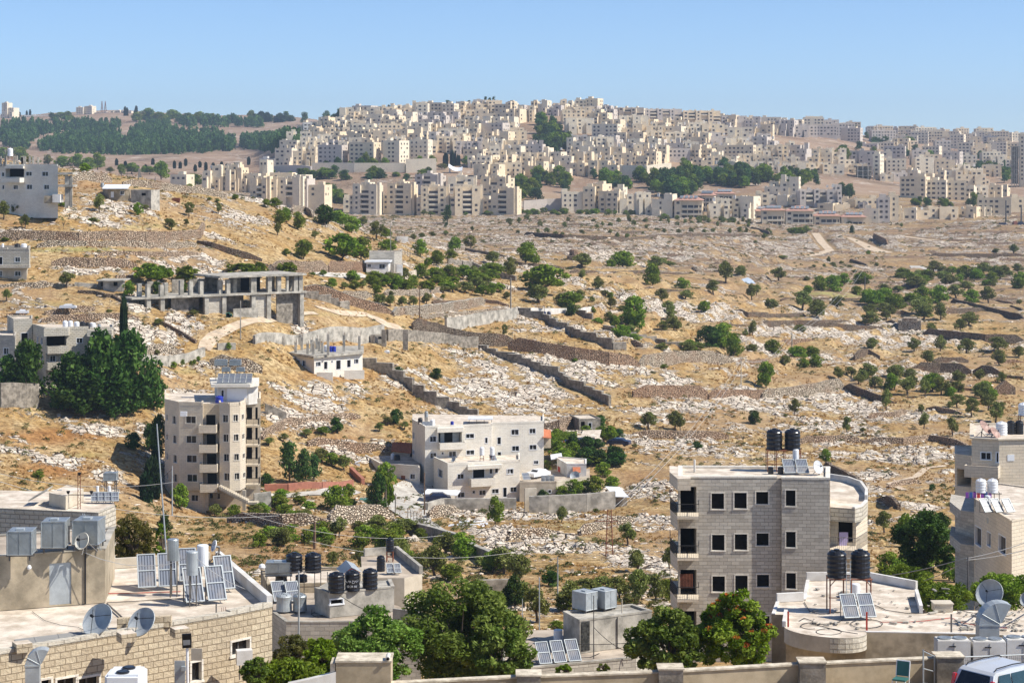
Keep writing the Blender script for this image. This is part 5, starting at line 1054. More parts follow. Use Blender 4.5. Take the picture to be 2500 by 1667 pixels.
def collector(o,W,H,rz,label,tilt=45,lift=.12,group='solar collectors'):
 T=thing('solar_collector',label,'solar collector',o,group);fr=Frame(o,rz);t=R(tilt)
 up=fr(0,math.cos(t),math.sin(t))-fr(0,0,0);u=fr(1,0,0)-fr(0,0,0);n=u.cross(up);n=-n if n.y>0 else n
 b=fr(0,0,lift);mb=MB()
 w=.05
 for(a,du,dh)in((b,u*W,up*w),(b+up*(H-w),u*W,up*w),(b+up*(H*.5-w/2),u*W,up*w)):mb.obox(a,du,dh,n*.09)
 for a in(b,b+u*(W-w)):mb.obox(a,u*w,up*H,n*.088)
 mb.build('frame',[QG],T)
 mb=MB();a=b+u*w*.5+up*w*.5+n*.05;mb.poly([a,a+u*(W-w),a+u*(W-w)+up*(H-w),a+up*(H-w)],[(0,0),(W,0),(W,H),(0,H)]);c=a-n*.05;mb.poly([c,c+up*(H-w),c+u*(W-w)+up*(H-w),c+u*(W-w)])
 mb.build('glass',[M_collector],T)
 mb=MB();top=b+up*(H-.1)
 for k in(.08,W-.1):q=top+u*k;mb.tube(q,V3((q.x,q.y,o.z)),.025,4);mb.tube(b+u*k,V3((q.x,q.y,o.z+.03)),.02,4)
 mb.build('stand',[QI],T);return T
def dish(c,r,look,label,base=None,mat=None,group='satellite dishes',mesh=False):
 look=V3(look).normalized();T=thing('satellite_dish',label,'satellite dish',base if base is not None else c,group);mb=MB();d=r*.32
 prof=[(max(r*k/7,.001),d*(k/7)**2-d)for k in range(8)];back=[(max(r*k/7,.001),d*(k/7)**2-d-.03)for k in range(8)][::-1]
 q=look.to_track_quat('Z','Y').to_matrix();n=26
 ring=lambda R_,z:[V3(c)+q@V3((R_*math.cos(6.2832*i/n),R_*math.sin(6.2832*i/n),z))for i in range(n)]
 for pr,flip in((prof,0),(back,0)):
  rs=[ring(a,b)for a,b in pr]
  for k in range(7):
   for i in range(n):mb.poly([rs[k][i],rs[k][(i+1)%n],rs[k+1][(i+1)%n],rs[k+1][i]],None,0,True)
 rs=ring(r,0);r2=ring(r*1.02,-.03)
 for i in range(n):mb.poly([rs[i],rs[(i+1)%n],r2[(i+1)%n],r2[i]])
 mb.build('reflector',[mat or QG],T)
 mb=MB();f=V3(c)+look*r*.45
 for k in range(3):e=ring(r*.9,-.06)[int(k*n/3)+2];mb.tube(e,f,.012,4)
 mb.tube(f,f+look*.12,.06,8);mb.build('feed_horn',[QO],T)
 if base is not None:
  mb=MB();bk=V3(c)-look*(d+.06);mb.tube(bk,bk-look*.15,.06,6);mb.tube(bk-look*.15,V3(base),.045,6)
  for k in range(3):a=k*2.09+.4;mb.tube(V3(base)+V3((0,0,.5)),V3(base)+V3((math.cos(a)*.5,math.sin(a)*.5,0)),.025,4)
  mb.build('mast',[QI],T)
 return T
def pole(px,py,Y,hpx,r,label,mat=None,name='utility_pole',cat='pole',arms=0,group=None,lean=0):
 o=P(px,py,Y);h=hpx*Y/FPX;T=thing(name,label,cat,o,group);mb=MB();t=o+V3((lean,0,h));mb.tube(o-V3((0,0,.5)),t,r,7,0,r*.75);mb.build('shaft',[mat or M_wood],T)
 for k in range(arms):
  mb=MB();z=t-V3((0,0,.25+.5*k));mb.obox(z+V3((-.7,-.05,0)),V3((1.4,0,0)),V3((0,.1,0)),V3((0,0,.09)))
  for s in(-.6,0,.6):mb.lathe(z+V3((s,0,.09)),[(.035,0),(.045,.08),(.02,.14)],6)
  mb.build('crossarm',[QI],T)
 return T
def cable(a,b,sag,label,r=.02,mat=None,n=14,name='overhead_cable',cat='cable',group='overhead cables'):
 a,b=V3(a),V3(b);pts=[a.lerp(b,k/n)-V3((0,0,sag*4*(k/n)*(1-k/n)))for k in range(n+1)]
 mb=MB();mb.path(pts,r,4);return tag(mb.build(name,[mat or M_cable],None,a),label,cat,group)
def fence(label,pts,h,ymin=150,group='wire fences on the slope'):
 h=h*.62
 w3=[GP(p[0],p[1],ymin)for p in pts];T=thing('wire_fence',label,'fence',w3[0],group);posts=[]
 for a,b in zip(w3,w3[1:]):
  n=max(1,int((b-a).length/3.2))
  for k in range(n+(b is w3[-1])):p=a.lerp(b,k/n);posts.append(V3((p.x,p.y,zground(p.x,p.y))))
 for p in posts:mb=MB();mb.tube(p-V3((0,0,.3)),p+V3((0,0,h)),.045,4);mb.build('post',[QI],T)
 mb=MB()
 for q in(.4,.7,1.0):
  mb.path([p+V3((0,0,h*q))for p in posts],.012,3)
 mb.build('wire',[QI],T)
QR=drystone('pinkish_drystone',(.78,.60,.44),(.58,.42,.29),2.3)
QS=drystone('pale_and_sunlit_drystone',(.84,.72,.56),(.62,.50,.37),2.1)  # also on sunlit wall ends, their brightness put into the colour
QQ=drystone('grey_and_shaded_drystone',(.42,.34,.26),(.26,.20,.15),2.4)  # also on shaded wall runs, their shade put into the colour
QT=drystone('reddish_drystone',(.74,.52,.36),(.54,.34,.22),2.5)
def W(crop,label,pts,h,mat,steps=False,jit=.14,th=.6,top=None,name='dry_stone_wall',cat='stone wall',ymin=150,below=1.2,group='dry stone walls on the slopes',seg=None):
 return wallrun(name,label,cat,[K(crop,p[0],p[1])+((p[2]*.68,)if len(p)>2 else())for p in pts],h*.68,mat,th,ymin,group,below,top,steps,jit=jit,seg=seg)
# ---------------------------------------------------------------- dry stone walls, stepped walls, field terraces
W('A1','tall rough stone wall under the trees at the hilltop',[(650,830),(1000,835)],3.6,QS)
W('A1','stone wall curving down the hilltop towards the valley, behind the wire fence',[(1100,850,2.2),(1350,880,2.6),(1640,920,2.8),(2030,975,2.6)],2.6,QS)
W('A1','widest double banked stone wall across the left hillside',[(-40,1350),(380,1355),(700,1365),(1300,1360),(1790,1330),(1830,1250)],3.2,QR)
W('A1','lower bank wall just below the widest left hillside wall',[(330,1410),(760,1412),(1340,1418),(1760,1400)],1.9,QS)
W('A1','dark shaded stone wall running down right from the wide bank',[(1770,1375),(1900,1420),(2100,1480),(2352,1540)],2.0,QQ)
W('B1','middle terrace wall under the wide bank, upper one',[(860,175),(1250,170),(1770,155)],1.5,QR)
W('B1','middle terrace wall under the wide bank, lower one',[(460,255),(800,260),(1230,275)],2.6,QR)
W('B1','short terrace wall behind the hut with the flat roof',[(1040,360),(1200,360)],1.6,QR)
W('B1','rubble terrace wall at far left below the edge house',[(0,450),(300,450),(500,440)],1.6,QS)
W('B1','terrace wall beneath the bare twisted tree',[(400,690),(600,680),(850,655)],1.9,QR)
W('B1','terrace wall behind the roof tanks of the balconied house',[(370,770),(800,745),(1100,740),(1240,735)],2.0,QR)
W('B1','short reddish terrace wall at left edge above the stair tower',[(60,710),(230,700)],1.8,QT)
W('B1','stone bank beside the slim tall cypress',[(1290,1060),(1450,1055),(1600,1060)],3.0,QS)
W('B1','dark stepped wall running down beside the slim cypress',[(1390,760),(1480,810),(1640,890),(1760,950)],1.4,QQ)
W('B1','pale block wall curving below the dirt road bend',[(1250,1130),(1500,1140),(1700,1110),(1830,1060)],2.4,QB,jit=.03,name='concrete_wall',cat='wall')
W('B1','steep bank wall right of the dirt road bend',[(1880,1150),(2100,1190),(2352,1215)],3.6,QS)
W('B1','low pale wall along the lower side of the dirt road',[(1950,1005),(2110,1000)],1.8,QB,jit=.03,name='concrete_wall',cat='wall')
W('B1','fenced boundary wall left of the flat roofed hut',[(670,440),(870,455)],1.3,QB,jit=.03,name='concrete_wall',cat='wall')
W('B1','dark low wall below the flat roofed hut',[(700,490),(850,510),(950,540),(1010,545),(1110,590)],1.2,QQ)
W('B1','grey block retaining wall in tree shade at far left',[(0,1530),(230,1530),(340,1530)],6.0,QC,jit=.03,name='concrete_wall',cat='wall')
W('B2','dark flank of the orchard wall left of the pale one',[(0,225,1.4),(130,260,1.6)],1.5,QQ)
W('B2','curved pale stone wall behind the big fig tree',[(150,310,3.2),(300,310,4.0),(600,305,3.8),(660,305,3.6)],3.8,QR)
W('B2','darker stone wall between fig tree and small white house',[(665,308),(990,305)],3.7,QT)
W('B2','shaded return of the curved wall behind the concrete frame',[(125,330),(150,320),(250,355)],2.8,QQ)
W('B2','long stone wall falling from the concrete frame to the lane',[(450,480,3.0),(770,575,3.2),(950,630,3.0),(1245,700,2.6)],3.0,QT,top=QB)
W('B2','pale stone wall of the walled orchard facing the valley',[(1245,705,2.6),(1480,690,3.0),(1840,650,3.4),(2065,600,3.0)],3,QS,top=QB)
W('B2','inner orchard terrace wall in front of the bushes, left',[(770,550),(1050,545)],2.7,QS)
W('B2','inner orchard terrace wall in front of the bushes, right',[(1170,520),(1450,525),(1740,470)],2.0,QS)
W('B2','dark inner wall at the orchard corner',[(1600,595),(1835,600)],1.5,QQ)
W('B2','dark stone wall from orchard corner to the lamp pole',[(2070,575),(2290,625)],1.6,QT)
W('B2','stepped concrete wall below the long falling wall',[(450,530),(580,560),(690,590),(760,620),(850,640)],1.5,QC,steps=True,jit=0,name='stepped_wall',cat='wall',top=QB)
W('B2','high grey wall right of the small white house',[(1740,240),(1960,270),(2100,340),(2352,400)],2.6,QC,jit=.03,name='concrete_wall',cat='wall')
W('B2','tall end panel of the grey wall above the orchard',[(1870,350),(1955,355)],6.5,QC,jit=0,name='concrete_wall',cat='wall',th=.35)
W('B2','pale concrete boundary wall behind the plot of dry grass',[(1720,830),(1950,800),(2352,740)],4.2,QB,jit=.03,name='concrete_wall',cat='wall',top=QB)
W('B2','pale rubble bank beneath the orchard terrace',[(1500,720),(1900,690),(2280,660)],1.3,QS)
W('B2','straight concrete wall with iron posts behind the pillared house',[(0,960,2.6),(400,950,2.6),(700,930,4.4),(1160,910,4.6)],3,QB,jit=.04,name='concrete_wall',cat='wall')
W('B2','grey flat topped wall right of the small gate hut',[(1195,925),(1480,935),(1700,950),(2010,985)],3.6,QC,steps=False,jit=.02,name='concrete_wall',cat='wall')
W('B2','rough grey field stone wall rising behind the stepped wall',[(1420,825),(1650,880),(2000,960),(2352,985)],4.2,QQ)
W('B3','rough stone wall, long middle run with chain fence on top',[(0,1000),(300,1060),(600,1105),(900,1150),(1180,1180)],4.6,QT)
W('B3','sunlit right end of the long rough stone wall',[(1180,1180,4.6),(1500,1150,5.2),(1830,1140,5.0),(1910,1145,4.0),(2035,1150,3.0)],4.6,QS)
W('B2','upper stepped wall below the rough stone wall, left part',[(2020,1010),(2100,1040),(2180,1070),(2352,1120)],1.7,QC,steps=True,jit=0,name='stepped_wall',cat='wall',top=QB)
W('B3','upper stepped wall descending to the dead end post',[(0,1110),(130,1145),(300,1210),(460,1270),(550,1340),(690,1400),(850,1470),(915,1512)],2.4,QC,steps=True,jit=0,name='stepped_wall',cat='wall',top=QB)
W('B3','highest stepped wall from the blue tanks down to the pale terrace',[(90,705),(320,760),(440,830),(540,870),(660,920),(800,970),(940,1020),(1060,1040)],3.0,QC,steps=True,jit=0,name='stepped_wall',cat='wall',top=QB)
W('B3','short stepped wall right of the blue tanks',[(590,700),(700,730),(760,750)],2.2,QC,steps=True,jit=0,name='stepped_wall',cat='wall',top=QB)
W('B3','stepped wall running behind the big dark bushes',[(860,830),(950,880),(1150,920),(1330,950),(1420,985),(1560,1010)],1.8,QC,steps=True,jit=0,name='stepped_wall',cat='wall',top=QB)
W('B2','lower stepped wall beside the pillared house',[(980,1160),(1100,1200),(1250,1270),(1350,1330),(1430,1390)],2.6,QC,steps=True,jit=0,name='stepped_wall',cat='wall',top=QB)
W('C2','lower stepped wall running down to the white house',[(1430,150),(1530,210),(1640,260),(1750,300),(1850,345),(1920,370),(2012,392)],2.6,QC,steps=True,jit=0,name='stepped_wall',cat='wall',top=QB)
W('B3','sunlit stone platform wall among green bushes',[(1080,960),(1200,1010),(1310,1000)],2.6,QS)
W('B3','white block wall above the blue tanks',[(200,700),(510,705),(640,705),(745,690)],3.0,QD,jit=.02,name='concrete_wall',cat='wall')
W('B3','pale concrete boundary wall end beside the lamp pole',[(0,720),(90,715)],2.4,QB,jit=.02,name='concrete_wall',cat='wall')
W('C3','long reddish dry stone wall across the right slope',[(1120,185),(1250,190),(1500,192),(1790,188)],4.2,QT)
W('C3','lower right extension of the reddish dry stone wall',[(1795,190),(2000,185),(2352,185)],2.6,QT)
W('C4','sunlit right end of the long reddish wall, turning at the corner',[(0,190,3.0),(300,180,3.6),(500,165,4.4),(730,140,5.2)],4,QS)
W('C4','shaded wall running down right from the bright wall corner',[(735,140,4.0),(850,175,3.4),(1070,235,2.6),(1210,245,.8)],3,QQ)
W('B3','stone wall below the stone tower, far left part',[(0,240),(120,260),(500,290)],1.8,QQ,ymin=400)
W('B3','low dark wall at the foot of the stone tower hill',[(560,320),(850,340),(1240,320),(1640,350)],1.7,QQ,ymin=400)
W('B3','pale stone wall under the round ruined hut',[(760,295),(1200,305),(1780,345)],1.8,QS,ymin=400)
W('B3','dark curved wall left of the tent like shelter',[(1370,360),(1640,390),(1850,410),(1990,430)],1.6,QQ,ymin=400)
W('B3','rubble wall behind the lone middle olives',[(1230,470),(1500,500),(1760,490)],1.6,QQ,ymin=400)
W('B3','dark rubble heap wall among the middle olives',[(870,440),(1070,455)],1.4,QQ,ymin=400)
W('B3','dark terrace wall at the right of the white rock sheet',[(2020,680),(2150,720),(2352,720)],2.6,QQ,ymin=400)
W('B3','thin dark ledge wall under the white rock sheet',[(1950,800),(2150,810),(2352,805)],1.2,QQ)
W('B3','reddish broken wall at right edge of the middle slope',[(2050,1140),(2200,1145),(2352,1130)],2.0,QT)
terr=[('A',[(170,575),(500,580),(950,580)],1.6),('A',[(-20,745),(390,735)],2.4),('A',[(360,795),(700,785),(1040,800)],1.8),('A',[(0,805),(300,800),(500,815),(800,840),(1120,860)],2.2),('A',[(160,960),(480,950)],1.6),('A',[(1000,505),(1230,515)],1.3),('A',[(1000,435),(1300,420)],1.4),('A',[(1090,610),(1450,620)],1.6),('A',[(1180,700),(1340,705)],2.2),('A',[(1640,715),(2000,690)],2.8),('A',[(1700,595),(1900,640),(2100,690),(2352,750)],2.2),('A',[(1700,410),(2352,405)],1.8),('A',[(830,1105),(950,1090),(1060,1105)],3.0),('A',[(1530,1130),(1850,1125)],1.8),('A',[(1940,1080),(2050,1080)],1.2),('A',[(1350,1220),(1600,1225),(1880,1240)],3.2),('A',[(1890,1240),(2150,1255)],3.0),('A',[(2090,1145),(2352,1140)],1.6),('A',[(1440,905),(1700,930),(2000,960),(2352,965)],3.4),('A',[(2080,585),(2260,605)],1.2),('A',[(790,225),(870,250),(950,280)],2.0),('A',[(1500,190),(1900,190),(2352,190)],2.6),('A',[(1000,30),(1060,60),(1130,95)],4.5),('A',[(2220,640),(2352,680)],1.6),('A',[(1760,1400),(1880,1405)],3.4),('A',[(2090,1425),(2270,1420)],4.2),('A',[(2190,1300),(2345,1310)],4.0),('A',[(470,500),(720,510)],2.2),('A',[(940,790),(1020,800)],1.6),('A',[(1100,780),(1230,800)],2.0)]
for i,(q,pts,h)in enumerate(sorted(terr,key=lambda t:t[1][0][1])):
 W('B4','dark field terrace wall on the right slope, %s counted downwards from the quarry road'%nth(i+1),pts,h*1.35,QQ if i%4 else QT,ymin=380,group='field terrace walls of the right slope')  # most take the darker stone: shade of viewer-facing walls put into colour
for i,(pts,h)in enumerate([([(480,1225),(900,1225)],1.4),([(420,1265),(1000,1262)],1.3),([(700,1288),(1250,1290)],1.3),([(150,1320),(500,1345),(900,1365),(1100,1370)],2.2),([(1100,1365),(1350,1330),(1700,1320),(2250,1325)],1.8),([(0,1250),(300,1245)],1.2),([(900,1190),(1400,1195)],1.2),([(2180,1255),(2352,1300)],1.8)]):
 W('A3','thin dark terrace line on the far plain, %s from the town down'%nth(i+1),pts,h*1.5,QQ,ymin=700,group='terrace walls of the far plain')
W('C4','rubble terrace wall below the slope path, left',[(330,600),(700,590),(900,590)],2.2,QR)
W('C4','rubble terrace wall below the slope path, right',[(900,600),(1260,610),(1500,575),(1850,640)],2.0,QR)
W('C4','pale rubble wall climbing beside the forked trees',[(950,380),(1200,370),(1290,330)],2.0,QR)
W('C4','dark wall falling from the curved balcony house',[(560,840),(680,900),(850,990),(940,1080)],2.6,QQ)
W('C4','dark wall stub behind the curved roof terrace',[(1040,1140),(1130,1160),(1230,1200)],2.6,QQ)
W('C4','low rubble wall above the pale rock slabs',[(1480,300),(1800,350)],1.8,QR)
W('C4','low reddish rubble wall between the two paths',[(1130,1000),(1260,970),(1420,950)],1.3,QR)
W('C3','wide rubble wall under the two slope bushes',[(1120,540),(1500,560),(1980,560)],2.4,QR)
W('C3','rubble wall behind the vine pergola',[(300,480),(450,490),(600,440)],3.4,QR)
W('C3','rubble bank in the dry field, left of the lattice pole',[(0,1240),(180,1240)],2.0,QS)
W('C3','long low rubble wall across the dry field',[(0,1480),(200,1460),(440,1440)],2.2,QS)
W('C3','rubble wall climbing past the lattice pole',[(640,1420),(800,1380),(900,1330),(1120,1300)],1.8,QS)
W('C2','rubble terrace wall left under the stepped wall',[(70,560),(330,420),(600,400),(950,370)],1.8,QR)
W('C2','long rubble terrace wall behind the conifers',[(480,620),(800,660),(1200,665)],2.4,QR)
W('C2','short concrete wall right of the five storey block',[(100,340),(290,420)],3.0,QC,jit=.03,name='concrete_wall',cat='wall')
W('C2','dusty red garden wall behind the terrace',[(95,1020),(300,1015),(600,1000),(880,975)],1.5,M_redwall,jit=0,name='garden_wall',cat='wall')
W('C2','dusty red wall running down to the lane',[(870,870),(980,975)],1.8,M_redwall,jit=0,name='garden_wall',cat='wall')
W('C2','long rubble wall across the valley floor, left',[(-230,1310),(0,1325),(250,1340),(670,1330)],2.4,QS)
W('C2','long rubble wall across the valley floor, right',[(670,1325),(1000,1310),(1250,1300)],3.8,QS)
W('C2','grey concrete wall in front of the lower white house',[(1550,1200,1.8),(1700,1195,2.8),(2000,1205,3.0),(2352,1200,3.0)],3,QB,jit=.03,name='concrete_wall',cat='wall')
W('C2','rubble bank under the carport',[(1560,1270),(1830,1240)],2.6,QS)
W('C2','pale wall under the terrace beside the stairway',[(0,1230),(150,1210)],4.5,QB,jit=.02,name='concrete_wall',cat='wall')
W('C3','long grey concrete wall below the white hut',[(190,1225),(360,1220),(700,1205),(960,1180)],4.0,QB,jit=.03,name='concrete_wall',cat='wall')
W('C3','pale rendered wall stub beside the long concrete wall',[(150,1215),(255,1210)],5.5,QN,jit=0,name='concrete_wall',cat='wall',th=.4)
W('C2','long grey wall running down the side of the lane',[(1270,1330,1.2),(1600,1450,2.2),(1800,1520,2.4),(1900,1560,2.4)],2,QC,jit=.03,name='concrete_wall',cat='wall',top=QB)
W('D2','continuation of the lane wall towards the olive grove',[(1860,365,2.2),(2000,430,2.2),(2170,490,2.0)],2,QC,jit=.03,name='concrete_wall',cat='wall',top=QB)
W('D2','dark low wall behind the shrubs by the grove',[(2030,760),(2352,750)],2.4,QC,jit=.03,name='concrete_wall',cat='wall')
W('A2','stony bank at the end of the golden hill',[(1300,1370),(1420,1365),(1900,1440),(2352,1530)],1.4,QS,ymin=350)
W('A2','rock faced bank below the hilltop house',[(340,1100),(460,1110),(530,1150)],3.0,QS)
# lanes and tracks lie on the ground as thin sheets
def ribbon(name,label,pts,wd,mat,ymin=150,lift=.14,kind='structure'):
 c=[GP(p[0],p[1],ymin)for p in pts];ws=[(p[2]if len(p)>2 else wd)*TRW for p in pts];mb=MB();dense=[]
 for(a,wa),(b,wb)in zip(zip(c,ws),zip(c[1:],ws[1:])):
  n=max(1,int((b-a).length/1.2));dense+=[(a.lerp(b,k/n),wa+(wb-wa)*k/n)for k in range(n)]
 dense.append((c[-1],ws[-1]));prev=None;NS=5
 for k,(p,wdt)in enumerate(dense):
  q=dense[min(k+3,len(dense)-1)][0]-dense[max(k-3,0)][0];q.z=0;q.normalize();nn=V3((-q.y,q.x,0))*wdt/2
  row=[p+nn*(2*i/NS-1)for i in range(NS+1)];row=[V3((v.x,v.y,zground(v.x,v.y)+lift))for v in row]
  if prev:
   for i in range(NS):mb.poly([prev[i],row[i],row[i+1],prev[i+1]])
  prev=row
 o=mb.build(name,[mat],None,c[0])
 if o.data.polygons[0].normal.z<0:o.data.flip_normals()
 return tag(o,label,None,None,kind)
M_track=plain('dusty_track',(.62,.50,.36),.95,dirt=(.5,.38,.26),var=.15,vscale=.6)
M_lane=plain('pale_concrete_lane',(.55,.52,.46),.9,dirt=(.42,.38,.33),var=.15,vscale=.5)
for a_ in TRACKS:ribbon(*a_[:4],{'t':M_track,'l':M_lane}[a_[4]],a_[5])
fence('wire fence posts along the sunlit orchard wall',k_('B2',(1480,770),(1720,800)),2.4)
fence('tall wire fence on the hilltop behind the stone wall',k_('A1',(1090,805),(1240,808),(1395,812)),4.6)
fence('wire fence beside the big fig tree',k_('B2',(960,215),(1040,210)),2.2)
fence('wire fence right of the small white house',k_('B2',(1330,165),(1450,165),(1570,175)),2.8)
fence('wire fence along the highest stepped wall',k_('B3',(440,790),(660,860),(800,910),(1010,985)),3.4)
fence('wire fence on top of the rough stone wall',k_('B3',(40,960),(300,1000),(600,1050)),4.6)
fence('wire fence by the slim cypress path',k_('B1',(1550,780),(1700,850),(1760,910)),2.6)
fence('wire fence behind the upper left hut',k_('B1',(700,460),(900,475),(1090,500)),2.0)
fence('rusty fence posts along the upper stepped wall',k_('B3',(690,1370),(780,1410),(850,1440)),4)
fence('fence along the outer edge of the lane',k_('C2',(1380,1270),(1550,1370),(1650,1430)),2.6)
# ---------------------------------------------------------------- buildings of the middle distance
def Kx(c,x):return K(c,x,0)[0]
def Ky(c,y):return K(c,0,y)[1]
def hol(c,lst):return[(*K(c,h[0],h[1]),*K(c,h[2],h[3]),*h[4:])for h in lst]
def onp(A,B,c,x,y):return onplane(A,B,*K(c,x,y))[0]
# --- five storey block
Y0=308.0;c='C1'
T=thing('apartment_house','beige stone five storey block with stacked balconies and roof room, standing in the valley','apartment building',P(*K(c,1800,1335),Y0))
XY=lambda x,Y:V2(Kx(c,x),Y)
zt=PZ(Ky(c,402),Y0);zb=PZ(Ky(c,1345),Y0)-3;zg=PZ(Ky(c,1165),Y0)
cs=[XY(1478,312.5),XY(1605,308.5),XY(1820,308),XY(1824,310.2),XY(1966,310.2),XY(1970,307.6),XY(2062,307.2),XY(2155,308),XY(2205,311.2),XY(2207,324),XY(1480,325)]
ys=[500,675,850,1022];H={0:[],1:[],3:[],5:[],6:[],7:[]}
for k,y in enumerate(ys):
 d=k*4
 H[0]+=hol(c,[(1492+d*.3,y-15,1506+d*.3,y+32,'win'),(1548+d,y,1580+d,y+62,'win')]);H[1]+=hol(c,[(1668+d,y,1757+d,y+62,'win')])
 H[3]+=hol(c,[(1848+d,y-15,1935+d,y+84,'void')]);H[5]+=hol(c,[(2000+d,y-12,2046+d,y+52,'win')]);H[6]+=hol(c,[(2094+d,y-16,2136+d,y+46,'win')]);H[7]+=hol(c,[(2168+d,y-24,2188+d,y+36,'win')])
H[1]+=hol(c,[(1718,1205,1778,1255,'win')])
volume(T,cs,zg,zt,QK,QE,H,par=.5,paredges=[0,1,2,4,5,6,7,8,10],frame=QJ)
g=[XY(1605,308.9),XY(1850,308.4),XY(1850,312.5),XY(2200,312.5),XY(2205,323.8),XY(1482,324.8),XY(1480,312.7)]
volume(T,g,zb,zg-.003,QK,QK,{0:hol(c,[(1718,1205,1778,1258,'win')]),2:hol(c,[(1880,1190,1910,1235,'win'),(1950,1190,1975,1240,'win')])},par=0,name='ground_floor',frame=QJ)
A_,B_=XY(1822,310.0),XY(1968,310.0)
for k,y in enumerate([575,750,925,1102]):
 balcony(T,A_,B_,*[K(c,x,0)[0]for x in(1812+k*4,1968+k*4)],Ky(c,y+38),out=3.4,h=1.0,mat=QK)
 A2,B2=XY(2210,314.2),XY(2335,314.2)
 balcony(T,A2,B2,Kx(c,2212),Kx(c,2326+k*2),Ky(c,y-5),out=1.6,h=1.0,rail=True,mat=QK)
 mb=MB();a=onp(A_,B_,c,1815,y+20);mb.box((a.x,a.y-2.4,a.z-.2),(.06,1.6,1.0));mb.build('glass_screen',[QH],T)
H={0:[]}
for y in(420,600,775,950):H[0]+=hol(c,[(2212,y,2262,y+110,'open'),(2290,y,2312,y+110,'open')])
volume(T,[XY(2209,314.4),XY(2338,314.4),XY(2338,324),XY(2209,324)],zb,PZ(Ky(c,365),314),QK,QE,H,par=.4,name='side_wing')
zr=zt+.25
volume(T,[XY(1950,313),XY(2230,313),XY(2315,314.5),XY(2315,321),XY(1925,321)],zt-.5,PZ(Ky(c,232),313),QD,QE,{0:hol(c,[(1985,265,2008,325,'win'),(2040,252,2215,375,'shut')])},par=0,name='roof_room')
mb=MB();zz=PZ(Ky(c,232),313);q=[XY(1895,311.6),XY(2245,311.6),XY(2325,313.5),XY(2325,321.5),XY(1880,321.5)];mb.prism([(p.x,p.y)for p in q],zz+.003,zz+.45);mb.build('roof_slab',[QJ],T)
for x in(1850,2185):
 mb=MB();a=P(*K(c,x+5,1345),308.2);mb.box((a.x,a.y+.2,a.z),(.5,.5,zg-a.z));mb.build('column',[QN],T)
mb=MB();n=14;a0,a1=P(*K(c,1970,1125),306.8),P(*K(c,2230,1262),305.4)
for k in range(n):p=a0.lerp(a1,k/n);q=a0.lerp(a1,(k+1)/n);mb.obox((p.x,p.y-.9,q.z-.3),(q.x-p.x,0,0),(0,1.8,0),(0,0,.55))
mb.obox((a1.x,a1.y-.9,a1.z-.3),(1.4,0,0),(0,2.5,0),(0,0,.3));mb.build('outside_stair',[QN],T)
mb=MB();a=onp(cs[0],cs[1],c,1600,395);mb.box((a.x+1.0,a.y-1.2,a.z-1.6),(1.0,.4,.7));mb.build('air_conditioner',[QA],T)
zz+=.46
for k in range(6):
 p=V2(Kx(c,1945+k*52),312.4);collector(V3((p.x,p.y,zz)),.84,1.75,R(-3),'tilted solar collector on the five storey block, %s of six from the left'%nth(k+1),48)
for i,x in enumerate((1925,2060)):p=V2(Kx(c,x),317);boxtank(V3((p.x,p.y,zz)),1.9 if i==0 else 1.7,1.2,.85,0,'blue grey tank on tall legs above the five storey block, %s one'%('left','right')[i],leg=2.35)
for i,x in enumerate((1990,2120)):
 p=V2(Kx(c,x),315.6);boxtank(V3((p.x,p.y,zz)),1.25,.8,.6,0,'small glazed tank under the raised tanks, %s one'%('left','right')[i],leg=1.55)
p=V2(Kx(c,1962),310.6);ptank(V3((p.x,p.y+.6,zt)),.62,1.1,'blue plastic barrel on the roof of the five storey block',plain('blue_plastic',(.02,.04,.35),.4),ribs=1)
# --- white terraced house: upper and lower blocks
T=thing('terraced_house','large pale stone house in two stepped blocks beside the lane','house',P(*K('C2',1900,1090),345))
XY=lambda c,x,Y:V2(Kx(c,x),Y)
c='C2';zt=PZ(Ky(c,452),352);zb=PZ(Ky(c,900),352)-6
cs=[XY(c,1420,361),XY(c,1535,351),XY(c,2135,354.5),XY(c,2137,356),XY('C3',322,358),XY('C3',322,368),XY(c,1422,371)]
H={0:hol(c,[(1425,500,1440,550,'win'),(1424,660,1438,685,'win')]),1:hol(c,[(1580,532,1635,582,'win'),(1582,680,1636,730,'win'),(1684,674,1703,695,'win'),(1750,667,1813,715,'win'),(1903,508,1975,550,'win'),(1907,655,1977,698,'win'),(2074,543,2097,594,'win'),(1655,492,1865,600,'open',1.6)]),3:hol(c,[(2184,540,2216,604,'win'),(2187,672,2218,730,'win'),(2316,622,2380,668,'win'),(2310,470,2375,520,'win')])+hol('C3',[(195,462,248,507,'win'),(195,608,257,652,'win'),(234,750,273,781,'win'),(38,618,100,664,'win')])}
H[3]=[h for h in H[3]];H[3].remove(hol(c,[(2316,622,2380,668,'win')])[0])
volume(T,cs,zb,zt,QJ,QE,H,par=.35,paredges=[0,1,2,3,4],frame=QA,name='upper_block')
balcony(T,cs[1],cs[2],Kx(c,1648),Kx(c,1885),Ky(c,636),out=1.5,h=1.0)
a=onp(cs[1],cs[2],c,1648,490);b=onp(cs[1],cs[2],c,1882,490);mb=MB();mb.obox(a+V3((0,-1.5,0)),V3((b.x-a.x,b.y-a.y,0)),V3((0,1.5,0)),V3((0,0,.72)));mb.build('balcony_canopy',[QJ],T)
for x0,x1 in((1670,1705),(1780,1840)):
 a=onp(cs[1],cs[2],c,x0,600)+V3((0,1.2,0));b=onp(cs[1],cs[2],c,x1,600)+V3((0,1.2,0));mb=MB();mb.obox(a,b-a,V3((0,.1,0)),V3((0,0,2.05)));mb.build('balcony_shutter',[QG],T)
zt2=PZ(Ky(c,792),343);zb2=PZ(Ky(c,1110),343)-4
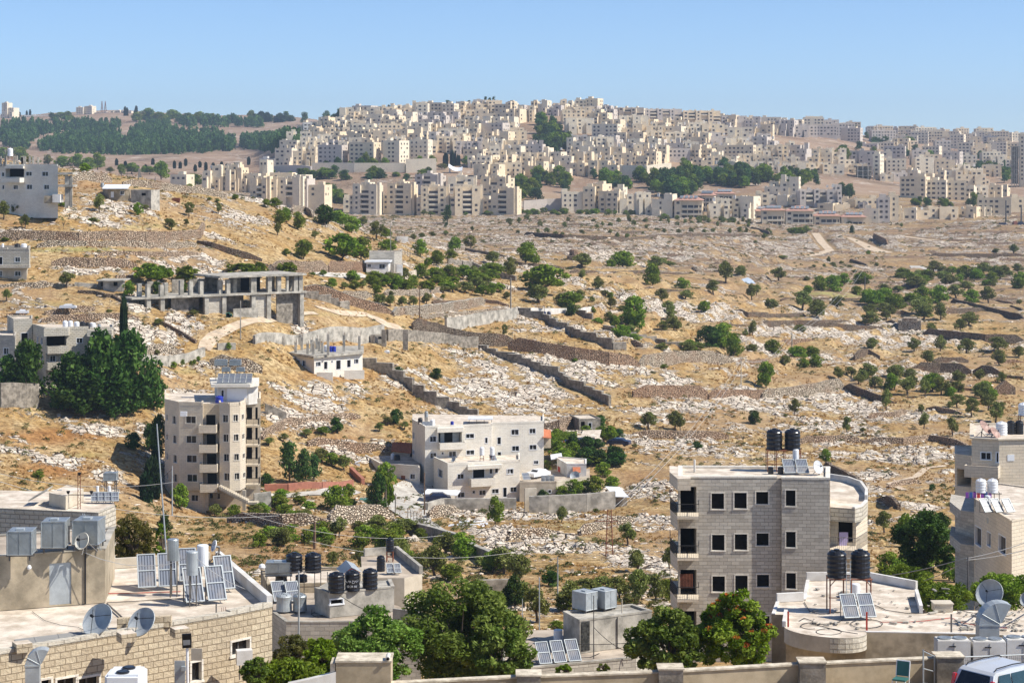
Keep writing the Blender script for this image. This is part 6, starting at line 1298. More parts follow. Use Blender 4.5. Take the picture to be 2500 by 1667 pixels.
c2=[XY(c,1580,348.5),XY(c,1612,348.4),XY(c,1738,342.5),XY(c,2352,345.5),XY('C3',105,346.5),XY('C3',105,357),XY(c,1580,356.5)]
c2=[XY(c,1612,350),XY(c,1738,342.5),XY('C3',106,346.8),XY('C3',106,355.3),XY(c,1612,353.5)]
H={0:hol(c,[(1652,838,1692,888,'win')]),1:hol(c,[(1827,868,1883,914,'win'),(1965,825,2070,908,'void'),(2114,815,2140,868,'win'),(2163,812,2190,860,'win'),(2268,824,2326,872,'win'),(1828,1034,1889,1080,'win'),(1960,1018,1985,1045,'win'),(2022,1014,2080,1058,'win'),(2136,1002,2196,1046,'win'),(2236,990,2268,1078,'void')])+hol('C3',[(0,820,48,868,'win'),(22,985,80,1032,'win')])}
volume(T,c2,zb2,zt2,QJ,QE,H,par=.45,paredges=[0,1,2],frame=QA,name='lower_block')
balcony(T,c2[1],c2[2],Kx(c,1925),Kx(c,2142),Ky(c,966),out=1.5,h=1.15)
a=onp(c2[1],c2[2],c,1920,822);b=onp(c2[1],c2[2],c,2225,822);mb=MB();mb.obox(a+V3((0,-1.5,0)),V3((b.x-a.x,b.y-a.y,0)),V3((0,1.49,0)),V3((0,0,.6)));mb.build('balcony_canopy',[QJ],T)
zr,zr2=zt+.02,zt2+.02
ptank(P(*K(c,1492,0),356)*1+V3((0,0,0))if 0 else V3((PX(Kx(c,1492),356),356,zr)),.42,1.15,'black plastic tank at the left end of the white house roof')
ptank(V3((PX(Kx(c,1602),354),354,zr)),.43,1.1,'white plastic tank on the upper roof of the white house',QA)
ptank(V3((PX(Kx(c,1546),357),357,zr+1.2)),.33,1.0,'grey blue tank raised above the white house roof',QH,stand=0)
ptank(V3((PX(Kx(c,1778),353.5),353.5,zr)),.3,.85,'blue barrel on the upper roof of the white house',MATS['blue_plastic'],ribs=1)
mb=MB();p=V3((PX(Kx(c,1546),357),357,zr));mb.box(p,(.6,.6,1.19));tag(mb.build('tank_plinth',[QB],None,p),'grey block plinth under the raised tank on the white house','plinth')
for k in range(3):collector(V3((PX(Kx(c,1512+k*28),353),353,zr)),.6,.9,0,'solar collector on the upper white roof, %s from left of three'%nth(k+1),42)
for i,x in enumerate((2045,2137)):ptank(V3((PX(Kx(c,x),347.5),347.5,zr2)),.4,1.45,'tall white tank on stilts over the lower white block, %s one'%('left','right')[i],QA,stand=1.05);
collector(V3((PX(Kx(c,2130),347),347,zr2)),1.1,1.3,R(25),'single collector beside the stilted white tanks',42)
dish(V3((PX(Kx(c,1790),346.5),346.5,zr2+.5)),.5,(-.6,-.5,.6),'small white dish lying low on the lower white roof',V3((PX(Kx(c,1790),347),347,zr2)))
mb=MB();a=V3((PX(Kx(c,1920),356),356,zt+.8));mb.obox(a,(4.3,0,0),(0,4,0),(0,0,.14));s_=mb.build('canopy_roof',[QA],None,a);tag(s_,'thin flat white canopy over the upper roof terrace','canopy')
for k in range(4):mb=MB();mb.box((a.x+.2+k*1.3,a.y+.6,zt),(.08,.08,.79));mb.build('post',[QI],s_)
# right end: white hut, terrace roof
T=thing('flat_roofed_hut','white flat roofed hut with small red awning beside the terraced house','hut',P(*K('C3',600,915),352));c='C3'
cs=[XY(c,440,360),XY(c,530,353),XY(c,704,353),XY(c,704,359),XY(c,440,362)]
volume(T,cs,PZ(Ky(c,925),353)-3,PZ(Ky(c,785),353),QD,QE,{0:hol(c,[(445,810,470,900,'door',.1,M_red)]),1:hol(c,[(588,828,646,862,'void')])},par=.15)
a=onp(cs[1],cs[2],c,582,832);mb=MB();mb.obox(a+V3((0,-1.3,-.3)),V3((1.3,0,0)),V3((0,1.29,.7)),V3((0,0,.08)));mb.build('awning',[M_tile],T)
mb=MB();a=onp(cs[0],cs[1],c,400,800);mb.obox((a.x-.3,a.y-2,PZ(Ky(c,790),355)),(2.0,0,.3),(0,6,0),(0,0,.1));mb.build('porch_roof',[QA],T)
dish(V3((PX(Kx(c,600),350.5),350.5,PZ(Ky(c,885),350.5))),.85,(-.25,-.8,.5),'large pale dish standing before the white hut',V3((PX(Kx(c,600),351),351,PZ(Ky(c,922),351))))
T=thing('garage_block','low white flat roofed garage under the parked white car','garage',P(*K(c,350,1060),346))
cs=[XY(c,105,345.5),XY(c,435,346),XY(c,735,352),XY(c,735,362),XY(c,105,360)]
volume(T,cs,PZ(Ky(c,1080),346)-3,PZ(Ky(c,950),346),QN,QF,{0:hol(c,[(305,1015,325,1040,'win'),(362,1012,388,1040,'win')])},par=.3,paredges=[0,1])
zr=PZ(Ky(c,950),346)
for k in range(3):mb=MB();p=V3((PX(Kx(c,318+k*40),347),347,zr+.15));mb.box(p,(.72,.5,.95));mb.lathe(p+V3((.05,-.27,.5)),[(.26,0),(.26,.03),(.01,.05)],12,axis=(0,-1,0));o=tag(mb.build('air_conditioner',[QG],None,p),'white outdoor cooling unit before the parked car, %s of three from left'%nth(k+1),'air conditioner','cooling units by the parked car')
collector(V3((PX(Kx(c,140),347),347,zr+.2)),1.3,1.5,R(20),'solar collector right of the lower white block',42)
def car(o,rz,label,body,Ln=4.4,Wd=1.75,Hh=1.45,name='parked_car'):
 T=thing(name,label,'car',o,'cars parked among the middle houses');fr=Frame(o,rz);prof=[(-.5,.25),(-.5,.62),(-.46,.72),(-.28,.76),(-.17,1.0),(.22,1.0),(.36,.72),(.48,.66),(.5,.5),(.5,.25)]
 mb=MB();L_=[(u*Ln,h*Hh)for u,h in prof];sd=[[fr(u,s*Wd/2*(1 if h<.8*Hh else .86),h)for u,h in L_]for s in(-1,1)]
 mb.poly(sd[0][::-1]);mb.poly(sd[1])
 for i in range(len(L_)):j=(i+1)%len(L_);mb.poly([sd[0][i],sd[0][j],sd[1][j],sd[1][i]],None,0,False)
 mb.build('body',[body],T)
 mb=MB()
 for s in(-1,1):q=s*(Wd/2*.95+.012);mb.poly([fr(-.27*Ln,q,.77*Hh),fr(.33*Ln,q,.76*Hh),fr(.21*Ln,q*.9,.96*Hh),fr(-.17*Ln,q*.9,.96*Hh)])
 mb.poly([fr(-.275*Ln-.03,-.7,.78*Hh),fr(-.275*Ln-.03,.7,.78*Hh),fr(-.18*Ln-.03,.62,.97*Hh),fr(-.18*Ln-.03,-.62,.97*Hh)]);mb.poly([fr(.35*Ln+.02,-.7,.76*Hh),fr(.35*Ln+.02,.7,.76*Hh),fr(.23*Ln+.03,.62,.97*Hh),fr(.23*Ln+.03,-.62,.97*Hh)])
 mb.build('windows',[M_glassd],T)
 for u in(-.31,.31):
  for s in(-1,1):
   mb=MB();mb.lathe(fr(u*Ln,s*(Wd/2-.12)-.1*0,.32),[(.31,-.1),(.33,0),(.31,.1)],14,axis=fr(0,1,0)-fr(0,0,0));wq=mb.build('wheel',[M_black],T)
 return T
M_carw=plain('white_car_paint',(.75,.75,.76),.25,var=.03,spec=.5);M_card=plain('dark_car_paint',(.02,.03,.07),.25,var=.1,spec=.5)
car(V3((PX(Kx(c,275),352),352,zr)),R(48),'white hatchback parked on the flat roof beside the white house',M_carw)
p=GP(*K(c,995,640));car(p+V3((0,0,.5)),R(160),'dark car with white roof beside the vine pergola',M_card)
p=GP(*K('C2',1640,1170));car(p+V3((0,2,.6)),R(5),'dark blue car parked under the white carport',M_card)
p=GP(*K('B1',600,712));car(p+V3((0,1,1.4)),R(3),'white saloon parked above the roof tanks of the balconied house',M_carw,3.2,1.4,1.0)
p=GP(*K('B1',190,738));car(p+V3((0,1,1.0)),R(10),'white car half hidden behind the stair tower roof',M_carw,2.4,1.3,.9)
# carport
T=thing('carport','white sheet carport on thin posts in front of the lower white house','carport',P(*K('C2',1680,1170),337));c='C2'
a=P(*K(c,1516,1052),335.5);mb=MB();mb.obox(a,(5.6,0,-.25),(.5,4.5,.1),(0,0,.1));mb.build('roof',[QA],T)
for x,y in((1535,1195),(1720,1180),(1820,1180),(1625,1150)):p=P(*K(c,x,y),337.0);mb=MB();mb.tube(p,V3((p.x,p.y,a.z)),.08,6);mb.build('post',[QA],T)
# small stone house with pink door + block wall house behind
T=thing('small_house','small pale stone house with pinkish door between lane and palm','house',P(*K(c,1350,1000),350))
cs=[XY(c,1215,353),XY(c,1488,350),XY(c,1488,358),XY(c,1000,362)]
volume(T,[XY(c,1130,353.5),XY(c,1488,350),XY(c,1500,362),XY(c,960,366)],PZ(Ky(c,1005),350)-3,PZ(Ky(c,812),350),QJ,QF,{0:hol(c,[(1317,885,1357,980,'door',.15,M_redwall),(1402,872,1443,913,'win'),(1225,880,1245,925,'win')])},par=.3,paredges=[0,3])
T=thing('tiled_shed','small stone shed with bright terracotta tile roof beside the white house','shed',P(*K(c,1330,750),368))
cs=[XY(c,1245,366),XY(c,1400,363.5),XY(c,1425,372),XY(c,1250,374)]
volume(T,cs,PZ(Ky(c,760),366)-3,PZ(Ky(c,650),366),QL,M_tile,{1:hol(c,[(1405,690,1420,750,'void')])},par=0)
z=PZ(Ky(c,655),366);mb=MB();q=[V3((p.x,p.y,z))for p in cs];r1=q[3]+V3((.3,-6,1.15));r0=q[2]+V3((0,-5,1.15))
e0,e1=q[0]+V3((-.2,-.4,.03)),q[1]+V3((.2,-.4,.03));mb.poly([e0,e1,r0,r1]);mb.poly([e1,q[2]+V3((.1,.3,.05)),r0]);mb.poly([e0,r1,q[3]+V3((-.1,.3,0))])
mb.obox(e0-V3((0,0,.25)),e1-e0,V3((0,.3,0)),V3((0,0,.22)))
nrm=(r1-e0).normalized()
for k in range(13):a=e0.lerp(e1,k/12);b=r1.lerp(r0,k/12);mb.tube(a+V3((0,0,.04)),b+V3((0,0,.04)),.06,4)
mb.build('tiled_roof',[M_tile],T)
T=thing('panel_fence','row of pale corrugated fence panels behind the palm','fence',P(*K(c,900,720),372))
for k in range(12):a=P(*K(c,840+k*32,722-k*2),374-k*.3);mb=MB();mb.box((a.x,a.y,a.z),(.58,.05,1.1));mb.build('panel',[QG if k%2 else QD],T)
T=thing('white_awning','white cloth like canopy hanging left of the small stone house','awning',P(*K(c,930,870),356));mb=MB();a=P(*K(c,905,775),355);mb.obox(a,(.95,0,.3),(0,2,0),(0,0,.06));mb.obox(a+V3((0,0,-1.8)),(.9,0,0),(0,.1,0),(0,0,1.8));mb.build('cloth',[QA],T)
ptank(P(*K(c,1243,755),360),.34,1.4,'tall white tank beside the tiled shed',QA);ptank(P(*K(c,1285,755),359),.55,1.2,'wide black tank beside the tiled shed')
# house under the hilltop with pergola, right of the white house
c='C3'
T=thing('shack','dark roofed shack half hidden by a tree above the vines','shack',GP(*K(c,720,500)));Yq=G(*K(c,720,500))
volume(T,rect(Kx(c,640),Yq,Kx(c,830),Yq+1,7),PZ(Ky(c,505),Yq)-2,PZ(Ky(c,385),Yq),QC,QE,{0:hol(c,[(722,410,752,460,'win'),(655,400,690,490,'open')])},par=.2)
T=thing('garden_shed','low tan shed with pale sheet roof beside hanging laundry','shed',GP(*K(c,750,640)));Yq=G(*K(c,750,640))
volume(T,rect(Kx(c,640),Yq,Kx(c,850),Yq+.6,6),PZ(Ky(c,650),Yq)-2,PZ(Ky(c,560),Yq),M_plaster_t,QE,{0:hol(c,[(660,570,690,640,'door'),(750,575,790,620,'open')])},par=0)
mb=MB();a=P(*K(c,655,540),Yq-1.2);mb.obox(a,(3.5,0,.1),(.5,4,.7),(0,0,.08));mb.build('sheet_roof',[QE],T)
T=thing('vine_pergola','flat vine covered pergola right of the white house','pergola',GP(*K(c,500,600)));Yq=G(*K(c,500,620))+1
for x in(395,480,560,640):p=P(*K(c,x,625),Yq);mb=MB();mb.tube(p-V3((0,0,1)),V3((p.x,p.y,PZ(Ky(c,545),Yq))),.08,5);mb.build('post',[M_wood],T)
def leafmat(name,parent,c0,ax,ay,th,n,leaf,mat,seed=1):
 r=np.random.RandomState(seed);q=np.array(c0)[None]+r.rand(n,1)*np.array(ax)[None]+r.rand(n,1)*np.array(ay)[None]+(r.rand(n,1)-.5)*np.array([0,0,th])[None]
 t=r.normal(size=(n,3));t/=np.linalg.norm(t,axis=1)[:,None];u=r.normal(size=(n,3));u/=np.linalg.norm(u,axis=1)[:,None];L_=leaf*(.6+.8*r.rand(n))[:,None]
 Q=np.stack([q-t*L_,q+u*L_*.7,q+t*L_,q-u*L_*.7],1).reshape(-1,3)-np.array(OFF[parent.name]if parent else(0,0,0))
 me=bpy.data.meshes.new(name);me.from_pydata(Q.tolist(),[],np.arange(4*n).reshape(-1,4).tolist());me.materials.append(mat)
 at=me.attributes.new('leafvar','FLOAT','POINT');at.data.foreach_set('value',np.repeat(r.rand(n),4).astype(np.float32));return link(name,me,parent)
a=P(*K(c,385,560),Yq-1);leafmat('vine_leaves',T,a,(5.0,0,0),(0,4,.9),.4,1500,.14,F_green)
T=thing('laundry_line','row of purple and white washing hanging under the pergola','laundry',P(*K(c,540,600),Yq-1));lm=[plain('purple_cloth',(.25,.08,.4),.9),QA,plain('red_cloth',(.5,.05,.06),.9),plain('blue_cloth',(.05,.12,.4),.9)]
for k in range(8):p=P(*K(c,470+k*16,600),Yq-1.2);mb=MB();mb.box((p.x,p.y,p.z),(.28,.03,.8 if k>2 else .5));mb.build('garment',[lm[k%4]],T)
T=thing('tiled_annex','narrow annex with red tiled cap on the right end of white house','annex',P(*K(c,345,700),358));volume(T,rect(Kx(c,322),358.2,Kx(c,386),358.6,5),PZ(Ky(c,640),358),PZ(Ky(c,545),358),M_plaster_t,M_tile,{},par=0)
mb=MB();a=P(*K(c,312,545),357.5);mb.obox(a,(1.5,0,-.15),(0,5,.8),(0,0,.1));mb.build('tile_roof',[M_tile],T)
T=thing('lean_to','grey lean-to shed with white sheet roof at the end of the concrete wall','shed',GP(*K(c,1010,1160)));Yq=G(*K(c,1010,1160))
volume(T,rect(Kx(c,962),Yq,Kx(c,1070),Yq+.5,6),PZ(Ky(c,1165),Yq)-2,PZ(Ky(c,1080),Yq),QC,QA,{},par=0)
mb=MB();a=P(*K(c,955,1075),Yq-.8);mb.obox(a,(2.3,0,-.1),(-1.2,5,.8),(0,0,.08));mb.build('sheet_roof',[QA],T)
# stair, pergola and sheds below the terrace
c='C2';T=thing('garden_stairway','dark zigzag stairway climbing beside the vine covered shed','stairs',P(*K(c,240,1210),318));mb=MB();a0,a1=P(*K(c,165,1245),318),P(*K(c,330,1105),326)
for k in range(12):p=a0.lerp(a1,k/12);mb.obox(p,(.4,0,0),(0,1.2,0),(0,0,.12));mb.obox(p+V3((0,.3,-.6)),(.4,0,0),(0,.2,0),(0,0,.59),1)
mb.build('treads',[QN,QC],T)
T=thing('vine_shed','low red walled shed under green vines and hanging blankets','shed',P(*K(c,470,1250),320));volume(T,rect(Kx(c,350),320,Kx(c,620),321,5),PZ(Ky(c,1255),320)-2,PZ(Ky(c,1110),320),M_redwall,QB,{0:hol(c,[(400,1180,460,1250,'open')])},par=.15)
leafmat('vine_leaves',T,P(*K(c,340,1165),317.5),(5.0,0,0),(0,2.5,.2),.35,1100,.13,F_green,2)
for i,(x,m_)in enumerate(((385,M_black),(430,QA),(475,M_black),(520,QA),(570,M_black))):mb=MB();p=P(*K(c,x,1100),320.5);mb.box(p,(.72,.06,.9));tag(mb.build('blanket',[m_],None,p),'blanket airing over the vine shed roof, %s from left'%nth(i+1),'blanket','airing blankets')
T=thing('water_container','big green corrugated container beside the palm','container',P(*K(c,1000,1220),326));mb=MB();a=P(*K(c,945,1225),326)
for k in range(7):mb.obox(a+V3((k*.37,0,0)),(.35,0,0),(0,2,0),(0,0,2.2-(.05 if k%2 else 0)))
mb.build('body',[plain('faded_green_metal',(.08,.20,.16),.6)],T)
mb=MB();a=P(*K(c,1095,1220),326.5);mb.lathe(a,[(.95,0),(.95,1.5),(.8,1.6)],14);tag(mb.build('dark_container',[M_redwall],None,a),'dark maroon round container right of the green one','container')
mb=MB();a=P(*K(c,1225,1165),338);mb.box(a,(.9,.4,2.4));tag(mb.build('gate_pillar',[M_redwall],None,a),'dusty red pillar wall at the lane entrance','wall')
T=thing('rubbish_heap','heap of white sheets and boards in the dry field','rubbish',GP(*K(c,1900,1330)));mb=MB();r=random.Random(3)
for k in range(16):p=GP(*K(c,r.uniform(1740,2080),r.uniform(1310,1350)));mb.obox(p,(r.uniform(.5,1.6),r.uniform(-.3,.3),r.uniform(0,.2)),(0,r.uniform(.2,.6),.15),(0,0,.06))
mb.build('boards',[QA],T)
# palm left of the lane
p=GP(*K(c,1180,1190));T=thing('palm_tree','shaggy palm rising among the bushes left of the lane','palm',p);mb=MB();mb.tube(p,p+V3((0,0,5.2)),.2,8,0,.17);mb.build('trunk',[M_bark],T)
mb=MB();r=random.Random(9);top=p+V3((0,0,5.3))
for k in range(34):
 a=r.random()*6.28;e=r.uniform(-.5,1.2);L_=r.uniform(1.2,1.9);d=V3((math.cos(a),math.sin(a),0));q=top
 for s in range(5):n_=q+(d*math.cos(e)+V3((0,0,math.sin(e))))*L_/5;sd_=V3((-d.y,d.x,0))*(.2-.035*s);mb.poly([q-sd_,n_-sd_*.8,n_+sd_*.8-V3((0,0,.07)),q+sd_-V3((0,0,.07))]);q=n_;e-=.42
mb.build('fronds',[F_green],T)
# --- concrete frame
T=thing('unfinished_building','long grey unfinished concrete frame with bare columns on the left hillside','building',P(*K('B1',2200,680),403))
Yr=424.;Yl=398.;FL=V2(Kx('B1',1175),Yl+4);FR=V2(Kx('B2',445),Yr);dn=(FR-FL).normalized();nn_=V3((-dn.y,dn.x,0))
def fz(y,crop='B1'):return PZ(Ky(crop,y),401)
def slab(x0,c0,x1,c1,z,dep=11,th=.35,nm='floor_slab',out=.6):
 a,ua=onplane(FL,FR,Kx(c0,x0),700);b,ub=onplane(FL,FR,Kx(c1,x1),700);A=V3((FL.x,FL.y,0))+dn*ua;mb=MB();q=A-nn_*out;mb.obox(V3((q.x,q.y,z)),dn*(ub-ua),nn_*dep,V3((0,0,th)));mb.build(nm,[QB],T)
z1,z2=fz(560),fz(395)
slab(1170,'B1',462,'B2',z1,12);slab(1960,'B1',460,'B2',z2,12,.4)
def col(x,crop,za,zb,w=.75,dep=.2,m_=None,nm='column'):
 a,ua=onplane(FL,FR,Kx(crop,x),700);q=V3((FL.x,FL.y,0))+dn*(ua-w/2)+nn_*dep;mb=MB();mb.obox(V3((q.x,q.y,za)),dn*w,nn_*w,V3((0,0,zb-za)));mb.build(nm,[m_ or QB],T)
for x,top in((1295,425),(1338,430),(1458,440),(1532,425),(1673,408),(1738,420),(1850,425),(2005,415),(2055,410),(2150,412)):col(x,'B1',z1+.352,fz(top),.8,.2+(x%3)*.9)
for x,cr in((2275,'B1'),(145,'B2'),(230,'B2'),(305,'B2'),(380,'B2'),(425,'B2'),(8,'B2')):col(x,cr,z1+.352,z2-.002,.9 if x not in(305,)else .5,.1)
for x,cr in((1330,'B1'),(1455,'B1'),(1850,'B1'),(2008,'B1'),(2270,'B1'),(130,'B2'),(425,'B2')):col(x,cr,fz(700)-4,z1-.002,.9,-.3)
def pan(x0,c0,x1,c1,za,zb,dep,m_=None,nm='infill_wall'):
 a,ua=onplane(FL,FR,Kx(c0,x0),700);b,ub=onplane(FL,FR,Kx(c1,x1),700);q=V3((FL.x,FL.y,0))+dn*ua+nn_*dep;mb=MB();mb.obox(V3((q.x,q.y,za)),dn*(ub-ua),nn_*.25,V3((0,0,zb-za)));mb.build(nm,[m_ or QC],T)
zb_=fz(720)-5
pan(1200,'B1',1560,'B1',zb_,z1-.01,2.5);pan(1560,'B1',1715,'B1',zb_,z1-.01,1.2);pan(1715,'B1',1840,'B1',zb_,z1-.01,2.6,QC);pan(1855,'B1',1990,'B1',zb_,z1-.01,.2,QL);pan(2010,'B1',2250,'B1',zb_,z1-.01,3.2);pan(2285,'B1',125,'B2',zb_,z1-.01,.2,QL);pan(140,'B2',220,'B2',zb_,z1-.01,5);pan(222,'B2',415,'B2',zb_,z1-.01,.9)
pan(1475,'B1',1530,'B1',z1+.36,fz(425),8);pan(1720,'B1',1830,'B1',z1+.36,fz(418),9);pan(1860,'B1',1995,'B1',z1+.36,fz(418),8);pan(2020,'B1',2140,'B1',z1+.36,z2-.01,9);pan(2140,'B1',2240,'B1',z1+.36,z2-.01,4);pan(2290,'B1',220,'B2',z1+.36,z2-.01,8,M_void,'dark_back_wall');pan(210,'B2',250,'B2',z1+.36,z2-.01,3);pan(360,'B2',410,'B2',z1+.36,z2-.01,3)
mb=MB();a=onp(FL,FR,'B1',2040,690);[mb.obox(a+V3((.15*k_,-2.4,-.5+.1*(k_%3))),(.5,0,.1),(0,.4,.1),(.05,0,.9-.1*k_))for k_ in range(6)];tag(mb.build('green_tarpaulin',[plain('green_tarp',(.03,.14,.10),.7)],None,a),'crumpled green tarpaulin on the concrete frame terrace','tarpaulin')
pan(2050,'B1',2270,'B1',zb_,fz(675),-2.2,QB,'terrace_wall')
# --- pillared unfinished house
c='B2';Y0=399.;T=thing('unfinished_house','single storey stone house bristling with bare roof pillars, with two blue barrels on top','house',P(*K(c,700,1200),Y0))
XY=lambda x,Y:V2(Kx(c,x),Y+27)
cs=[XY(250,381),XY(540,371.5),XY(975,382),XY(975,393),XY(255,390)]
H={0:hol(c,[(303,1098,336,1140,'win'),(382,1102,412,1148,'win'),(432,1105,463,1152,'win')]),1:hol(c,[(556,1112,600,1156,'win'),(628,1110,660,1182,'void'),(692,1103,710,1122,'win'),(737,1098,778,1185,'void'),(835,1095,868,1165,'void'),(898,1087,938,1132,'win')])}
volume(T,cs,PZ(Ky(c,1225),398)-3,PZ(Ky(c,1085),398),QJ,QE,H,par=0,frame=QA)
mb=MB();zz=PZ(Ky(c,1083),398);q=[XY(240,381),XY(535,370.7),XY(985,381),XY(985,394),XY(245,391)];mb.prism([(p.x,p.y)for p in q],zz,zz+.45);mb.build('roof_slab',[QB],T)
for x,yt,yy in((265,895,381),(328,910,386),(375,940,378),(417,875,387),(430,890,383),(482,950,375),(517,915,380),(533,950,373),(563,900,386),(585,930,381),(612,940,377),(665,862,373),(807,872,380),(946,880,384)):
 p=XY(x,yy);mb=MB();mb.box((p.x,p.y,zz+.452),(.5,.5,PZ(Ky(c,yt),yy+27)-.5-zz));b_=mb.build('column',[QB],T);mb=MB();t=PZ(Ky(c,yt),yy+27)
 for dx,dy in((-.15,-.15),(.15,-.15),(.15,.15)):mb.tube((p.x+dx,p.y+dy,zz+1),(p.x+dx,p.y+dy,t+.4+dx),.03,3)
 mb.build('rebar',[M_rust],b_)
mb=MB();a=onp(cs[1],cs[2],c,568,1228);b=onp(cs[1],cs[2],c,728,1228);mb.obox(a+V3((0,-1.4,-1.2)),V3((b.x-a.x,0,0)),V3((0,.3,0)),V3((0,0,1.75)));a=onp(cs[1],cs[2],c,815,1210);mb.obox(a+V3((0,-1.4,-1.2)),V3((3.9,0.6,0)),V3((0,.3,0)),V3((0,0,1.75)));mb.build('terrace_wall',[QJ],T)
for i,x in enumerate((690,718)):p=XY(x,380);ptank(V3((p.x,p.y,zz+.45)),.42,1.15,'bright blue barrel on the pillared house roof, %s one'%('left','right')[i],MATS['blue_plastic'],ribs=1)
p=XY(650,381);ptank(V3((p.x,p.y,zz+.45)),.55,1.3,'white tank behind the blue barrels on the pillared house',QA)
mb=MB();a=P(*K(c,170,1050),406);mb.obox(a,(1.7,0,0),(0,5,0),(0,0,.2));tag(mb.build('roof_lean_to',[QB],None,a),'grey slab jutting out left of the pillared house','slab')
T=thing('gate_hut','small ruined concrete gate hut at the end of the straight wall','hut',GP(*K(c,1130,960)));Yq=G(*K(c,1130,960));volume(T,rect(Kx(c,1075),Yq,Kx(c,1190),Yq+.4,3),PZ(Ky(c,965),Yq)-2,PZ(Ky(c,875),Yq),QB,QC,{0:hol(c,[(1115,888,1160,912,'open')])},par=0)
for x,w_,y in((1165,.9,825),(1067,.9,870),(1360,1.1,825)):p=P(*K(c,x,965),Yq);mb=MB();mb.box((p.x,p.y-.5,p.z-1),(w_,.5,PZ(Ky(c,y),Yq)-p.z+1));mb.build('pier',[QC],T)
p=GP(*K(c,1195,1035));mb=MB();mb.box(p,(1.1,.7,.45));mb.lathe(p+V3((0,0,.45)),[(.4,0),(.3,.12),(.01,.16)],10);tag(mb.build('dumped_bathtub',[QA],None,p),'white dumped tub lying on the dry field','bathtub')
# --- small white house
T=thing('small_white_house','small white house joined to a taller bare block building above the orchard','house',P(*K(c,1110,330),432));Y0=G(*K(c,1100,345))
XY=lambda x,Y:V2(Kx(c,x),Y)
volume(T,[XY(1008,Y0),XY(1205,Y0+1),XY(1225,Y0+5),XY(1030,Y0+5.5)],PZ(Ky(c,340),Y0)-4,PZ(Ky(c,225),Y0),QD,QE,{0:hol(c,[(1018,240,1050,265,'win'),(1125,240,1175,278,'win')])},par=0)
mb=MB();z=PZ(Ky(c,224),Y0);q=[XY(992,Y0-.6),XY(1220,Y0+.4),XY(1240,Y0+5.6),XY(1015,Y0+6)];mb.prism([(p.x,p.y)for p in q],z,z+.4);mb.build('roof_slab',[QA],T)
volume(T,[XY(1035,Y0+6.2),XY(1258,Y0+6.8),XY(1330,Y0+9),XY(1330,Y0+16),XY(1040,Y0+15)],PZ(Ky(c,340),Y0)-4,PZ(Ky(c,140),Y0+6),QL,QF,{},par=.3,name='block_building')
volume(T,rect(Kx(c,1258),Y0-2,Kx(c,1325),Y0-1.8,4),PZ(Ky(c,400),Y0)-2,PZ(Ky(c,315),Y0),QN,QF,{},par=0,name='outhouse')
volume(T,rect(Kx(c,1280),Y0+1,Kx(c,1335),Y0+1.2,4),PZ(Ky(c,330),Y0)-2,PZ(Ky(c,245),Y0),QD,QF,{},par=0,name='porch')
wallrun('yard_wall','pale yard wall right of the small white house','wall',[K(c,1325,385),K(c,1480,335)],1.6,QN,.4,150,None,1)
T=thing('ruined_hut','white roofless hut with two stone pillars on the hill edge','hut',GP(*K('A2',1330,1370)));Yq=G(*K('A2',1330,1370));volume(T,rect(Kx('A2',1282),Yq,Kx('A2',1385),Yq+.5,4),PZ(Ky('A2',1375),Yq)-2,PZ(Ky('A2',1315),Yq),QD,QF,{},par=0)
for x in(1290,1350):p=P(*K('A2',x,1320),Yq+5);mb=MB();mb.box((p.x,p.y,p.z-3),(.4,.4,4.3));mb.build('pillar',[QR],T)
# --- balconied house on the left
c='B1';Y0=352.;T=thing('balconied_house','stone house with four deep balconies and rooftop tanks behind dark trees','house',P(*K(c,700,1250),Y0))
XY=lambda x,Y:V2(Kx(c,x),Y)
cs=[XY(280,359),XY(412,350),XY(805,353),XY(808,351),XY(1018,351.8),XY(1018,363),XY(280,364)]
H={0:hol(c,[(330,890,345,945,'win'),(365,900,384,955,'win'),(375,1060,390,1110,'win')]),1:hol(c,[(418,880,595,975,'open',1.4),(688,900,740,948,'win'),(690,1055,740,1102,'win'),(450,1060,498,1112,'win'),(540,1058,575,1130,'void')]),3:hol(c,[(865,890,920,960,'void'),(845,1045,892,1095,'win'),(940,1042,972,1090,'win')])}
volume(T,cs,PZ(Ky(c,1330),Y0)-4,PZ(Ky(c,825),Y0),QM,QE,H,par=.5,paredges=[0,1,3,4])
for(i,x0,x1,y)in((1,412,600,1028),(1,412,628,1172),(3,800,1018,1012),(3,800,1018,1160)):balcony(T,cs[i],cs[i+1],Kx(c,x0),Kx(c,x1),Ky(c,y),out=1.5,h=1.1,mat=QM)
for(i,x0,x1)in((1,412,630),(3,796,1018)):
 a=onp(cs[i],cs[i+1],c,x0,880);b=onp(cs[i],cs[i+1],c,x1,880);mb=MB();mb.obox(a+V3((0,-1.5,0)),V3((b.x-a.x,b.y-a.y,0)),V3((0,1.49,0)),V3((0,0,1.35 if i==1 else 1.05)));mb.build('balcony_canopy',[QM],T)
zr=PZ(Ky(c,825),Y0)
for i,(x,m_,r)in enumerate(((585,QA,1.05),(632,QA,1.0),(688,QA,1.15),(740,M_black,1.25),(785,M_black,1.0),(832,QA,1.2),(890,QH,.8))):p=XY(x,353.5+(i%2));ptank(V3((p.x,p.y,zr)),r*.42,1.45-.08*i if i<6 else .8,'%s tank on the balconied house roof, %s of seven from the left'%({QA:'white',M_black:'black',QH:'grey'}[m_],nth(i+1)),m_)
T=thing('stair_tower_house','tall pale stair tower house left of the balconied house','house',P(*K(c,180,1200),356))
volume(T,[XY(65,366),XY(122,357),XY(290,358),XY(290,366)],PZ(Ky(c,1300),357)-4,PZ(Ky(c,745),357),QM,QE,{1:hol(c,[(190,855,250,960,'void')])},par=.3)
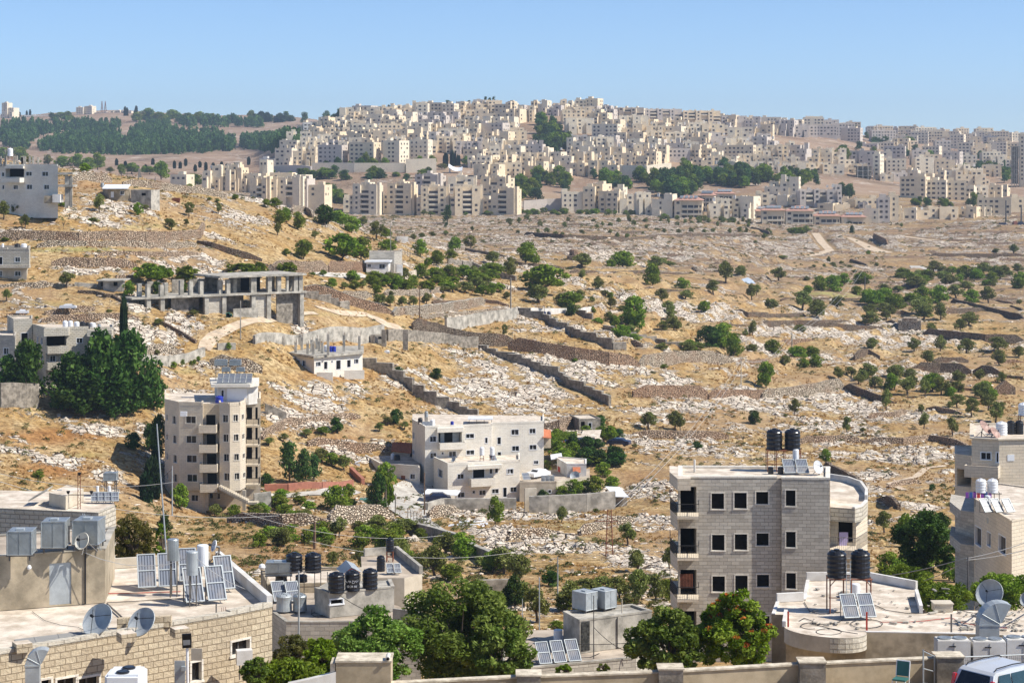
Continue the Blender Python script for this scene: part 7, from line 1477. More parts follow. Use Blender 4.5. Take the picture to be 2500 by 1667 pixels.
T=thing('edge_house','grey stone house with one small window at the left edge behind trees','house',P(*K(c,60,1250),350))
volume(T,[XY(-160,352),XY(135,350),XY(150,360),XY(-160,360)],PZ(Ky(c,1320),350)-4,PZ(Ky(c,890),350),QL,QE,{0:hol(c,[(32,992,78,1045,'win')])},par=.25)
# big dark trees in front of it
c='B1'
for i,(x,y,w_,h_)in enumerate(((240,1440,330,480),(60,1400,260,330),(620,1500,420,430),(900,1530,430,600),(1180,1510,430,620),(1060,1560,420,330),(760,1550,430,330),(1370,1500,260,300),(700,1420,300,330),(1280,1200,1,1))if 1 else()):
 if w_<5:continue
 px_,py_=K(c,x,y+40);tree('dark',px_,py_,w_/3.675*1.05,h_/3.675*1.1,['tall dark tree in front of the stair tower house','dark tree at the left edge before the grey house','broad dark tree before the balconied house, left of centre','biggest dark tree before the balconied house','tall dark tree just below the slim cypress','low dark tree at the front of the dark clump','low dark tree at the left front of the dark clump','dark tree at the right end of the clump','dark tree behind the clump under the balconies'][i],'dark trees around the balconied house')
tree('cypress',*K(c,1110,1120),17,150,'tallest slim cypress, standing alone right of the balconied house')
for i,(x,y,w_,h_)in enumerate(((1370,1160,130,330),(1310,1210,100,240),(1430,880,170,420),(1350,760,150,230))):
 tree('cypress' if i<2 else 'dark',*K('C1',x,y+60),w_/3.675,h_/3.675,['dark cypress behind the leaning lamp pole, left of the five storey block','second dark cypress beside the shaded gully','tall dark tree touching the five storey block','dark bush tree left of the tall dark tree'][i])
# --- top left house
c='A1';Y0=452.;T=thing('hilltop_house','pale two storey house with roof columns at the top left hillside','house',P(*K(c,300,980),Y0));XY=lambda x,Y:V2(Kx(c,x),Y)
cs=[XY(-200,458),XY(45,456),XY(225,453),XY(520,451),XY(520,464),XY(-200,468)]
volume(T,cs,PZ(Ky(c,985),Y0)-4,PZ(Ky(c,682),Y0),QJ,QE,{0:hol(c,[(15,740,38,775,'win'),(20,855,38,890,'win')]),1:hol(c,[(50,705,215,780,'open',1.4),(120,855,160,890,'win')]),2:hol(c,[(232,735,285,770,'win'),(378,735,432,772,'win'),(240,850,288,890,'win'),(395,852,440,890,'win')])},par=.4,paredges=[0,1,2,3])
balcony(T,cs[1],cs[2],Kx(c,55),Kx(c,222),Ky(c,822),out=1.6,h=.85,mat=QJ)
mb=MB();a=onp(cs[1],cs[2],c,50,705);b=onp(cs[1],cs[2],c,222,705);mb.obox(a+V3((0,-1.6,0)),V3((b.x-a.x,b.y-a.y,0)),V3((0,1.59,0)),V3((0,0,.6)));mb.build('balcony_canopy',[QJ],T)
zr=PZ(Ky(c,670),Y0)
for x,y in((5,590),(50,588),(38,640),(125,590),(150,588),(212,590),(200,600),(268,590),(297,590),(342,600),(160,645),(95,640)):p=XY(x,456);mb=MB();mb.box((p.x,p.y,zr-.4),(.42 if x!=212 else 1.0,.4,PZ(Ky(c,y),456)-zr+.3));mb.build('roof_column',[QB],T)
p=XY(92,455);ptank(V3((p.x,p.y,zr+1)),.6,1.8,'tall white tank among the roof columns at top left',QA,stand=.9)
for x,y0,y1 in((594,765,975),(638,765,975),(614,770,960)):p=XY(x,450);za_,zb_=PZ(Ky(c,y1),450)-2,PZ(Ky(c,y0),450);mb=MB();mb.box((p.x,p.y,za_),(.5,.5,zb_-za_));mb.build('porch_column',[QB],T)
for y in(740,850):mb=MB();a=P(*K(c,520,y+20),449);mb.obox(a,(3.2,0,0),(0,5,0),(0,0,.5));mb.build('porch_slab',[QB],T)
mb=MB();a=P(*K(c,395,1015),449);mb.obox(a,(1.7,0,0),(0,3,0),(0,0,1.6));mb.build('shed',[M_plaster_t],T);mb=MB();a=P(*K(c,470,1010),448.5);mb.obox(a,(1.7,0,0),(0,3,0),(0,0,1.8));mb.build('white_shed',[QD],T)
T=thing('edge_stone_house','rough stone house with rooftop barrels at the left edge, mid slope','house',P(*K('B1',150,380),412));c='B1';Y0=G(*K(c,150,385))
XY=lambda x,Y:V2(Kx(c,x),Y)
cs=[XY(-150,Y0+1),XY(0,Y0+.5),XY(85,Y0+3.5),XY(262,Y0),XY(272,Y0+10),XY(-150,Y0+12)];cs=[XY(-150,Y0+1),XY(75,Y0+.4),XY(262,Y0),XY(272,Y0+10),XY(-150,Y0+12)]
volume(T,cs,PZ(Ky(c,268),Y0),PZ(Ky(c,108),Y0),QM,QE,{0:hol(c,[(-30,175,22,240,'void')]),1:hol(c,[(135,178,180,218,'win')])},par=.4)
volume(T,[XY(-150,Y0+1.6),XY(240,Y0+.8),XY(255,Y0+9),XY(-150,Y0+11)],PZ(Ky(c,385),Y0)-3,PZ(Ky(c,270),Y0)-.01,QN,QB,{0:hol(c,[(133,305,185,345,'win'),(-20,300,18,345,'win')])},par=0,name='lower_floor')
mb=MB();a=P(*K(c,-80,275),Y0-1.2);mb.obox(a,(7.6,0,0),(0,1.3,0),(0,0,.6));mb.build('balcony',[QM],T)
for i,(x,m_,l_)in enumerate(((25,QA,'slim white tank'),(155,M_black,'black barrel'),(215,QA,'white barrel'))):p=XY(x,Y0+3);ptank(V3((p.x,p.y,PZ(Ky(c,108),Y0))),(.25,.6,.6)[i],1.1,l_+' on the rough stone house at left edge',m_)
c='A1'
T=thing('roadside_hut','long low hut with white sheet roof and small door on the hilltop','hut',GP(*K(c,1040,980)));Y0=G(*K(c,1040,985));XY=lambda x,Y:V2(Kx(c,x),Y)
volume(T,[XY(920,Y0+4),XY(980,Y0),XY(1165,Y0+1),XY(1170,Y0+7),XY(925,Y0+8)],PZ(Ky(c,985),Y0)-3,PZ(Ky(c,890),Y0),M_plaster_t,QE,{1:hol(c,[(995,912,1022,965,'door',.12,QA),(1080,905,1112,940,'win')])},par=0)
mb=MB();a=P(*K(c,915,888),Y0-1);mb.obox(a,(6.1,0,0),(-.4,6,.9),(0,0,.14));mb.build('sheet_roof',[QA],T)
volume(T,rect(Kx(c,1172),Y0+1,Kx(c,1355),Y0-1,4),PZ(Ky(c,1000),Y0)-3,PZ(Ky(c,895),Y0),QB,QC,{0:hol(c,[(1268,925,1308,948,'open')])},par=0,name='walled_yard')
ptank(P(*K(c,918,870),Y0+3)-V3((0,0,.1)),.42,1.1,'grey barrel standing behind the white roofed hut',QH)
p=GP(*K(c,1582,1000));mb=MB();mb.box((p.x,p.y,p.z+.15),(1.9,1.2,.75));mb.box((p.x,p.y,p.z-.3),(1.7,1,.44));tag(mb.build('rusty_container',[M_rust],None,p),'small rust red container on the golden hill','container')
c='B1';T=thing('block_hut','grey block hut with flat slab roof left of the concrete frame','hut',GP(*K(c,1000,480)));Y0=G(*K(c,1000,490))
volume(T,rect(Kx(c,925),Y0,Kx(c,1112),Y0+.6,5),PZ(Ky(c,490),Y0)-3,PZ(Ky(c,392),Y0),QB,QB,{0:hol(c,[(1018,398,1055,435,'open')])},par=0)
volume(T,rect(Kx(c,880),Y0+1.5,Kx(c,926),Y0+.8,5),PZ(Ky(c,480),Y0)-3,PZ(Ky(c,394),Y0),QC,QB,{0:hol(c,[(900,400,922,440,'open')])},par=0,name='side_room')
mb=MB();z=PZ(Ky(c,391),Y0);a=V2(Kx(c,865),Y0-.8);mb.obox((a.x,a.y,z),(5.4,0,0),(0,7.5,0),(0,0,.2));mb.build('roof_slab',[QB],T)
# --- field towers, ruined hut, shelter
c='B3'
p=GP(*K(c,590,235),500);T=thing('watch_tower','square ruined stone field tower with pale outer stair','stone tower',p);s=FPX/p.y;u=lambda q:q/3.675/s
mb=MB();mb.box((p.x-u(0),p.y+2,p.z-1.5),(u(112),6,u(70)+1.5));mb.build('base',[QQ],T);mb=MB();mb.lathe(V3((p.x+u(5),p.y+3,p.z+u(70))),[(u(42),0),(u(38),u(50)),(u(30),u(56))],12);mb.build('drum',[QT],T)
mb=MB()
for k in range(8):mb.box((p.x-u(60)+u(110)*k/8,p.y-1.4,p.z-1),(u(16),1.4,1+u(66)*k/8))if 1 else 0
mb.build('stair',[QS],T)
p=GP(*K(c,1700,318),500);T=thing('round_hut','round ruined stone hut lit on its right side','stone hut',p);s=FPX/p.y;mb=MB();mb.lathe(p-V3((0,0,1)),[(u(62),0),(u(58),u(60)),(u(50),u(82)),(u(20),u(84))],14);mb.build('drum',[QS],T)
p=GP(*K('B4',1330,850),500);T=thing('ruined_stone_house','square ruined stone hut with caved roof among the olive terraces','stone hut',p);s=FPX/p.y;mb=MB();fr=Frame(p,R(-12));fr.pris(mb,-u(105),u(95),0,9,-2,u(105));fr.pris(mb,-u(60),u(60),1,8,u(105),u(122));mb.build('walls',[QS],T);mb=MB();fr.pris(mb,-u(20),u(0),-.05,.3,0,u(30));mb.build('doorway',[M_void],T)
p=GP(*K(c,2130,415),500);T=thing('tarpaulin_shelter','small shelter of blue and white tarpaulins on the middle slope','tent',p);s=FPX/p.y;mb=MB();mb.obox(p+V3((-u(90),0,0)),(u(58),0,0),(0,3,0),(0,0,u(38)));mb.build('blue_tarp',[MATS['blue_plastic']],T)
mb=MB();a=p+V3((-u(30),0,0));b=p+V3((u(95),0,0));mb.poly([a,b,b+V3((-1,1.5,u(30))),a+V3((u(60),2,u(55))),a+V3((0,1.5,u(40)))]);mb.poly([a+V3((0,1.5,u(40))),a+V3((u(60),2,u(55))),a+V3((u(60),5,0)),a+V3((0,5,0))]);mb.poly([a+V3((u(60),2,u(55))),b+V3((-1,1.5,u(30))),b+V3((0,5,0)),a+V3((u(60),5,0))]);mb.build('pale_tarp',[plain('pale_blue_tarp',(.5,.58,.68),.7)],T)
for i,x in enumerate((325,367)):p=GP(*K(c,x,718));ptank(p+V3((0,0,.2)),.52,1.4,'dark blue tank beside the stepped wall, %s one'%('left','right')[i],plain('dark_blue_plastic_%d'%i,(.02,.03,.08),.35))
T=thing('iron_gate','small rusty framed gate shelter beside the white block wall','gate',GP(*K(c,290,660)));p=GP(*K(c,245,700));mb=MB()
for q in(0,2.4):mb.box((p.x+q,p.y,p.z),(.1,.1,2.2))
mb.obox(p+V3((0,0,2.1)),(2.5,0,.2),(0,2,0),(0,0,.1));mb.build('frame',[M_wood],T)
# --- right edge of the plain: mobile masts and cabins
c='A4'
for i,(x,yb,yt)in enumerate(((2190,1200,990),(2328,1205,1030))):
 pole(*K(c,x,yb),G(*K(c,x,yb),900),(yb-yt)/3.675,.45,'tall slim mast on the plain at right, %s one'%('left','right')[i],QI,'radio_mast','mast',group='masts on the right plain')
for i,(x,w_,h_,m_,l_)in enumerate(((2160,85,18,M_card,'dark low trucks by the left mast'),(2272,38,32,M_redwall,'dusty red cabin between the masts'),(2320,60,28,M_card,'dark cabin by the right mast'))):
 p=GP(*K(c,x,1225),900);s=FPX/p.y;mb=MB();mb.box(p+V3((0,0,.4)),(w_/3.675/s,4,h_/3.675/s));mb.box(p+V3((0,.3,.4+h_/3.675/s)),(w_/3.675/s*.6,3.4,.6));tag(mb.build('site_cabin',[m_],None,p),l_,'cabin')
pole(*K('B4',925,520),G(*K('B4',925,520),400),48,.25,'red and white banded mast base by the green field',QI,'radio_mast','mast')
mb=MB();p=GP(*K('B4',925,522),400);mb.box(p,(.7,.5,1.5));mb.box(p+V3((0,0,1.5)),(.4,.4,.5));tag(mb.build('red_marker',[M_red],None,p),'red banded marker at the foot of the field mast','marker')
# --- utility poles of the slope
pole(*K('B1',2158,915),G(*K('B1',2158,915)),96,.12,'grey utility pole beside the dirt road below the concrete frame',QB)
pole(*K('B2',1487,775),G(*K('B2',1487,775)),88,.14,'brown utility pole before the walled orchard',arms=0)
pole(*K('B2',1226,130),G(*K('B2',1180,300)),66,.1,'thin pole rising behind the small white house',QB)
pole(*K('B2',2302,670),G(*K('B2',2302,672)),84,.14,'double lamp pole at the pale boundary wall, left post',QB)
pole(*K('B3',28,672),G(*K('B3',28,674)),84,.14,'double lamp pole at the pale boundary wall, right post',QB)
pole(*K('B4',270,1090),G(*K('B4',270,1092),300),66,.16,'pale electricity pole with high wires on the right slope',QB)
pole(*K('B3',2092,1350),G(*K('B3',2092,1352)),68,.12,'pale electricity pole behind the reddish dry stone wall',QB)
pole(*K('C2',545,1545),G(*K('C2',545,1545)),68,.2,'double wooden pole in the orchard below the terrace',arms=1)
pole(*K('C2',1530,1240),G(*K('C2',1530,1242)),104,.12,'utility pole at the lane beside the carport',arms=0)
pole(*K('C2',1270,1225),G(*K('C2',1270,1225)),50,.12,'thin pole left of the concrete lane',QB)
a1=P(*K('B4',270,850),G(*K('B4',270,1092),300));a2=P(*K('B3',2092,1100),G(*K('B3',2092,1352)))
for k in range(2):
 cable(a1+V3((k*1.5,0,0)),P(*K('B4',860+k*60,270),760),3,'thin pale wires crossing the right slope, %s strand'%('upper','lower')[k],.035,QU)
 cable(a2+V3((k*1.2,0,0)),a1+V3((k*1.2,0,0)),3,'thin pale wires between the slope poles, %s strand'%('left','right')[k],.03,QU)
 cable(P(*K('C3',960+k*60,1160),300),a2+V3((k*1.2,0,0)),2,'thin pale wires falling to the lean-to shed, %s strand'%('left','right')[k],.03,QU)
# lattice pole in the dry field
Yq=G(*K('C3',910,1640));p=P(*K('C3',910,1660),Yq);h_=(1660-1190)/3.675*Yq/FPX;T=thing('lattice_pole','rusty lattice electricity pole standing in the dry field','pole',p);mb=MB()
for d in(-.45,.45):mb.tube(p+V3((d,0,0)),p+V3((d*.5,0,h_)),.06,4)
for k in range(22):z0_,z1_=h_*k/22,h_*(k+1)/22;s_=1 if k%2 else-1;mb.tube(p+V3((s_*.45*(1-k/44),0,z0_)),p+V3((-s_*.45*(1-k/44),0,z1_)),.03,3)
mb.build('shaft',[M_rust],T);mb=MB();mb.tube(p+V3((-1.6,0,h_*.78)),p+V3((1.0,0,h_*.78)),.05,4);mb.build('crossarm',[M_rust],T)
# ---------------------------------------------------------------- foreground
def onz(c,x,y,z):
 px,py=K(c,x,y);Y=(ZC-z)*FPX/(py-HY);return V3((PX(px,Y),Y,z))
def flat(v):return V3((v.x,v.y,0))
def curve(name,label,pts,r,mat,cat='cable',group=None,n=5):
 mb=MB();mb.path([V3(p)for p in pts],r,n);return tag(mb.build(name,[mat],None,pts[0]),label,cat,group)
M_wallf=plain('cream_rendered_wall',(.50,.41,.28),.9,dirt=(.36,.29,.19),vscale=.8,var=.12,bmp=.005)
M_wallc=plain('pale_wall_coping',(.66,.58,.45),.9,dirt=(.45,.38,.28),vscale=2.5,var=.2)
# --- left building with the rock-faced parapet
c='D1';zr=PZ(K(c,0,1290)[1],78.)
T=thing('stone_building','rock faced tan stone building filling the bottom left, with wide pale flat roof','building',onz(c,700,1500,zr-2))
F0,F1,F2,Bk,B1_,B0=onz(c,-250,1330,zr),onz(c,2066,940,zr),onz(c,2480,850,zr),onz(c,1975,455,zr),onz(c,940,515,zr),onz(c,-250,560,zr)
F2=onz(c,2352+90,862,zr)
H={0:hol(c,[(508,1478,690,1700,'dwin'),(692,1470,890,1700,'dwin'),(1205,1400,1250,1460,'void'),(1716,1342,1810,1535,'dwin'),(365,1500,460,1700,'void')]),1:hol(c,[(2075,1140,2240,1305,'dwin')])}
H[1]=[h for h in H[1]]
volume(T,[flat(v)for v in(F0,F1,F2,Bk,B1_,B0)],zr-6,zr,M_stone_r,QE,H,par=0,frame=QJ)
mb=MB()
def capline(mb,a,b,w=.3,h=.28,z=None,off=0):
 d=V3((b.x-a.x,b.y-a.y,0)).normalized();n=V3((-d.y,d.x,0));z=zr if z is None else z
 mb.obox(V3((a.x,a.y,z+.003))-n*.02+n*off,V3((b.x-a.x,b.y-a.y,0)),n*w,V3((0,0,h)))
capline(mb,F2,Bk,.25,.5);mb.build('side_parapet',[QD],T);mb=MB();capline(mb,Bk-V3((.5,0,0)),B1_,.22,.45);mb.build('back_parapet',[QN],T)
mb=MB();a=F0.lerp(F1,.0);mb_=F0.lerp(F1,.62);capline(mb,F0,F1,.32,.16);mb.build('coping',[QM],T)
mb=MB();capline(mb,F1,F2,.3,.22);mb.build('coping',[QM],T)
for x,y in((180,1240),(1120,1150),(1600,1105)):mb=MB();p=onz(c,x,y,zr+.15);mb.box((p.x,p.y+.35,zr+.004),(.62,.6,.34),R(30),0,True,1);mb.build('parapet_block',[M_stone_r,QE],T)
mb=MB();a,b=onz(c,1010,1105,zr),onz(c,1500,1085,zr);mb.obox(a+V3((0,.9,.004)),V3((b.x-a.x,b.y-a.y,0)),(0,.25,0),(0,0,.42));mb.build('low_parapet',[M_stone_r],T)
a,b,q,e=onz(c,160,1215,zr),onz(c,1000,1120,zr),onz(c,980,1050,zr),onz(c,130,1150,zr);mb=MB();mb.poly([v+V3((0,0,.006))for v in(a,b,q,e)])
for t in(.2,.45,.7):u_,v_=a.lerp(b,t),e.lerp(q,t);mb.tube(u_+V3((0,0,.01)),v_+V3((0,0,.01)),.012,3)
mb.build('roof_membrane',[plain('grey_bitumen_felt',(.30,.29,.27),.7,var=.1)],T)
# penthouse
zp=zr+2.28;T=thing('rooftop_room','weathered tan rooftop room with a grey metal door, carrying three box tanks','rooftop room',onz(c,500,870,zr))
A_,B_=onz(c,-260,915,zr),onz(c,943,822,zr);C_=B_+V3((-.6,5.2,0));D_=A_+V3((-.6,5.2,0))
volume(T,[flat(v)for v in(A_,B_,C_,D_)],zr+.005,zp,M_plaster_t,QF,{0:hol(c,[(443,458,640,846,'door',.1,QG)])},par=.04,pth=.3,parmat=QB)
mb=MB();a=onplane(A_,B_,*K(c,768,830))[0];mb.tube(a-V3((0,.06,0)),a+V3((0,-.06,2.25)),.035,6);mb.build('drain_pipe',[M_black],T)
mb=MB();a=onplane(A_,B_,*K(c,265,505))[0];mb.lathe(a-V3((0,.06,.1)),[(.02,0),(.09,.06),(.1,.13),(.05,.2),(.01,.22)],12);mb.build('wall_lamp',[QA],T)
for i,(x,y,w_,d_,h_,rz)in enumerate(((62,395,1.0,1.15,.95,3),(370,330,.98,1.2,1.08,2),(650,300,1.08,1.25,1.0,-4))):
 p=onz(c,x,y,zp+.3);boxtank(V3((p.x,p.y,zp+.05)),w_,d_,h_,R(rz),'grey folded sheet tank on the tan rooftop room, %s of three'%('left','middle','right')[i],leg=.25)
p=onz(c,770,372,zp);dish(p+V3((-.12,-.3,.55)),.36,(-.45,-.75,.35),'small pale dish clamped at the corner of the tan rooftop room',p+V3((0,-.02,0)),plain('cream_enamel',(.7,.66,.56),.5,var=.06))
mb=MB();a,b=onz(c,900,350,zp),P(*K(c,745,20),87.5);a.z=zp
for o_ in(-.04,.04):mb.tube(a+V3((o_,0,0)),b+V3((o_,0,0)),.013,4)
for k in range(18):q=a.lerp(b,k/18);mb.tube(q+V3((-.05-.01*k,0,0)),q+V3((.05+.01*k,0,0)),.008,3)
tag(mb.build('television_antenna',[QG],None,a),'leaning ladder like television antenna on the tan rooftop room','antenna')
# dishes on the front roof
d1=P(*K(c,870,972),81.2);dish(d1,.68,(-.42,-.72,.55),'larger silvery dish on the pale roof, left of the pair',V3((PX(K(c,897,0)[0],81.6),81.6,zr)),None,'large roof dishes')
d2=P(*K(c,1265,992),81.8);dish(d2,.62,(-.42,-.70,.58),'large silvery dish beside the stepped parapet, right of the pair',V3((PX(K(c,1290,0)[0],82.3),82.3,zr)),None,'large roof dishes')
# collectors and cylinders
for i,(x,y)in enumerate(((1238,700),(1425,690),(1610,640),(1888+60,715),(1668,832),(1868,815))):
 p=onz(c,x,y,zr+.1);p.z=zr+.004;collector(p,.8,1.62,R(14 if i<3 else 20),'solar collector on the bottom left roof, %s'%('back row leftmost','back row second','back row third, behind the cylinder','back row rightmost by the parapet','front row left','front row right')[i],52)
for i,(x,yb,yt,m_)in enumerate(((1552,440,250,QH),(1725,570,360,QG),(1818,490,303,QA))):
 Yq=(88.5,86.6,88.6)[i];top=PZ(K(c,0,yt)[1],Yq);bot=PZ(K(c,0,yb)[1],Yq);boiler(V3((PX(K(c,x,0)[0],Yq),Yq,zr)),.25,top-bot,'upright water cylinder over the collectors, %s'%('grey with bright top, at left','dull silver one in the middle','glossy white one at right')[i],m_,stand=bot-zr)
p=P(*K(c,1955,470),91);dish(P(*K(c,1915,310),91),.26,(-.8,-.4,.3),'small white dish on a thin mast behind the collectors',p,QA)
for i,(pts,l_)in enumerate((([(945,740),(1200,735),(1400,728),(1620,722)],'red hose lying behind the front collectors'),)):curve('garden_hose',l_,[onz(c,x,y,zr+.03)for x,y in pts],.02,M_red,'hose')
curve('roof_cable','dark cable along the roof to the front collectors',[onz(c,x,y,zr+.02)for x,y in((960,820),(1200,808),(1450,792),(1640,780))],.015,M_cable)
curve('roof_cable','thin cable curving to the left dish',[onz(c,x,y,zr+.02)for x,y in((290,900),(400,980),(540,1020),(700,1040),(880,1130))],.01,M_cable)
curve('conduit_bundle','dark pipe bundle slanting from the room corner to the right dish',[onz(c,960,830,zr+.06),onz(c,1060,920,zr+.06),onz(c,1130,985,zr+.06)],.04,QI,'pipe')
curve('washing_line','pale washing line sagging from the rooftop room to the collectors',[P(*K(c,x,y),86.5)for x,y in((740,365),(900,430),(1100,480),(1300,492),(1500,480),(1700,415),(1750,410),(1900,540),(2060,640),(2200,700))],.013,QU)
for i,x in enumerate((1940,1990,2008,2025)):p=onz(c,x,925-(x-1940)*.15,zr);mb=MB();mb.tube(p,p+V3((0,0,.42 if i==0 else .25)),.03 if i==0 else .012,5);tag(mb.build('rebar_stub',[M_rust if i else QI],None,p),'iron stub beside the front parapet, %s from left'%nth(i+1),'rebar','iron stubs on the bottom left roof')
# bottom edge things of the left building
def duct(name,label,base,w_,h_,bend,rz,cat='duct',d_=None):
 """square sheet riser ending in a quarter-round hood"""
 d_=d_ or w_;T=thing(name,label,cat,base);fr=Frame(base,rz);mb=MB();fr.pris(mb,0,w_,0,d_,0,h_);fr.pris(mb,-.02,w_+.02,-.02,d_+.02,h_-.06,h_);mb.build('riser',[QG],T)
 mb=MB();n=8;cx=w_+bend*.15;
 def pt(a,r_,v):return fr(cx-r_*math.cos(a),v,h_+r_*math.sin(a))
 for k in range(n):
  a0,a1=math.radians(118)*k/n,math.radians(118)*(k+1)/n;ro,ri=cx,bend*.15
  mb.poly([pt(a0,ro,0),pt(a0,ri,0),pt(a1,ri,0),pt(a1,ro,0)]);mb.poly([pt(a0,ro,d_),pt(a1,ro,d_),pt(a1,ri,d_),pt(a0,ri,d_)])
  mb.poly([pt(a0,ro,0),pt(a1,ro,0),pt(a1,ro,d_),pt(a0,ro,d_)]);mb.poly([pt(a0,ri,0),pt(a0,ri,d_),pt(a1,ri,d_),pt(a1,ri,0)])
  if k in(2,5):mb.tube(pt(a0,ro,-.01),pt(a0,ri,-.01),.012,4)
 mb.build('hood',[QG],T);return T
p=P(*K(c,225,1720),76.0);duct('exhaust_duct','galvanised exhaust duct with curved hood at the bottom left corner',p,.52,(1720-1385)/3.675*76/FPX,.35,R(8),d_=.55)
T=thing('plastic_cistern','white plastic cistern with two black lids at the bottom edge','water tank',P(*K(c,1100,1700),74.5));a=P(*K(c,930,1700),74.5);h_=(1700-1475)/3.675*74.5/FPX
mb=MB();W_=.68*2;mb.prism([(a.x+.0,a.y+.2),(a.x+.12,a.y),(a.x+W_-.12,a.y),(a.x+W_,a.y+.2),(a.x+W_,a.y+1.3),(a.x+W_-.12,a.y+1.5),(a.x+.12,a.y+1.5),(a.x,a.y+1.3)],a.z,a.z+h_-.08);mb.prism([(a.x+.12,a.y+.16),(a.x+W_-.12,a.y+.16),(a.x+W_-.12,a.y+1.36),(a.x+.12,a.y+1.36)],a.z+h_-.078,a.z+h_);mb.build('body',[QA],T)
for dx,dy in((.62,.4),(.72,1.05)):mb=MB();mb.lathe(a+V3((dx,dy,h_+.002)),[(.24,0),(.25,.05),(.2,.08)],16);mb.build('lid',[M_black],T)
T=thing('flood_lamp','black flood lamp on a white post over the bottom left wall','lamp',P(*K(c,1685,1640),77));a=P(*K(c,1685,1640),77);t=P(*K(c,1680,1225),77);mb=MB();mb.tube(a,t,.05,8);mb.build('post',[QA],T);mb=MB();mb.obox(t+V3((-.17,-.1,.0)),(.34,0,.02),(0,.12,0),(0,-.1,.55));mb.build('housing',[QO],T);mb=MB();mb.obox(t+V3((-.13,-.125,.12)),(.26,0,.02),(0,.02,0),(0,-.04,.2));mb.build('glass',[QG],T)
mb=MB();a=P(*K(c,1565,1640),77.6);mb.obox(a,(.4,0,0),(0,.06,0),(0,0,1.25));mb.obox(a+V3((.28,-.12,.9)),(.16,0,0),(0,.115,0),(0,0,.16));tag(mb.build('metal_shutter',[QG],None,a),'grey ribbed metal panel beside the flood lamp post','panel')
mb=MB();a=P(*K(c,1715,1340),78.9);mb.obox(a,(.42,0,0),(0,.05,0),(0,0,.46));tag(mb.build('shutter_box',[QN],None,a),'pale slatted shutter box above the small window','shutter')
T=thing('air_conditioner','white outdoor cooling unit under the barred window, bottom left building','air conditioner',P(*K(c,2120,1390),83.5));a=P(*K(c,2125,1385),83.5);mb=MB();mb.obox(a,(.62,.2,0),(-.1,.4,0),(0,0,.58));mb.build('body',[QD],T);mb=MB();mb.tube(a+V3((.1,.1,-.6)),a+V3((.1,.1,0)),.025,4);mb.tube(a+V3((.5,.2,-.6)),a+V3((.5,.2,0)),.025,4);mb.tube(a+V3((.1,.1,-.3)),a+V3((.5,.2,-.3)),.025,4);mb.build('bracket',[QI],T)
# --- roofs behind at the left
c='C1';T=thing('back_roof_house','pale house roof cluttered with slabs behind the three box tanks','house',P(*K(c,500,1540),138));Yq=138.
volume(T,[V2(K(c,-120,0)[0],138),V2(K(c,880,0)[0],136),V2(K(c,1040,0)[0],139),V2(K(c,1000,0)[0],146),V2(K(c,-120,0)[0],147)],63,PZ(K(c,0,1350)[1],138),QM,QE,{},par=.25,paredges=[0,1])
zq=PZ(K(c,0,1350)[1],138)
volume(T,[V2(K(c,440,0)[0],140.2),V2(K(c,590,0)[0],138.6),V2(K(c,750,0)[0],142),V2(K(c,600,0)[0],143.5)],zq+.01,zq+.9,QN,QE,{},par=0,name='stair_head')
mb=MB();a=V3((PX(K(c,255,0)[0],140),140,zq+.3));mb.obox(a,(1.3,0,.75),(0,1.6,0),(0,0,.12));mb.build('sloping_slab',[QB],T)
for k in range(4):p=V3((PX(K(c,815+k*62,0)[0],141),141,zq+.02));collector(p,.5,.75,R(12),'small solar collector on the left back roof, %s of four'%nth(k+1),48)
for i,x in enumerate((875,980)):boiler(V3((PX(K(c,x,0)[0],143),143,zq)),.1,.45,'tiny white cylinder on the left back roof, %s one'%('left','right')[i],stand=.45)
p=V3((PX(K(c,928,0)[0],144),144,zq));boxtank(p,.88,.8,.5,0,'blue grey tank on tall legs on the left back roof',leg=1.15)
p=V3((PX(K(c,466,0)[0],141),141,zq));boxtank(p,1.0,.8,.55,0,'white lidded box tank left on the back roof',leg=.3,mat=QG)
T=thing('lattice_lamp_mast','rusty lattice mast with lamps rising from the left back roof','mast',V3((PX(K(c,710,0)[0],139),139,zq)));a=P(*K(c,710,1375),139);b=P(*K(c,710,1010),139);mb=MB()
for o_ in(-.09,.09):mb.tube(a+V3((o_,0,0)),b+V3((o_,0,0)),.022,4)
for k in range(14):s_=.09 if k%2 else-.09;mb.tube(a.lerp(b,k/14)+V3((s_,0,0)),a.lerp(b,(k+1)/14)-V3((s_,0,0)),.012,3)
mb.build('lattice',[M_rust],T);mb=MB();q=P(*K(c,610,1203),139);mb.tube(q,q+V3((1.7,0,0)),.03,4);mb.build('crossarm',[QI],T)
for x,y in((612,1180),(712,1015),(820,1180)):mb=MB();mb.lathe(P(*K(c,x,y),139),[(.06,-.12),(.11,0),(.14,.08),(.05,.1)],10);mb.build('lamp',[QO],T)
pole(*K('D1',1492,300),118,(300+1285-200)/3.675*.78,.05,'tall leaning grey pole between left roofs and five storey block',QG,name='mast_pole',lean=-.55)
pole(*K('C1',1545,1350),250,110,.09,'thin grey pole with wire coil left of the five storey block',QG,name='mast_pole')
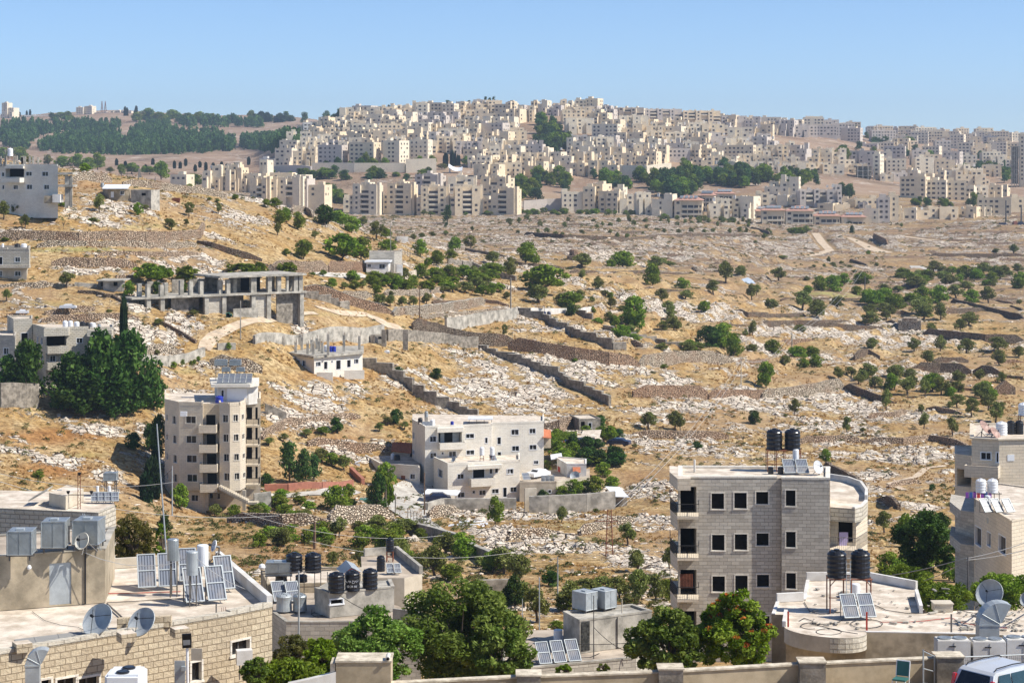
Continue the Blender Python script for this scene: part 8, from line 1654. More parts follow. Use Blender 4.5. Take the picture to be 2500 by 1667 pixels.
# --- middle rooftops
c='D2';z1=PZ(K(c,290,1000)[1],132.);T=thing('middle_roof_house','flat roofed grey block house with dusty roof among the trees, bottom centre left','house',P(*K(c,600,1200),131))
q=[onz(c,288,1002,z1),onz(c,1010,925,z1),onz(c,1520,985,z1)+V3((0,1,0)),onz(c,1250,850,z1),onz(c,540,700,z1)+V3((0,2.5,0)),onz(c,165,720,z1)+V3((0,1,0)),onz(c,166,915,z1)]
q=[onz(c,288,1002,z1),onz(c,1500,1000,z1),onz(c,1300,845,z1),onz(c,560,720,z1),onz(c,180,760,z1),onz(c,166,915,z1)]
volume(T,[flat(v)for v in q],z1-4.5,z1,QL,QF,{},par=.1,paredges=[0,5],parmat=QB)
z2=z1+1.55;M_,R_,L_=onz(c,680,745,z2),onz(c,1258,688,z2),onz(c,545,700,z2);volume(T,[flat(v)for v in(L_,M_,R_,R_+V3((-.4,2.6,0)),L_+V3((.6,2.2,0)))],z1+.005,z2,QB,QB,{1:hol(c,[(678,785,800,840,'void')])},par=.12,paredges=[0,1,2],name='roof_room')
mb=MB();a,b=onz(c,1245,1000,z1),onz(c,1530,1040,z1);mb.obox(a+V3((0,0,.005)),V3((b.x-a.x,b.y-a.y,0)),(0,.22,0),(0,0,.9));mb.build('yard_wall',[QB],T)
for i,(x,yb,yt,r)in enumerate(((738,738,553,.545),(883,722,540,.5),(1041,705,512,.51))):
 o_=onz(c,x,yb-20,z2+.12);o_.z=z2+.05;ptank(o_,r,1.34,'black ribbed tank on the concrete roof room, %s'%('left of three','middle of three, with white writing','right of three')[i])
 if i==1:tk=o_
def text(s_,loc,size,mat,name,parent,rz=0,align='CENTER'):
 cu=bpy.data.curves.new(name,'FONT');cu.body=s_;cu.size=size;cu.align_x=align;cu.extrude=.006;cu.materials.append(mat);o=bpy.data.objects.new('t',cu);COL.objects.link(o);me=bpy.data.meshes.new_from_object(o.evaluated_get(bpy.context.evaluated_depsgraph_get()));bpy.data.objects.remove(o);me.materials.clear();me.materials.append(mat);o=link(name,me,parent,V3(loc)-OFF[parent.name]);o.rotation_euler=(R(90),0,rz);return o
Tk=bpy.data.objects['water_tank.%03d'%0]if False else[o for o in bpy.data.objects if o.get('label','').startswith('black ribbed tank on the concrete roof room, middle')][0]
text('13 24 88',tk+V3((0,-.53,.30)),.19,QA,'painted_number',Tk);text('\u0627\u0628\u0648 \u062d\u0645\u0632\u0629',tk+V3((0,-.53,.66)),.24,QA,'painted_word',Tk)
z3=z1+1.9
T=thing('tank_platform','rusty pipe platform carrying one box tank and two black tanks','platform',P(*K(c,300,700),140));a0=P(*K(c,60,580),139);
for x in(110,270,330,450,545,600,660):mb=MB();p=P(*K(c,x,545),139+(x%4)*.4);mb.tube((p.x,p.y,z1),p,.03,5);mb.build('leg',[QI],T)
mb=MB();p,q_=P(*K(c,60,565),139),P(*K(c,690,530),139)
for o_ in(0,.9):mb.tube(p+V3((0,o_,0)),q_+V3((0,o_,0)),.035,5)
mb.build('beam',[QI],T)
boxtank(P(*K(c,105,580),139)-V3((0,0,.05)),1.75,1.2,.86,R(3),'wide blue grey sheet tank at the left end of the pipe platform',leg=.05)
for i,x in enumerate((362,530)):p=P(*K(c,x,545),139.6);ptank(p,.57,1.33,'black tank on the pipe platform, %s one'%('left','right')[i])
for i,x in enumerate((245,425)):ptank(V3((P(*K(c,x,0),140.5).x,140.5,z1+.9)),.42,.5,'low black barrel under the pipe platform, %s one'%('left','right')[i],ribs=1)
volume(thing('rooftop_house','lower flat roof behind the middle black tanks','house',P(*K(c,500,650),141)),[V2(K(c,120,0)[0],141),V2(K(c,900,0)[0],141.5),V2(K(c,900,0)[0],147),V2(K(c,60,0)[0],147)],z1-4,z1+.45,M_plaster_t,QE,{},par=.2)
T=thing('gabled_shed','small rooftop shed with corrugated grey gable roof and red end','shed',P(*K(c,850,600),143));a=P(*K(c,800,565),142);r0=P(*K(c,825,440),142);e1=P(*K(c,970,545),142);e0=P(*K(c,725,520),144.5);mb=MB()
mb.poly([P(*K(c,740,515),144.5),P(*K(c,800,565),141.5),P(*K(c,875,505),141.4),P(*K(c,825,440),144.4)])
for k in range(9):t_=k/8;mb.tube(P(*K(c,740+85*t_,515-75*t_),144.45),P(*K(c,800+75*t_,565-60*t_),141.45),.03,4)
mb.poly([P(*K(c,875,505),141.4),P(*K(c,968,548),141.6),P(*K(c,900,470),144.4),P(*K(c,825,440),144.4)]);mb.build('roof',[QG],T)
mb=MB();b_=P(*K(c,805,570),141.5);mb.prism([(b_.x+.05,b_.y+.05),(P(*K(c,960,0),141.6).x,141.7),(P(*K(c,960,0),141.6).x,144),(b_.x+.05,144)],z1+.4,b_.z+.03);mb.build('wall',[QN],T)
mb=MB();mb.poly([P(*K(c,805,563),141.44),P(*K(c,962,552),141.58),P(*K(c,875,512),141.43)]);mb.build('gable',[M_red],T)
T=thing('walled_roof','grey walled roof terrace with two black tanks behind the gabled shed','house',P(*K(c,1200,620),144));z4=PZ(K(c,1300,600)[1],143)
volume(T,[V2(K(c,975,0)[0],143),V2(K(c,1350,0)[0],143),V2(K(c,1510,0)[0],144.5),V2(K(c,1290,0)[0],152),V2(K(c,960,0)[0],151)],z4-4,z4,QN,QF,{},par=.55,paredges=[2,3],parmat=QB)
ptank(V3((PX(K(c,1220,0)[0],149),149,z4)),.3,.95,'narrow black tank raised on a block at the back of the walled roof',stand=.75);ptank(V3((PX(K(c,1138,0)[0],145.5),145.5,z4)),.3,1.1,'narrow black tank standing low on the walled roof')
for k in range(2):collector(V3((PX(K(c,1195+k*68,0)[0],144),144,z4)),.48,.75,R(15),'solar collector on the walled roof, %s one'%('left','right')[k],48)
for k in range(2):p=onz(c,175+k*125,840,z1);p.z=z1+.005;collector(p+V3((0,.3,0)),.9,1.5,R(22),'grey collector leaning behind the dented barrels, %s one'%('left','right')[k],50)
for i,(x,m_)in enumerate(((270,QG),(412,QH))):p=onz(c,x,905,z1);p.z=z1+.1;ptank(p,.52 if i==0 else .46,1.15,'dented grey barrel at the roof corner, %s one'%('left','right')[i],m_,ribs=0 or 1)
pole(*K(c,402,1180),129,175,.07,'steel utility pole rising in front of the dented barrels',QG)
T=thing('globe_lamp','white globe lamp on a short post left of the box tank','lamp',P(*K(c,72,730),128));a=P(*K(c,72,730),128);b=P(*K(c,72,530),128);mb=MB();mb.tube(a,b,.03,6);mb.build('post',[QI],T);mb=MB();mb.lathe(b,[(.05,0),(.17,.08),(.22,.2),(.17,.34),(.01,.42)],14);mb.build('globe',[QA],T)
for i,pts in enumerate(([(520,920),(560,900),(700,890),(900,915)],[(530,940),(650,930),(800,925),(950,920)],[(520,880),(515,925),(560,950),(680,935)])):curve('roof_cable','dark hose on the dusty middle roof, %s'%('upper','lower','hooked end')[i],[onz(c,x,y,z1+.03)for x,y in pts],.02,M_cable)
mb=MB();r=random.Random(4)
for k in range(22):p=onz(c,r.uniform(600,840),r.uniform(835,885),z1);mb.obox(p+V3((0,0,.02+.02*k%.2)),(r.uniform(.2,.7),r.uniform(-.2,.2),.02),(r.uniform(-.1,.1),r.uniform(.05,.3),0),(0,0,.07))
tag(mb.build('rubble_pile',[QB],None,p),'pile of broken boards and rubble on the middle roof','rubble')
# --- concrete cube with box tanks
c='D3';zc=PZ(K(c,645,990)[1],125.);zl=zc-1.95;T=thing('cube_roof_house','low roof with stained concrete cube room carrying two box tanks, bottom centre','house',P(*K(c,600,1450),121))
q=[onz(c,-60,1440,zl),onz(c,1150,1325,zl),onz(c,1420,1200,zl),onz(c,1200,1040,zl),onz(c,-60,1075,zl)]
volume(T,[flat(v)for v in q],zl-3.5,zl,QL,QF,{},par=.12,paredges=[0,4],parmat=QB)
C0,C1_,C2_,C3_=onz(c,645,992,zc),onz(c,1290,905,zc),onz(c,1115,848,zc),onz(c,497,912,zc)
volume(T,[flat(v)for v in(C3_,C0,C1_,C2_)],zl+.005,zc,QB,QB,{},par=.12,name='cube_room')
mb=MB();a=onplane(C0,C1_,*K(c,660,1255))[0];d_=(flat(C1_)-flat(C0)).normalized();mb.obox(a-V3((0,.05,0)),d_*.6,V3((0,.045,0)),V3((0,0,1.75)));mb.build('tar_patch',[plain('tar_stain',(.05,.05,.045),.9,var=.8,vscale=6)],T)
mb=MB();a=onplane(C0,C1_,*K(c,985,1225))[0];mb.obox(a-V3((0,.12,0)),d_*.28,V3((0,.11,0)),V3((0,0,1.9)));mb.build('pier',[QB],T)
T=thing('ladder','thin iron ladder leaning on the left side of the cube room','ladder',onz(c,580,1160,zl));a=onz(c,560,1165,zl);b=P(*K(c,590,1020),a.y+.1)
mb=MB()
for o_ in(0,.3):mb.tube(a+V3((o_,0,0)),b+V3((o_,0,0)),.02,4)
for k in range(1,6):mb.tube(a.lerp(b,k/6),a.lerp(b,k/6)+V3((.3,0,0)),.015,4)
mb.build('rails',[M_rust],T)
for i,(x,y)in enumerate(((700,905),(872,888))):p=onz(c,x,y,zc+.1);p.z=zc+.02;boxtank(p,1.0,1.25,1.08,R(42),'pale blue grey box tank on the concrete cube room, %s one'%('left','right')[i],leg=.14,mat=QG)
boiler(V3((onz(c,450,1190,zl).x,onz(c,450,1190,zl).y,zl)),.28,.86,'stout white cylinder left of the concrete cube room',stand=.02)
for k in range(3):p=onz(c,285+k*132,1396-k*12,zl);p.z=zl+.004;collector(p,.78,1.5,R(17),'solar collector with white frame on the low roof, %s of three'%nth(k+1),46)
pole(*K(c,770,1250),123.5,134,.035,'thin dark rod before the stained cube corner',QI,name='roof_mast');pole(*K(c,1024,950),127,43,.04,'short pale pipe on the cube room roof',QN,name='roof_mast')
pole(*K(c,282,1045),138,122,.05,'tall thin grey pole before the olive grove',QG,name='mast_pole');pole(*K(c,447,690),190,76,.07,'grey pole at the round bush in the dry field',QG,name='mast_pole');pole(*K(c,130,1030),150,66,.04,'leaning thin pole left of the tall grey one',QG,name='mast_pole')
for i,pts in enumerate(([(330,1190),(240,1130),(120,1170),(110,1230),(230,1300)],[(650,1315),(740,1310),(820,1275)])):curve('roof_cable','dark cable loop on the low roof, %s'%('beside the stout cylinder','before the cube room')[i],[onz(c,x,y,zl+.03)for x,y in pts],.018,M_cable)
for i,(a,b,s_)in enumerate(((K(c,-300,1060),K(c,1250,1165),.5),(K(c,770,1040),K(c,1150,1280),.3),(K('D2',760,750),K('D2',1560,1000),.5))):cable(P(*a,124),P(*b,123),s_,'dark sagging cable across the bottom centre roofs, %s'%('topmost','right by the cube','left above the trees')[i],.02)
# --- grey stone building at right
c='C3';Yf=155.;T=thing('grey_stone_building','tall unfinished grey stone building with rows of dark empty windows, right of centre','apartment building',P(*K('D3',1800,1000),Yf))
zt=PZ(K(c,0,905)[1],Yf);S=lambda cr,x,Y:V2(K(cr,x,0)[0],Y)
cs=[S(c,1530,155),S('C4',176,155),S('C4',178,154.5),S('C4',609,154.2),S('C4',609,160),S(c,1530,160.5)]
H={0:[],2:[]}
for k in range(4):
 dy=k*371
 H[0]+=hol(c,[(1826+k*4,1042+dy,1941+k*4,1186+dy,'void'),(2030+k*4,1036+dy,2145+k*4,1182+dy,'void'),(2225+k*4,1028+dy,2338+k*4,1142+dy,'void')]);H[2]+=hol('C4',[(214+k*2,1015+dy,303+k*2,1158+dy,'void')])
 H[0]+=hol(c,[(1548,985+dy,1692,1235+dy,'open',2.2)])
volume(T,cs,62,zt,QL,QE,H,par=.14,pth=.35,frame=QJ,parmat=QJ)
for k in range(3):
 dy=k*371;A2,B2=S(c,1440,155),S(c,1700,155)
 a=P(*K(c,1455,1215+dy),153.2);mb=MB();pl=[S(c,1455,156.5),S(c,1520,153.2),S(c,1712,153.2),S(c,1712,154.99),S(c,1531,154.99),S(c,1531,160),S(c,1455,160)]
 z_=PZ(K(c,0,1245+dy)[1],153.5);mb.prism([(p.x,p.y)for p in pl],z_-.2 if k else z_-.2,z_);s_=mb.build('balcony',[QK],T);mb=MB()
 for i in(6,0,1):
  p,q=pl[i],pl[(i+1)%7];pb,qb=V3((p.x,p.y,z_)),V3((q.x,q.y,z_));n_=int((q-p).length/.13)
  mb.tube(pb+V3((0,0,.92)),qb+V3((0,0,.92)),.028,4)
  for j in range(n_+1):t_=pb.lerp(qb,j/max(1,n_));mb.tube(t_,t_+V3((0,0,.92)),.012,3,caps=False)
 p,q=pl[2],pl[3];mb.tube(V3((p.x,p.y,z_+.92)),V3((q.x,q.y,z_+.92)),.028,4);mb.build('railing',[QO],s_)
 mb=MB();pl2=[S(c,1535,155.01),S(c,1535,160),S(c,1457,160),S(c,1460,156.6),S(c,1522,154.0)];mb.prism([(p.x,p.y)for p in pl2],z_-1.15,z_-.205);mb.build('balcony_apron',[QK],T)
mb=MB();pl=[S(c,1450,157.2),S(c,1522,153.8),S(c,1640,153.8),S(c,1640,154.99),S(c,1529.5,154.99),S(c,1529.5,160),S(c,1450,160.4)];mb.prism([(p.x,p.y)for p in pl],zt-.75,zt+.13,0,1);mb.build('roof_overhang',[QK,QE],T)
mb=MB();a=P(*K('D3',1545,690),153.9)
for k in range(9):mb.obox(a+V3((k*.11,0,0)),(.07,0,0),(0,.04,0),(0,0,1.05))
tag(mb.build('red_shutter',[M_rust],None,a),'slatted red panel leaning on the lowest corner balcony','panel')
p=V3((PX(K(c,1675,0)[0],158),158,zt));mb=MB();mb.tube(p,p+V3((0,0,.95)),.08,10);tag(mb.build('vent_pipe',[QD],None,p),'white vent pipe on the left part of the grey building roof','pipe')
c='C4';T=thing('tank_tower','tall rusty stand for the pair of black tanks on the grey building','tank stand',V3((PX(K(c,200,0)[0],158.5),158.5,zt)));zs=PZ(K(c,0,652)[1],158.5)
for x in(45,125,200,340):
 for d_ in(0,1.0):mb=MB();p=V3((PX(K(c,x,0)[0],158.5),158+d_,zt));mb.tube(p,V3((p.x,p.y,zs)),.035,4);mb.build('leg',[M_rust],T)
mb=MB();a,b=PX(K(c,38,0)[0],158.5),PX(K(c,345,0)[0],158.5)
for d_ in(0,.5,1.0):mb.tube((a,158+d_,zs),(b,158+d_,zs),.04,4)
mb.tube((a,158,zt+.6),(b,158,zt+.6),.03,4);mb.build('beam',[M_rust],T)
for i,x in enumerate((112,274)):ptank(V3((PX(K(c,x,0)[0],158.5),158.5,zs+.04)),.62,1.6,'black tank high on the stand over the grey building, %s one'%('left','right')[i])
for i,x in enumerate((182,298)):p=V3((PX(K(c,x+22,0)[0],156.4),156.4,zt));collector(p,.92,1.25,R(8),'blue glazed collector on the grey building roof, %s one'%('left','right')[i],48)
dish(V3((PX(K(c,507,0)[0],156.5),156.5,zt+.62)),.5,(.62,-.72,.3),'plain white dish at the right end of the grey building roof',V3((PX(K(c,515,0)[0],156.9),156.9,zt)),QA);boiler(V3((PX(K(c,303,0)[0],158),158,zt)),.24,.9,'white cylinder behind the collectors of the grey building',stand=.85)
for i,x in enumerate((80,168)):mb=MB();p=V3((PX(K(c,x,0)[0],157),157,zt));mb.lathe(p,[(.22,0),(.22,.5),(.15,.55)],10);tag(mb.build('dark_barrel',[M_black],None,p),'small dark barrel under the tank stand, %s one'%('left','right')[i],'barrel')
# curved wing
T=thing('curved_wing','stone wing with curved white terrace parapet and lilac door, right of grey building','house',P(*K(c,780,1540),160));zw=PZ(K(c,0,1175)[1],155.5);zw1=PZ(K(c,0,1300)[1],155.5)
arc=[S(c,612,156),S(c,835,155.2),S(c,905,156.2),S(c,948,158.5),S(c,952,161.5),S(c,900,165.5),S(c,780,168),S(c,612,169.5)]
mb=MB();mb.prism([(p.x,p.y)for p in arc],zw1,zw,0,1);mb.build('roof_band',[QM,QE],T)
for i in range(1,7):
 A2,B2=arc[i],arc[i+1];d_=flat(B2-A2).normalized();n_=V3((-d_.y,d_.x,0));mb=MB();mb.obox(V3((A2.x,A2.y,zw+.003)),B2-A2,n_*.22,V3((0,0,.12 if i<3 else .5)));mb.build('parapet',[QD],T)
body=[S(c,612,157),S(c,845,156.6),S(c,948,159.5),S(c,948,168),S(c,612,168)]
volume(T,body,62,zw1-.004,QK,QK,{0:hol(c,[(686,1300,815,1480,'open',.5)])},par=0)
mb=MB();a=onplane(body[0],body[1],*K(c,692,1530))[0];mb.obox(a-V3((0,.12,0)),(.68,0,0),(0,.08,0),(0,0,1.2));mb.build('door',[plain('lilac_door',(.45,.38,.6),.5,var=.08)],T)
bal=[S(c,612,155.2),S(c,850,154.6),S(c,945,157.5),S(c,945,159),S(c,846,156.58),S(c,612,156.98)];zb_=PZ(K(c,0,1545)[1],155.2);mb=MB();mb.prism([(p.x,p.y)for p in bal],zb_-.6,zb_);s_=mb.build('balcony',[QK],T);mb=MB()
for i in(0,1):
 p,q=bal[i],bal[i+1];pb,qb=V3((p.x,p.y,zb_)),V3((q.x,q.y,zb_));n_=int((q-p).length/.14);mb.tube(pb+V3((0,0,.95)),qb+V3((0,0,.95)),.025,4)
 for j in range(n_+1):t_=pb.lerp(qb,j/n_);mb.tube(t_,t_+V3((0,0,.95)),.011,3,caps=False)
mb.build('railing',[QI],s_)
# --- right hand houses
T=thing('right_edge_house','tan house at the right edge with long balcony and rooftop dishes','house',P(*K(c,2100,1200),200));Yq=200.;zt=PZ(K(c,0,565)[1],Yq)
cs=[S(c,1882,201),S(c,2128,200),S(c,2420,200.5),S(c,2420,212),S(c,1882,212)]
volume(T,cs,58,zt,QK,QE,{0:hol(c,[(1966,680,2054,738,'win'),(2104,678,2128,765,'void'),(1960,990,2050,1060,'win')]),1:hol(c,[(2205,697,2262,752,'shut'),(2211,970,2256,1010,'win')])},par=.12,over=.15)
balcony(T,cs[0],cs[1],K(c,1838,0)[0],K(c,2140,0)[0],K(c,0,862)[1],out=1.4,h=.95,mat=QK)
volume(T,[S(c,1732,203),S(c,1881,201.6),S(c,1881,209),S(c,1732,209)],58,PZ(K(c,0,705)[1],202),QK,QE,{0:hol(c,[(1750,838,1878,972,'open',2.5)])},par=.05,name='side_wing')
for i,(x,y,r)in enumerate(((2008,448,.75),(2098,500,.68))):dish(P(*K(c,x,y),202),r,(.5,.55,.55)if 0 else(.55,-.45,.55),'rust tinted dish seen tilted on the right edge house, %s one'%('left','right')[i],V3((PX(K(c,x-40,0)[0],202.5),202.5,zt)),plain('rust_tinted_dish_%d'%i,(.42,.27,.22),.5))
ptank(V3((PX(K(c,2150,0)[0],204),204,zt)),.58,1.3,'white tank between the dishes at right edge',QA)
for i,x in enumerate((2235,2310)):ptank(V3((PX(K(c,x,0)[0],204.5),204.5,zt)),.42,1.35,'black tank on the right edge house roof, %s one'%('left','right')[i])
ptank(V3((PX(K(c,2350,0)[0],206),206,zt)),.55,1.25,'white tank raised highest at the right edge',QA,stand=1.7)
T=thing('lower_right_house','grey stone house with sloping roofline and side balconies at the right edge','house',P(*K('D4',2100,400),166));
cs=[S(c,1908,176),S(c,2242,165),S(c,2430,167),S(c,2430,182),S(c,1960,186)];zt=PZ(K(c,0,1298)[1],165)
volume(T,cs,58,zt,QK,QE,{0:hol(c,[(1914,1366,1970,1490,'dwin'),(2022,1405,2056,1505,'dwin'),(2126,1446,2190,1560,'dwin')])},par=.1)
for y0 in(1262,1560):
 zz=PZ(K(c,0,y0)[1],178);mb=MB();pl=[S(c,1685,182),S(c,1780,177.5),S(c,1905,176.4),S(c,1905,184),S(c,1700,186)];mb.prism([(p.x,p.y)for p in pl],zz-.1,zz+.75);mb.build('balcony',[QL],T)
mb=MB();pl=[S(c,1735,183),S(c,1905,180),S(c,1905,186),S(c,1735,188)];mb.prism([(p.x,p.y)for p in pl],58,PZ(K(c,0,1262)[1],178)-.11);mb.build('stair_wing',[QL],T)
mb=MB();a=onplane(cs[0],cs[1],*K(c,2015,1302))[0];mb.obox(a+V3((-.1,-.55,0)),(.5,-.35,0),(.2,.3,0),(0,0,.45));mb.build('air_conditioner',[QG],T)
T=thing('tank_stand','dark pipe stand under the two white tanks at right','tank stand',V3((PX(K(c,2020,0)[0],172),172,zt)));zs=PZ(K(c,0,1038)[1],172)
for x in(1918,2000,2090,2135):mb=MB();p=V3((PX(K(c,x,0)[0],172),172.2,zt));mb.tube(p,V3((p.x,p.y,zs)),.03,4);mb.build('leg',[QO],T)
mb=MB();
for d_ in(-.5,.5):mb.tube((PX(K(c,1912,0)[0],172),172+d_,zs),(PX(K(c,2140,0)[0],172),172+d_,zs),.04,4)
mb.build('beam',[QO],T)
for i,x in enumerate((1966,2070)):ptank(V3((PX(K(c,x,0)[0],172),172,zs+.04)),.45,1.15,'white ribbed tank above the purple washing, %s one'%('left','right')[i],QA)
boiler(V3((PX(K(c,2026,0)[0],170),170,zt)),.23,.85,'white cylinder in front of the two white tanks stand',stand=.45)
for k,x in enumerate((1985,2085,2185)):collector(V3((PX(K(c,x+15,0)[0],168.5),168.5,zt+.02)),.78,1.3,R(22),'collector on the lower right house roof, %s of three'%nth(k+1),48)
for k in range(7):p=P(*K(c,1842+k*34,1085),174.5);mb=MB();mb.box((p.x,p.y,p.z),(.27,.03,.5));tag(mb.build('hung_garment',[lm[(0,3,0,2,0,3,0)[k]]],None,p),'garment on the line under the white tanks, %s from left'%nth(k+1),'laundry','washing under the white tanks')
# --- bright roof with curved balcony
c='D4';zr=PZ(K(c,930,1085)[1],112.);T=thing('curved_balcony_building','bright flat roofed building with curved rendered balcony front, bottom right','building',onz(c,900,1300,zr-1))
z0=zr-6;pts_=[onz(c,*p,zr)for p in((930,1088),(1955,1108),(2352,1112),(2500,1110),(2500,890),(1760,890),(1445,918),(1402,770),(1398,700),(960,617),(398,620),(365,800),(128,812),(88,925),(232,930),(215,1040))]
volume(T,[flat(v)for v in pts_],z0,zr,M_plaster_t,QE,{},par=0)
cen=onz(c,570,1030,zr);hw=abs(onz(c,930,1085,zr).x-onz(c,200,1045,zr).x)/2;arc=[onz(c,200,1040,zr)]
aE=onz(c,930,1088,zr)
for k in range(1,16):a=math.pi*k/16;arc.append(arc[0].lerp(aE,(1-math.cos(a))/2)+V3((0,-math.sin(a)*1.9,0)))
arc.append(aE);mb=MB();mb.prism([(p.x,p.y)for p in arc],zr-.82,zr+.02,0,1);mb.build('curved_balcony',[QN,QE],T)
mb=MB()
for i in range(8,16):A2,B2=arc[i],arc[i+1];d_=flat(B2-A2);n_=V3((d_.y,-d_.x,0)).normalized();mb.obox(V3((A2.x,A2.y,zr-.8))+n_*.005,d_,n_*.04,V3((0,0,.81)))
mb.build('rough_facing',[QM],T)
def par(i,j,h,w_=.2,m_=QD):
 A2,B2=pts_[i],pts_[j];d_=flat(B2-A2).normalized();n_=V3((-d_.y,d_.x,0));mb=MB();mb.obox(V3((A2.x,A2.y,zr+.003)),B2-A2,n_*w_,V3((0,0,h)));mb.build('parapet',[m_],T)
par(9,10,.5);par(8,9,.5);par(6,7,.45);par(11,12,.5);par(12,13,.06);par(15,14,.3);par(10,11,.08)
mb=MB();a,b=onz(c,935,1088,zr),onz(c,1955,1108,zr);mb.obox(a+V3((0,0,.004)),b-a,V3((0,.2,0)),V3((0,0,.05)));mb.build('coping',[QD],T)
T=thing('tank_stand','rusty four legged stand under the two big black tanks, bottom right','tank stand',onz(c,780,900,zr));Yq=117.;zs=PZ(K(c,0,598)[1],Yq)
for x,d_ in((602,-.4),(787,-.6),(967,-.4),(750,.7),(600,.7),(960,.7)):mb=MB();p=V3((PX(K(c,x,0)[0],Yq),Yq+d_,zr));mb.tube(p,V3((p.x,p.y,zs)),.04,4);mb.build('leg',[M_rust],T)
mb=MB();xa,xb=PX(K(c,590,0)[0],Yq),PX(K(c,980,0)[0],Yq)
for d_ in(-.5,0,.6):mb.tube((xa,Yq+d_,zs),(xb,Yq+d_,zs),.045,4)
mb.tube((xa,Yq-.4,zr+.9),(xb,Yq-.4,zr+.9),.03,4)
for x in(602,967):q_=PX(K(c,x,0)[0],Yq);s_=.35 if x==602 else-.35;mb.tube((q_,Yq-.4,zs-.4),(q_+s_,Yq-.4,zs),.025,4)
mb.build('beam',[M_rust],T)
for i,x in enumerate((672,884)):ptank(V3((PX(K(c,x,0)[0],Yq),Yq,zs+.05)),.56,1.58,'big black tank on the four legged stand, %s one'%('left','right')[i],ribs=5)
T=thing('ladder','grey ladder between the two big black tanks','ladder',V3((PX(K(c,775,0)[0],Yq),Yq-.7,zr)));mb=MB();x_=PX(K(c,775,0)[0],116.3)
for o_ in(-.11,.11):mb.tube((x_+o_,116.2,zr),(x_+o_,116.3,zs+1.1),.018,4)
for k in range(11):z_=zr+.3+k*.29;mb.tube((x_-.11,116.25,z_),(x_+.11,116.25,z_),.014,4)
mb.build('rails',[QG],T)
boiler(onz(c,842,800,zr),.26,.92,'glossy white cylinder under the big black tanks',stand=.05)
for k,x in enumerate((742,893)):collector(onz(c,x,968-k*5,zr+.1)-V3((0,0,.095)),.88,1.5,R(10),'glazed collector on the bright bottom right roof, %s one'%('left','right')[k],50)
for i,(x,y0,y1)in enumerate(((236,900,1040),(941,905,1075))):p=onz(c,x,y1,zr);mb=MB();mb.box(p,(.09,.09,(y1-y0)/3.675*112/FPX));tag(mb.build('red_post',[M_red],None,p),'red iron post at the curved balcony, %s end'%('left','right')[i],'post','red posts')
p=onz(c,745,765,zr);mb=MB();mb.lathe(p,[(.36,0),(.38,.12),(.25,.3),(.1,.33)],10);tag(mb.build('covered_heap',[QC],None,p),'dark covered heap behind the left collector, bottom right','heap')
def loop(cx_,cy_,rx,ry,n=14,a0=0,a1=6.28):return[onz(c,cx_+rx*math.cos(a0+(a1-a0)*k/n),cy_+ry*math.sin(a0+(a1-a0)*k/n),zr+.03)for k in range(n+1)]
for pts,l_ in((loop(940,1010,145,38),'ring of black hose under the right collector'),(loop(600,1082,115,28),'ring of black hose near the curved balcony edge'),(loop(430,1030,80,28,14,1,6),'small curl of black hose on the bright roof'),([onz(c,x,y,zr+.03)for x,y in((335,985),(380,960),(450,985),(500,1015),(620,1010),(700,990),(725,965))],'black hose wandering to the left collector'),([onz(c,x,y,zr+.03)for x,y in((430,1010),(560,1040),(700,1075),(860,1100))],'black hose running to the curved balcony corner'),([onz(c,x,y,zr+.03)for x,y in((380,815),(430,900),(520,925),(700,905))],'thin black cable left on the bright roof'),([onz(c,x,y,zr+.03)for x,y in((1010,840),(1120,890),(1300,915),(1600,905),(1720,880))],'black cable curving right across the bright roof'),([onz(c,x,y,zr+.03)for x,y in((1730,880),(1900,915),(2100,960),(2340,1030))],'black cable on the cluttered right roof')):curve('roof_hose',l_,pts,.022,M_cable,'hose','hoses on the bright roof')
curve('red_hose','long red hose crossing the bright roof',[onz(c,x,y,zr+.03)for x,y in((1060,995),(1250,996),(1450,985),(1700,955),(1800,1000),(1950,1030),(2200,1050))],.02,M_red,'hose')
mb=MB();p=onz(c,1550,905,zr);mb.obox(p,(1.05,0,0),(0,.9,0),(0,0,.42));mb.obox(p+V3((-.05,-.05,.424)),(1.15,0,0),(0,1.0,0),(0,0,.06));tag(mb.build('roof_hatch',[QN],None,p),'cream roof hatch box right of the bright roof','hatch')
mb=MB();p=onz(c,1700,1088,zr);mb.tube(p,p+V3((0,0,1.0)),.05,6);tag(mb.build('iron_post',[QI],None,p),'rusty dark post at the front edge of the bright roof','post')
dish(P(*K(c,2040,735),113.5),.78,(-.5,-.72,.42),'large silver dish on the cluttered right roof',onz(c,1990,880,zr));dish(P(*K(c,2385,790),113),.45,(-.5,-.72,.42),'dish cut by the right edge of view',onz(c,2395,900,zr))
Yq=84.;p=P(*K(c,1952,1330),Yq);duct('exhaust_duct','big galvanised duct with wide round hood above the cooling units',p,.82,(1330-1020)/3.675*Yq/FPX,.5,R(0),d_=.7)
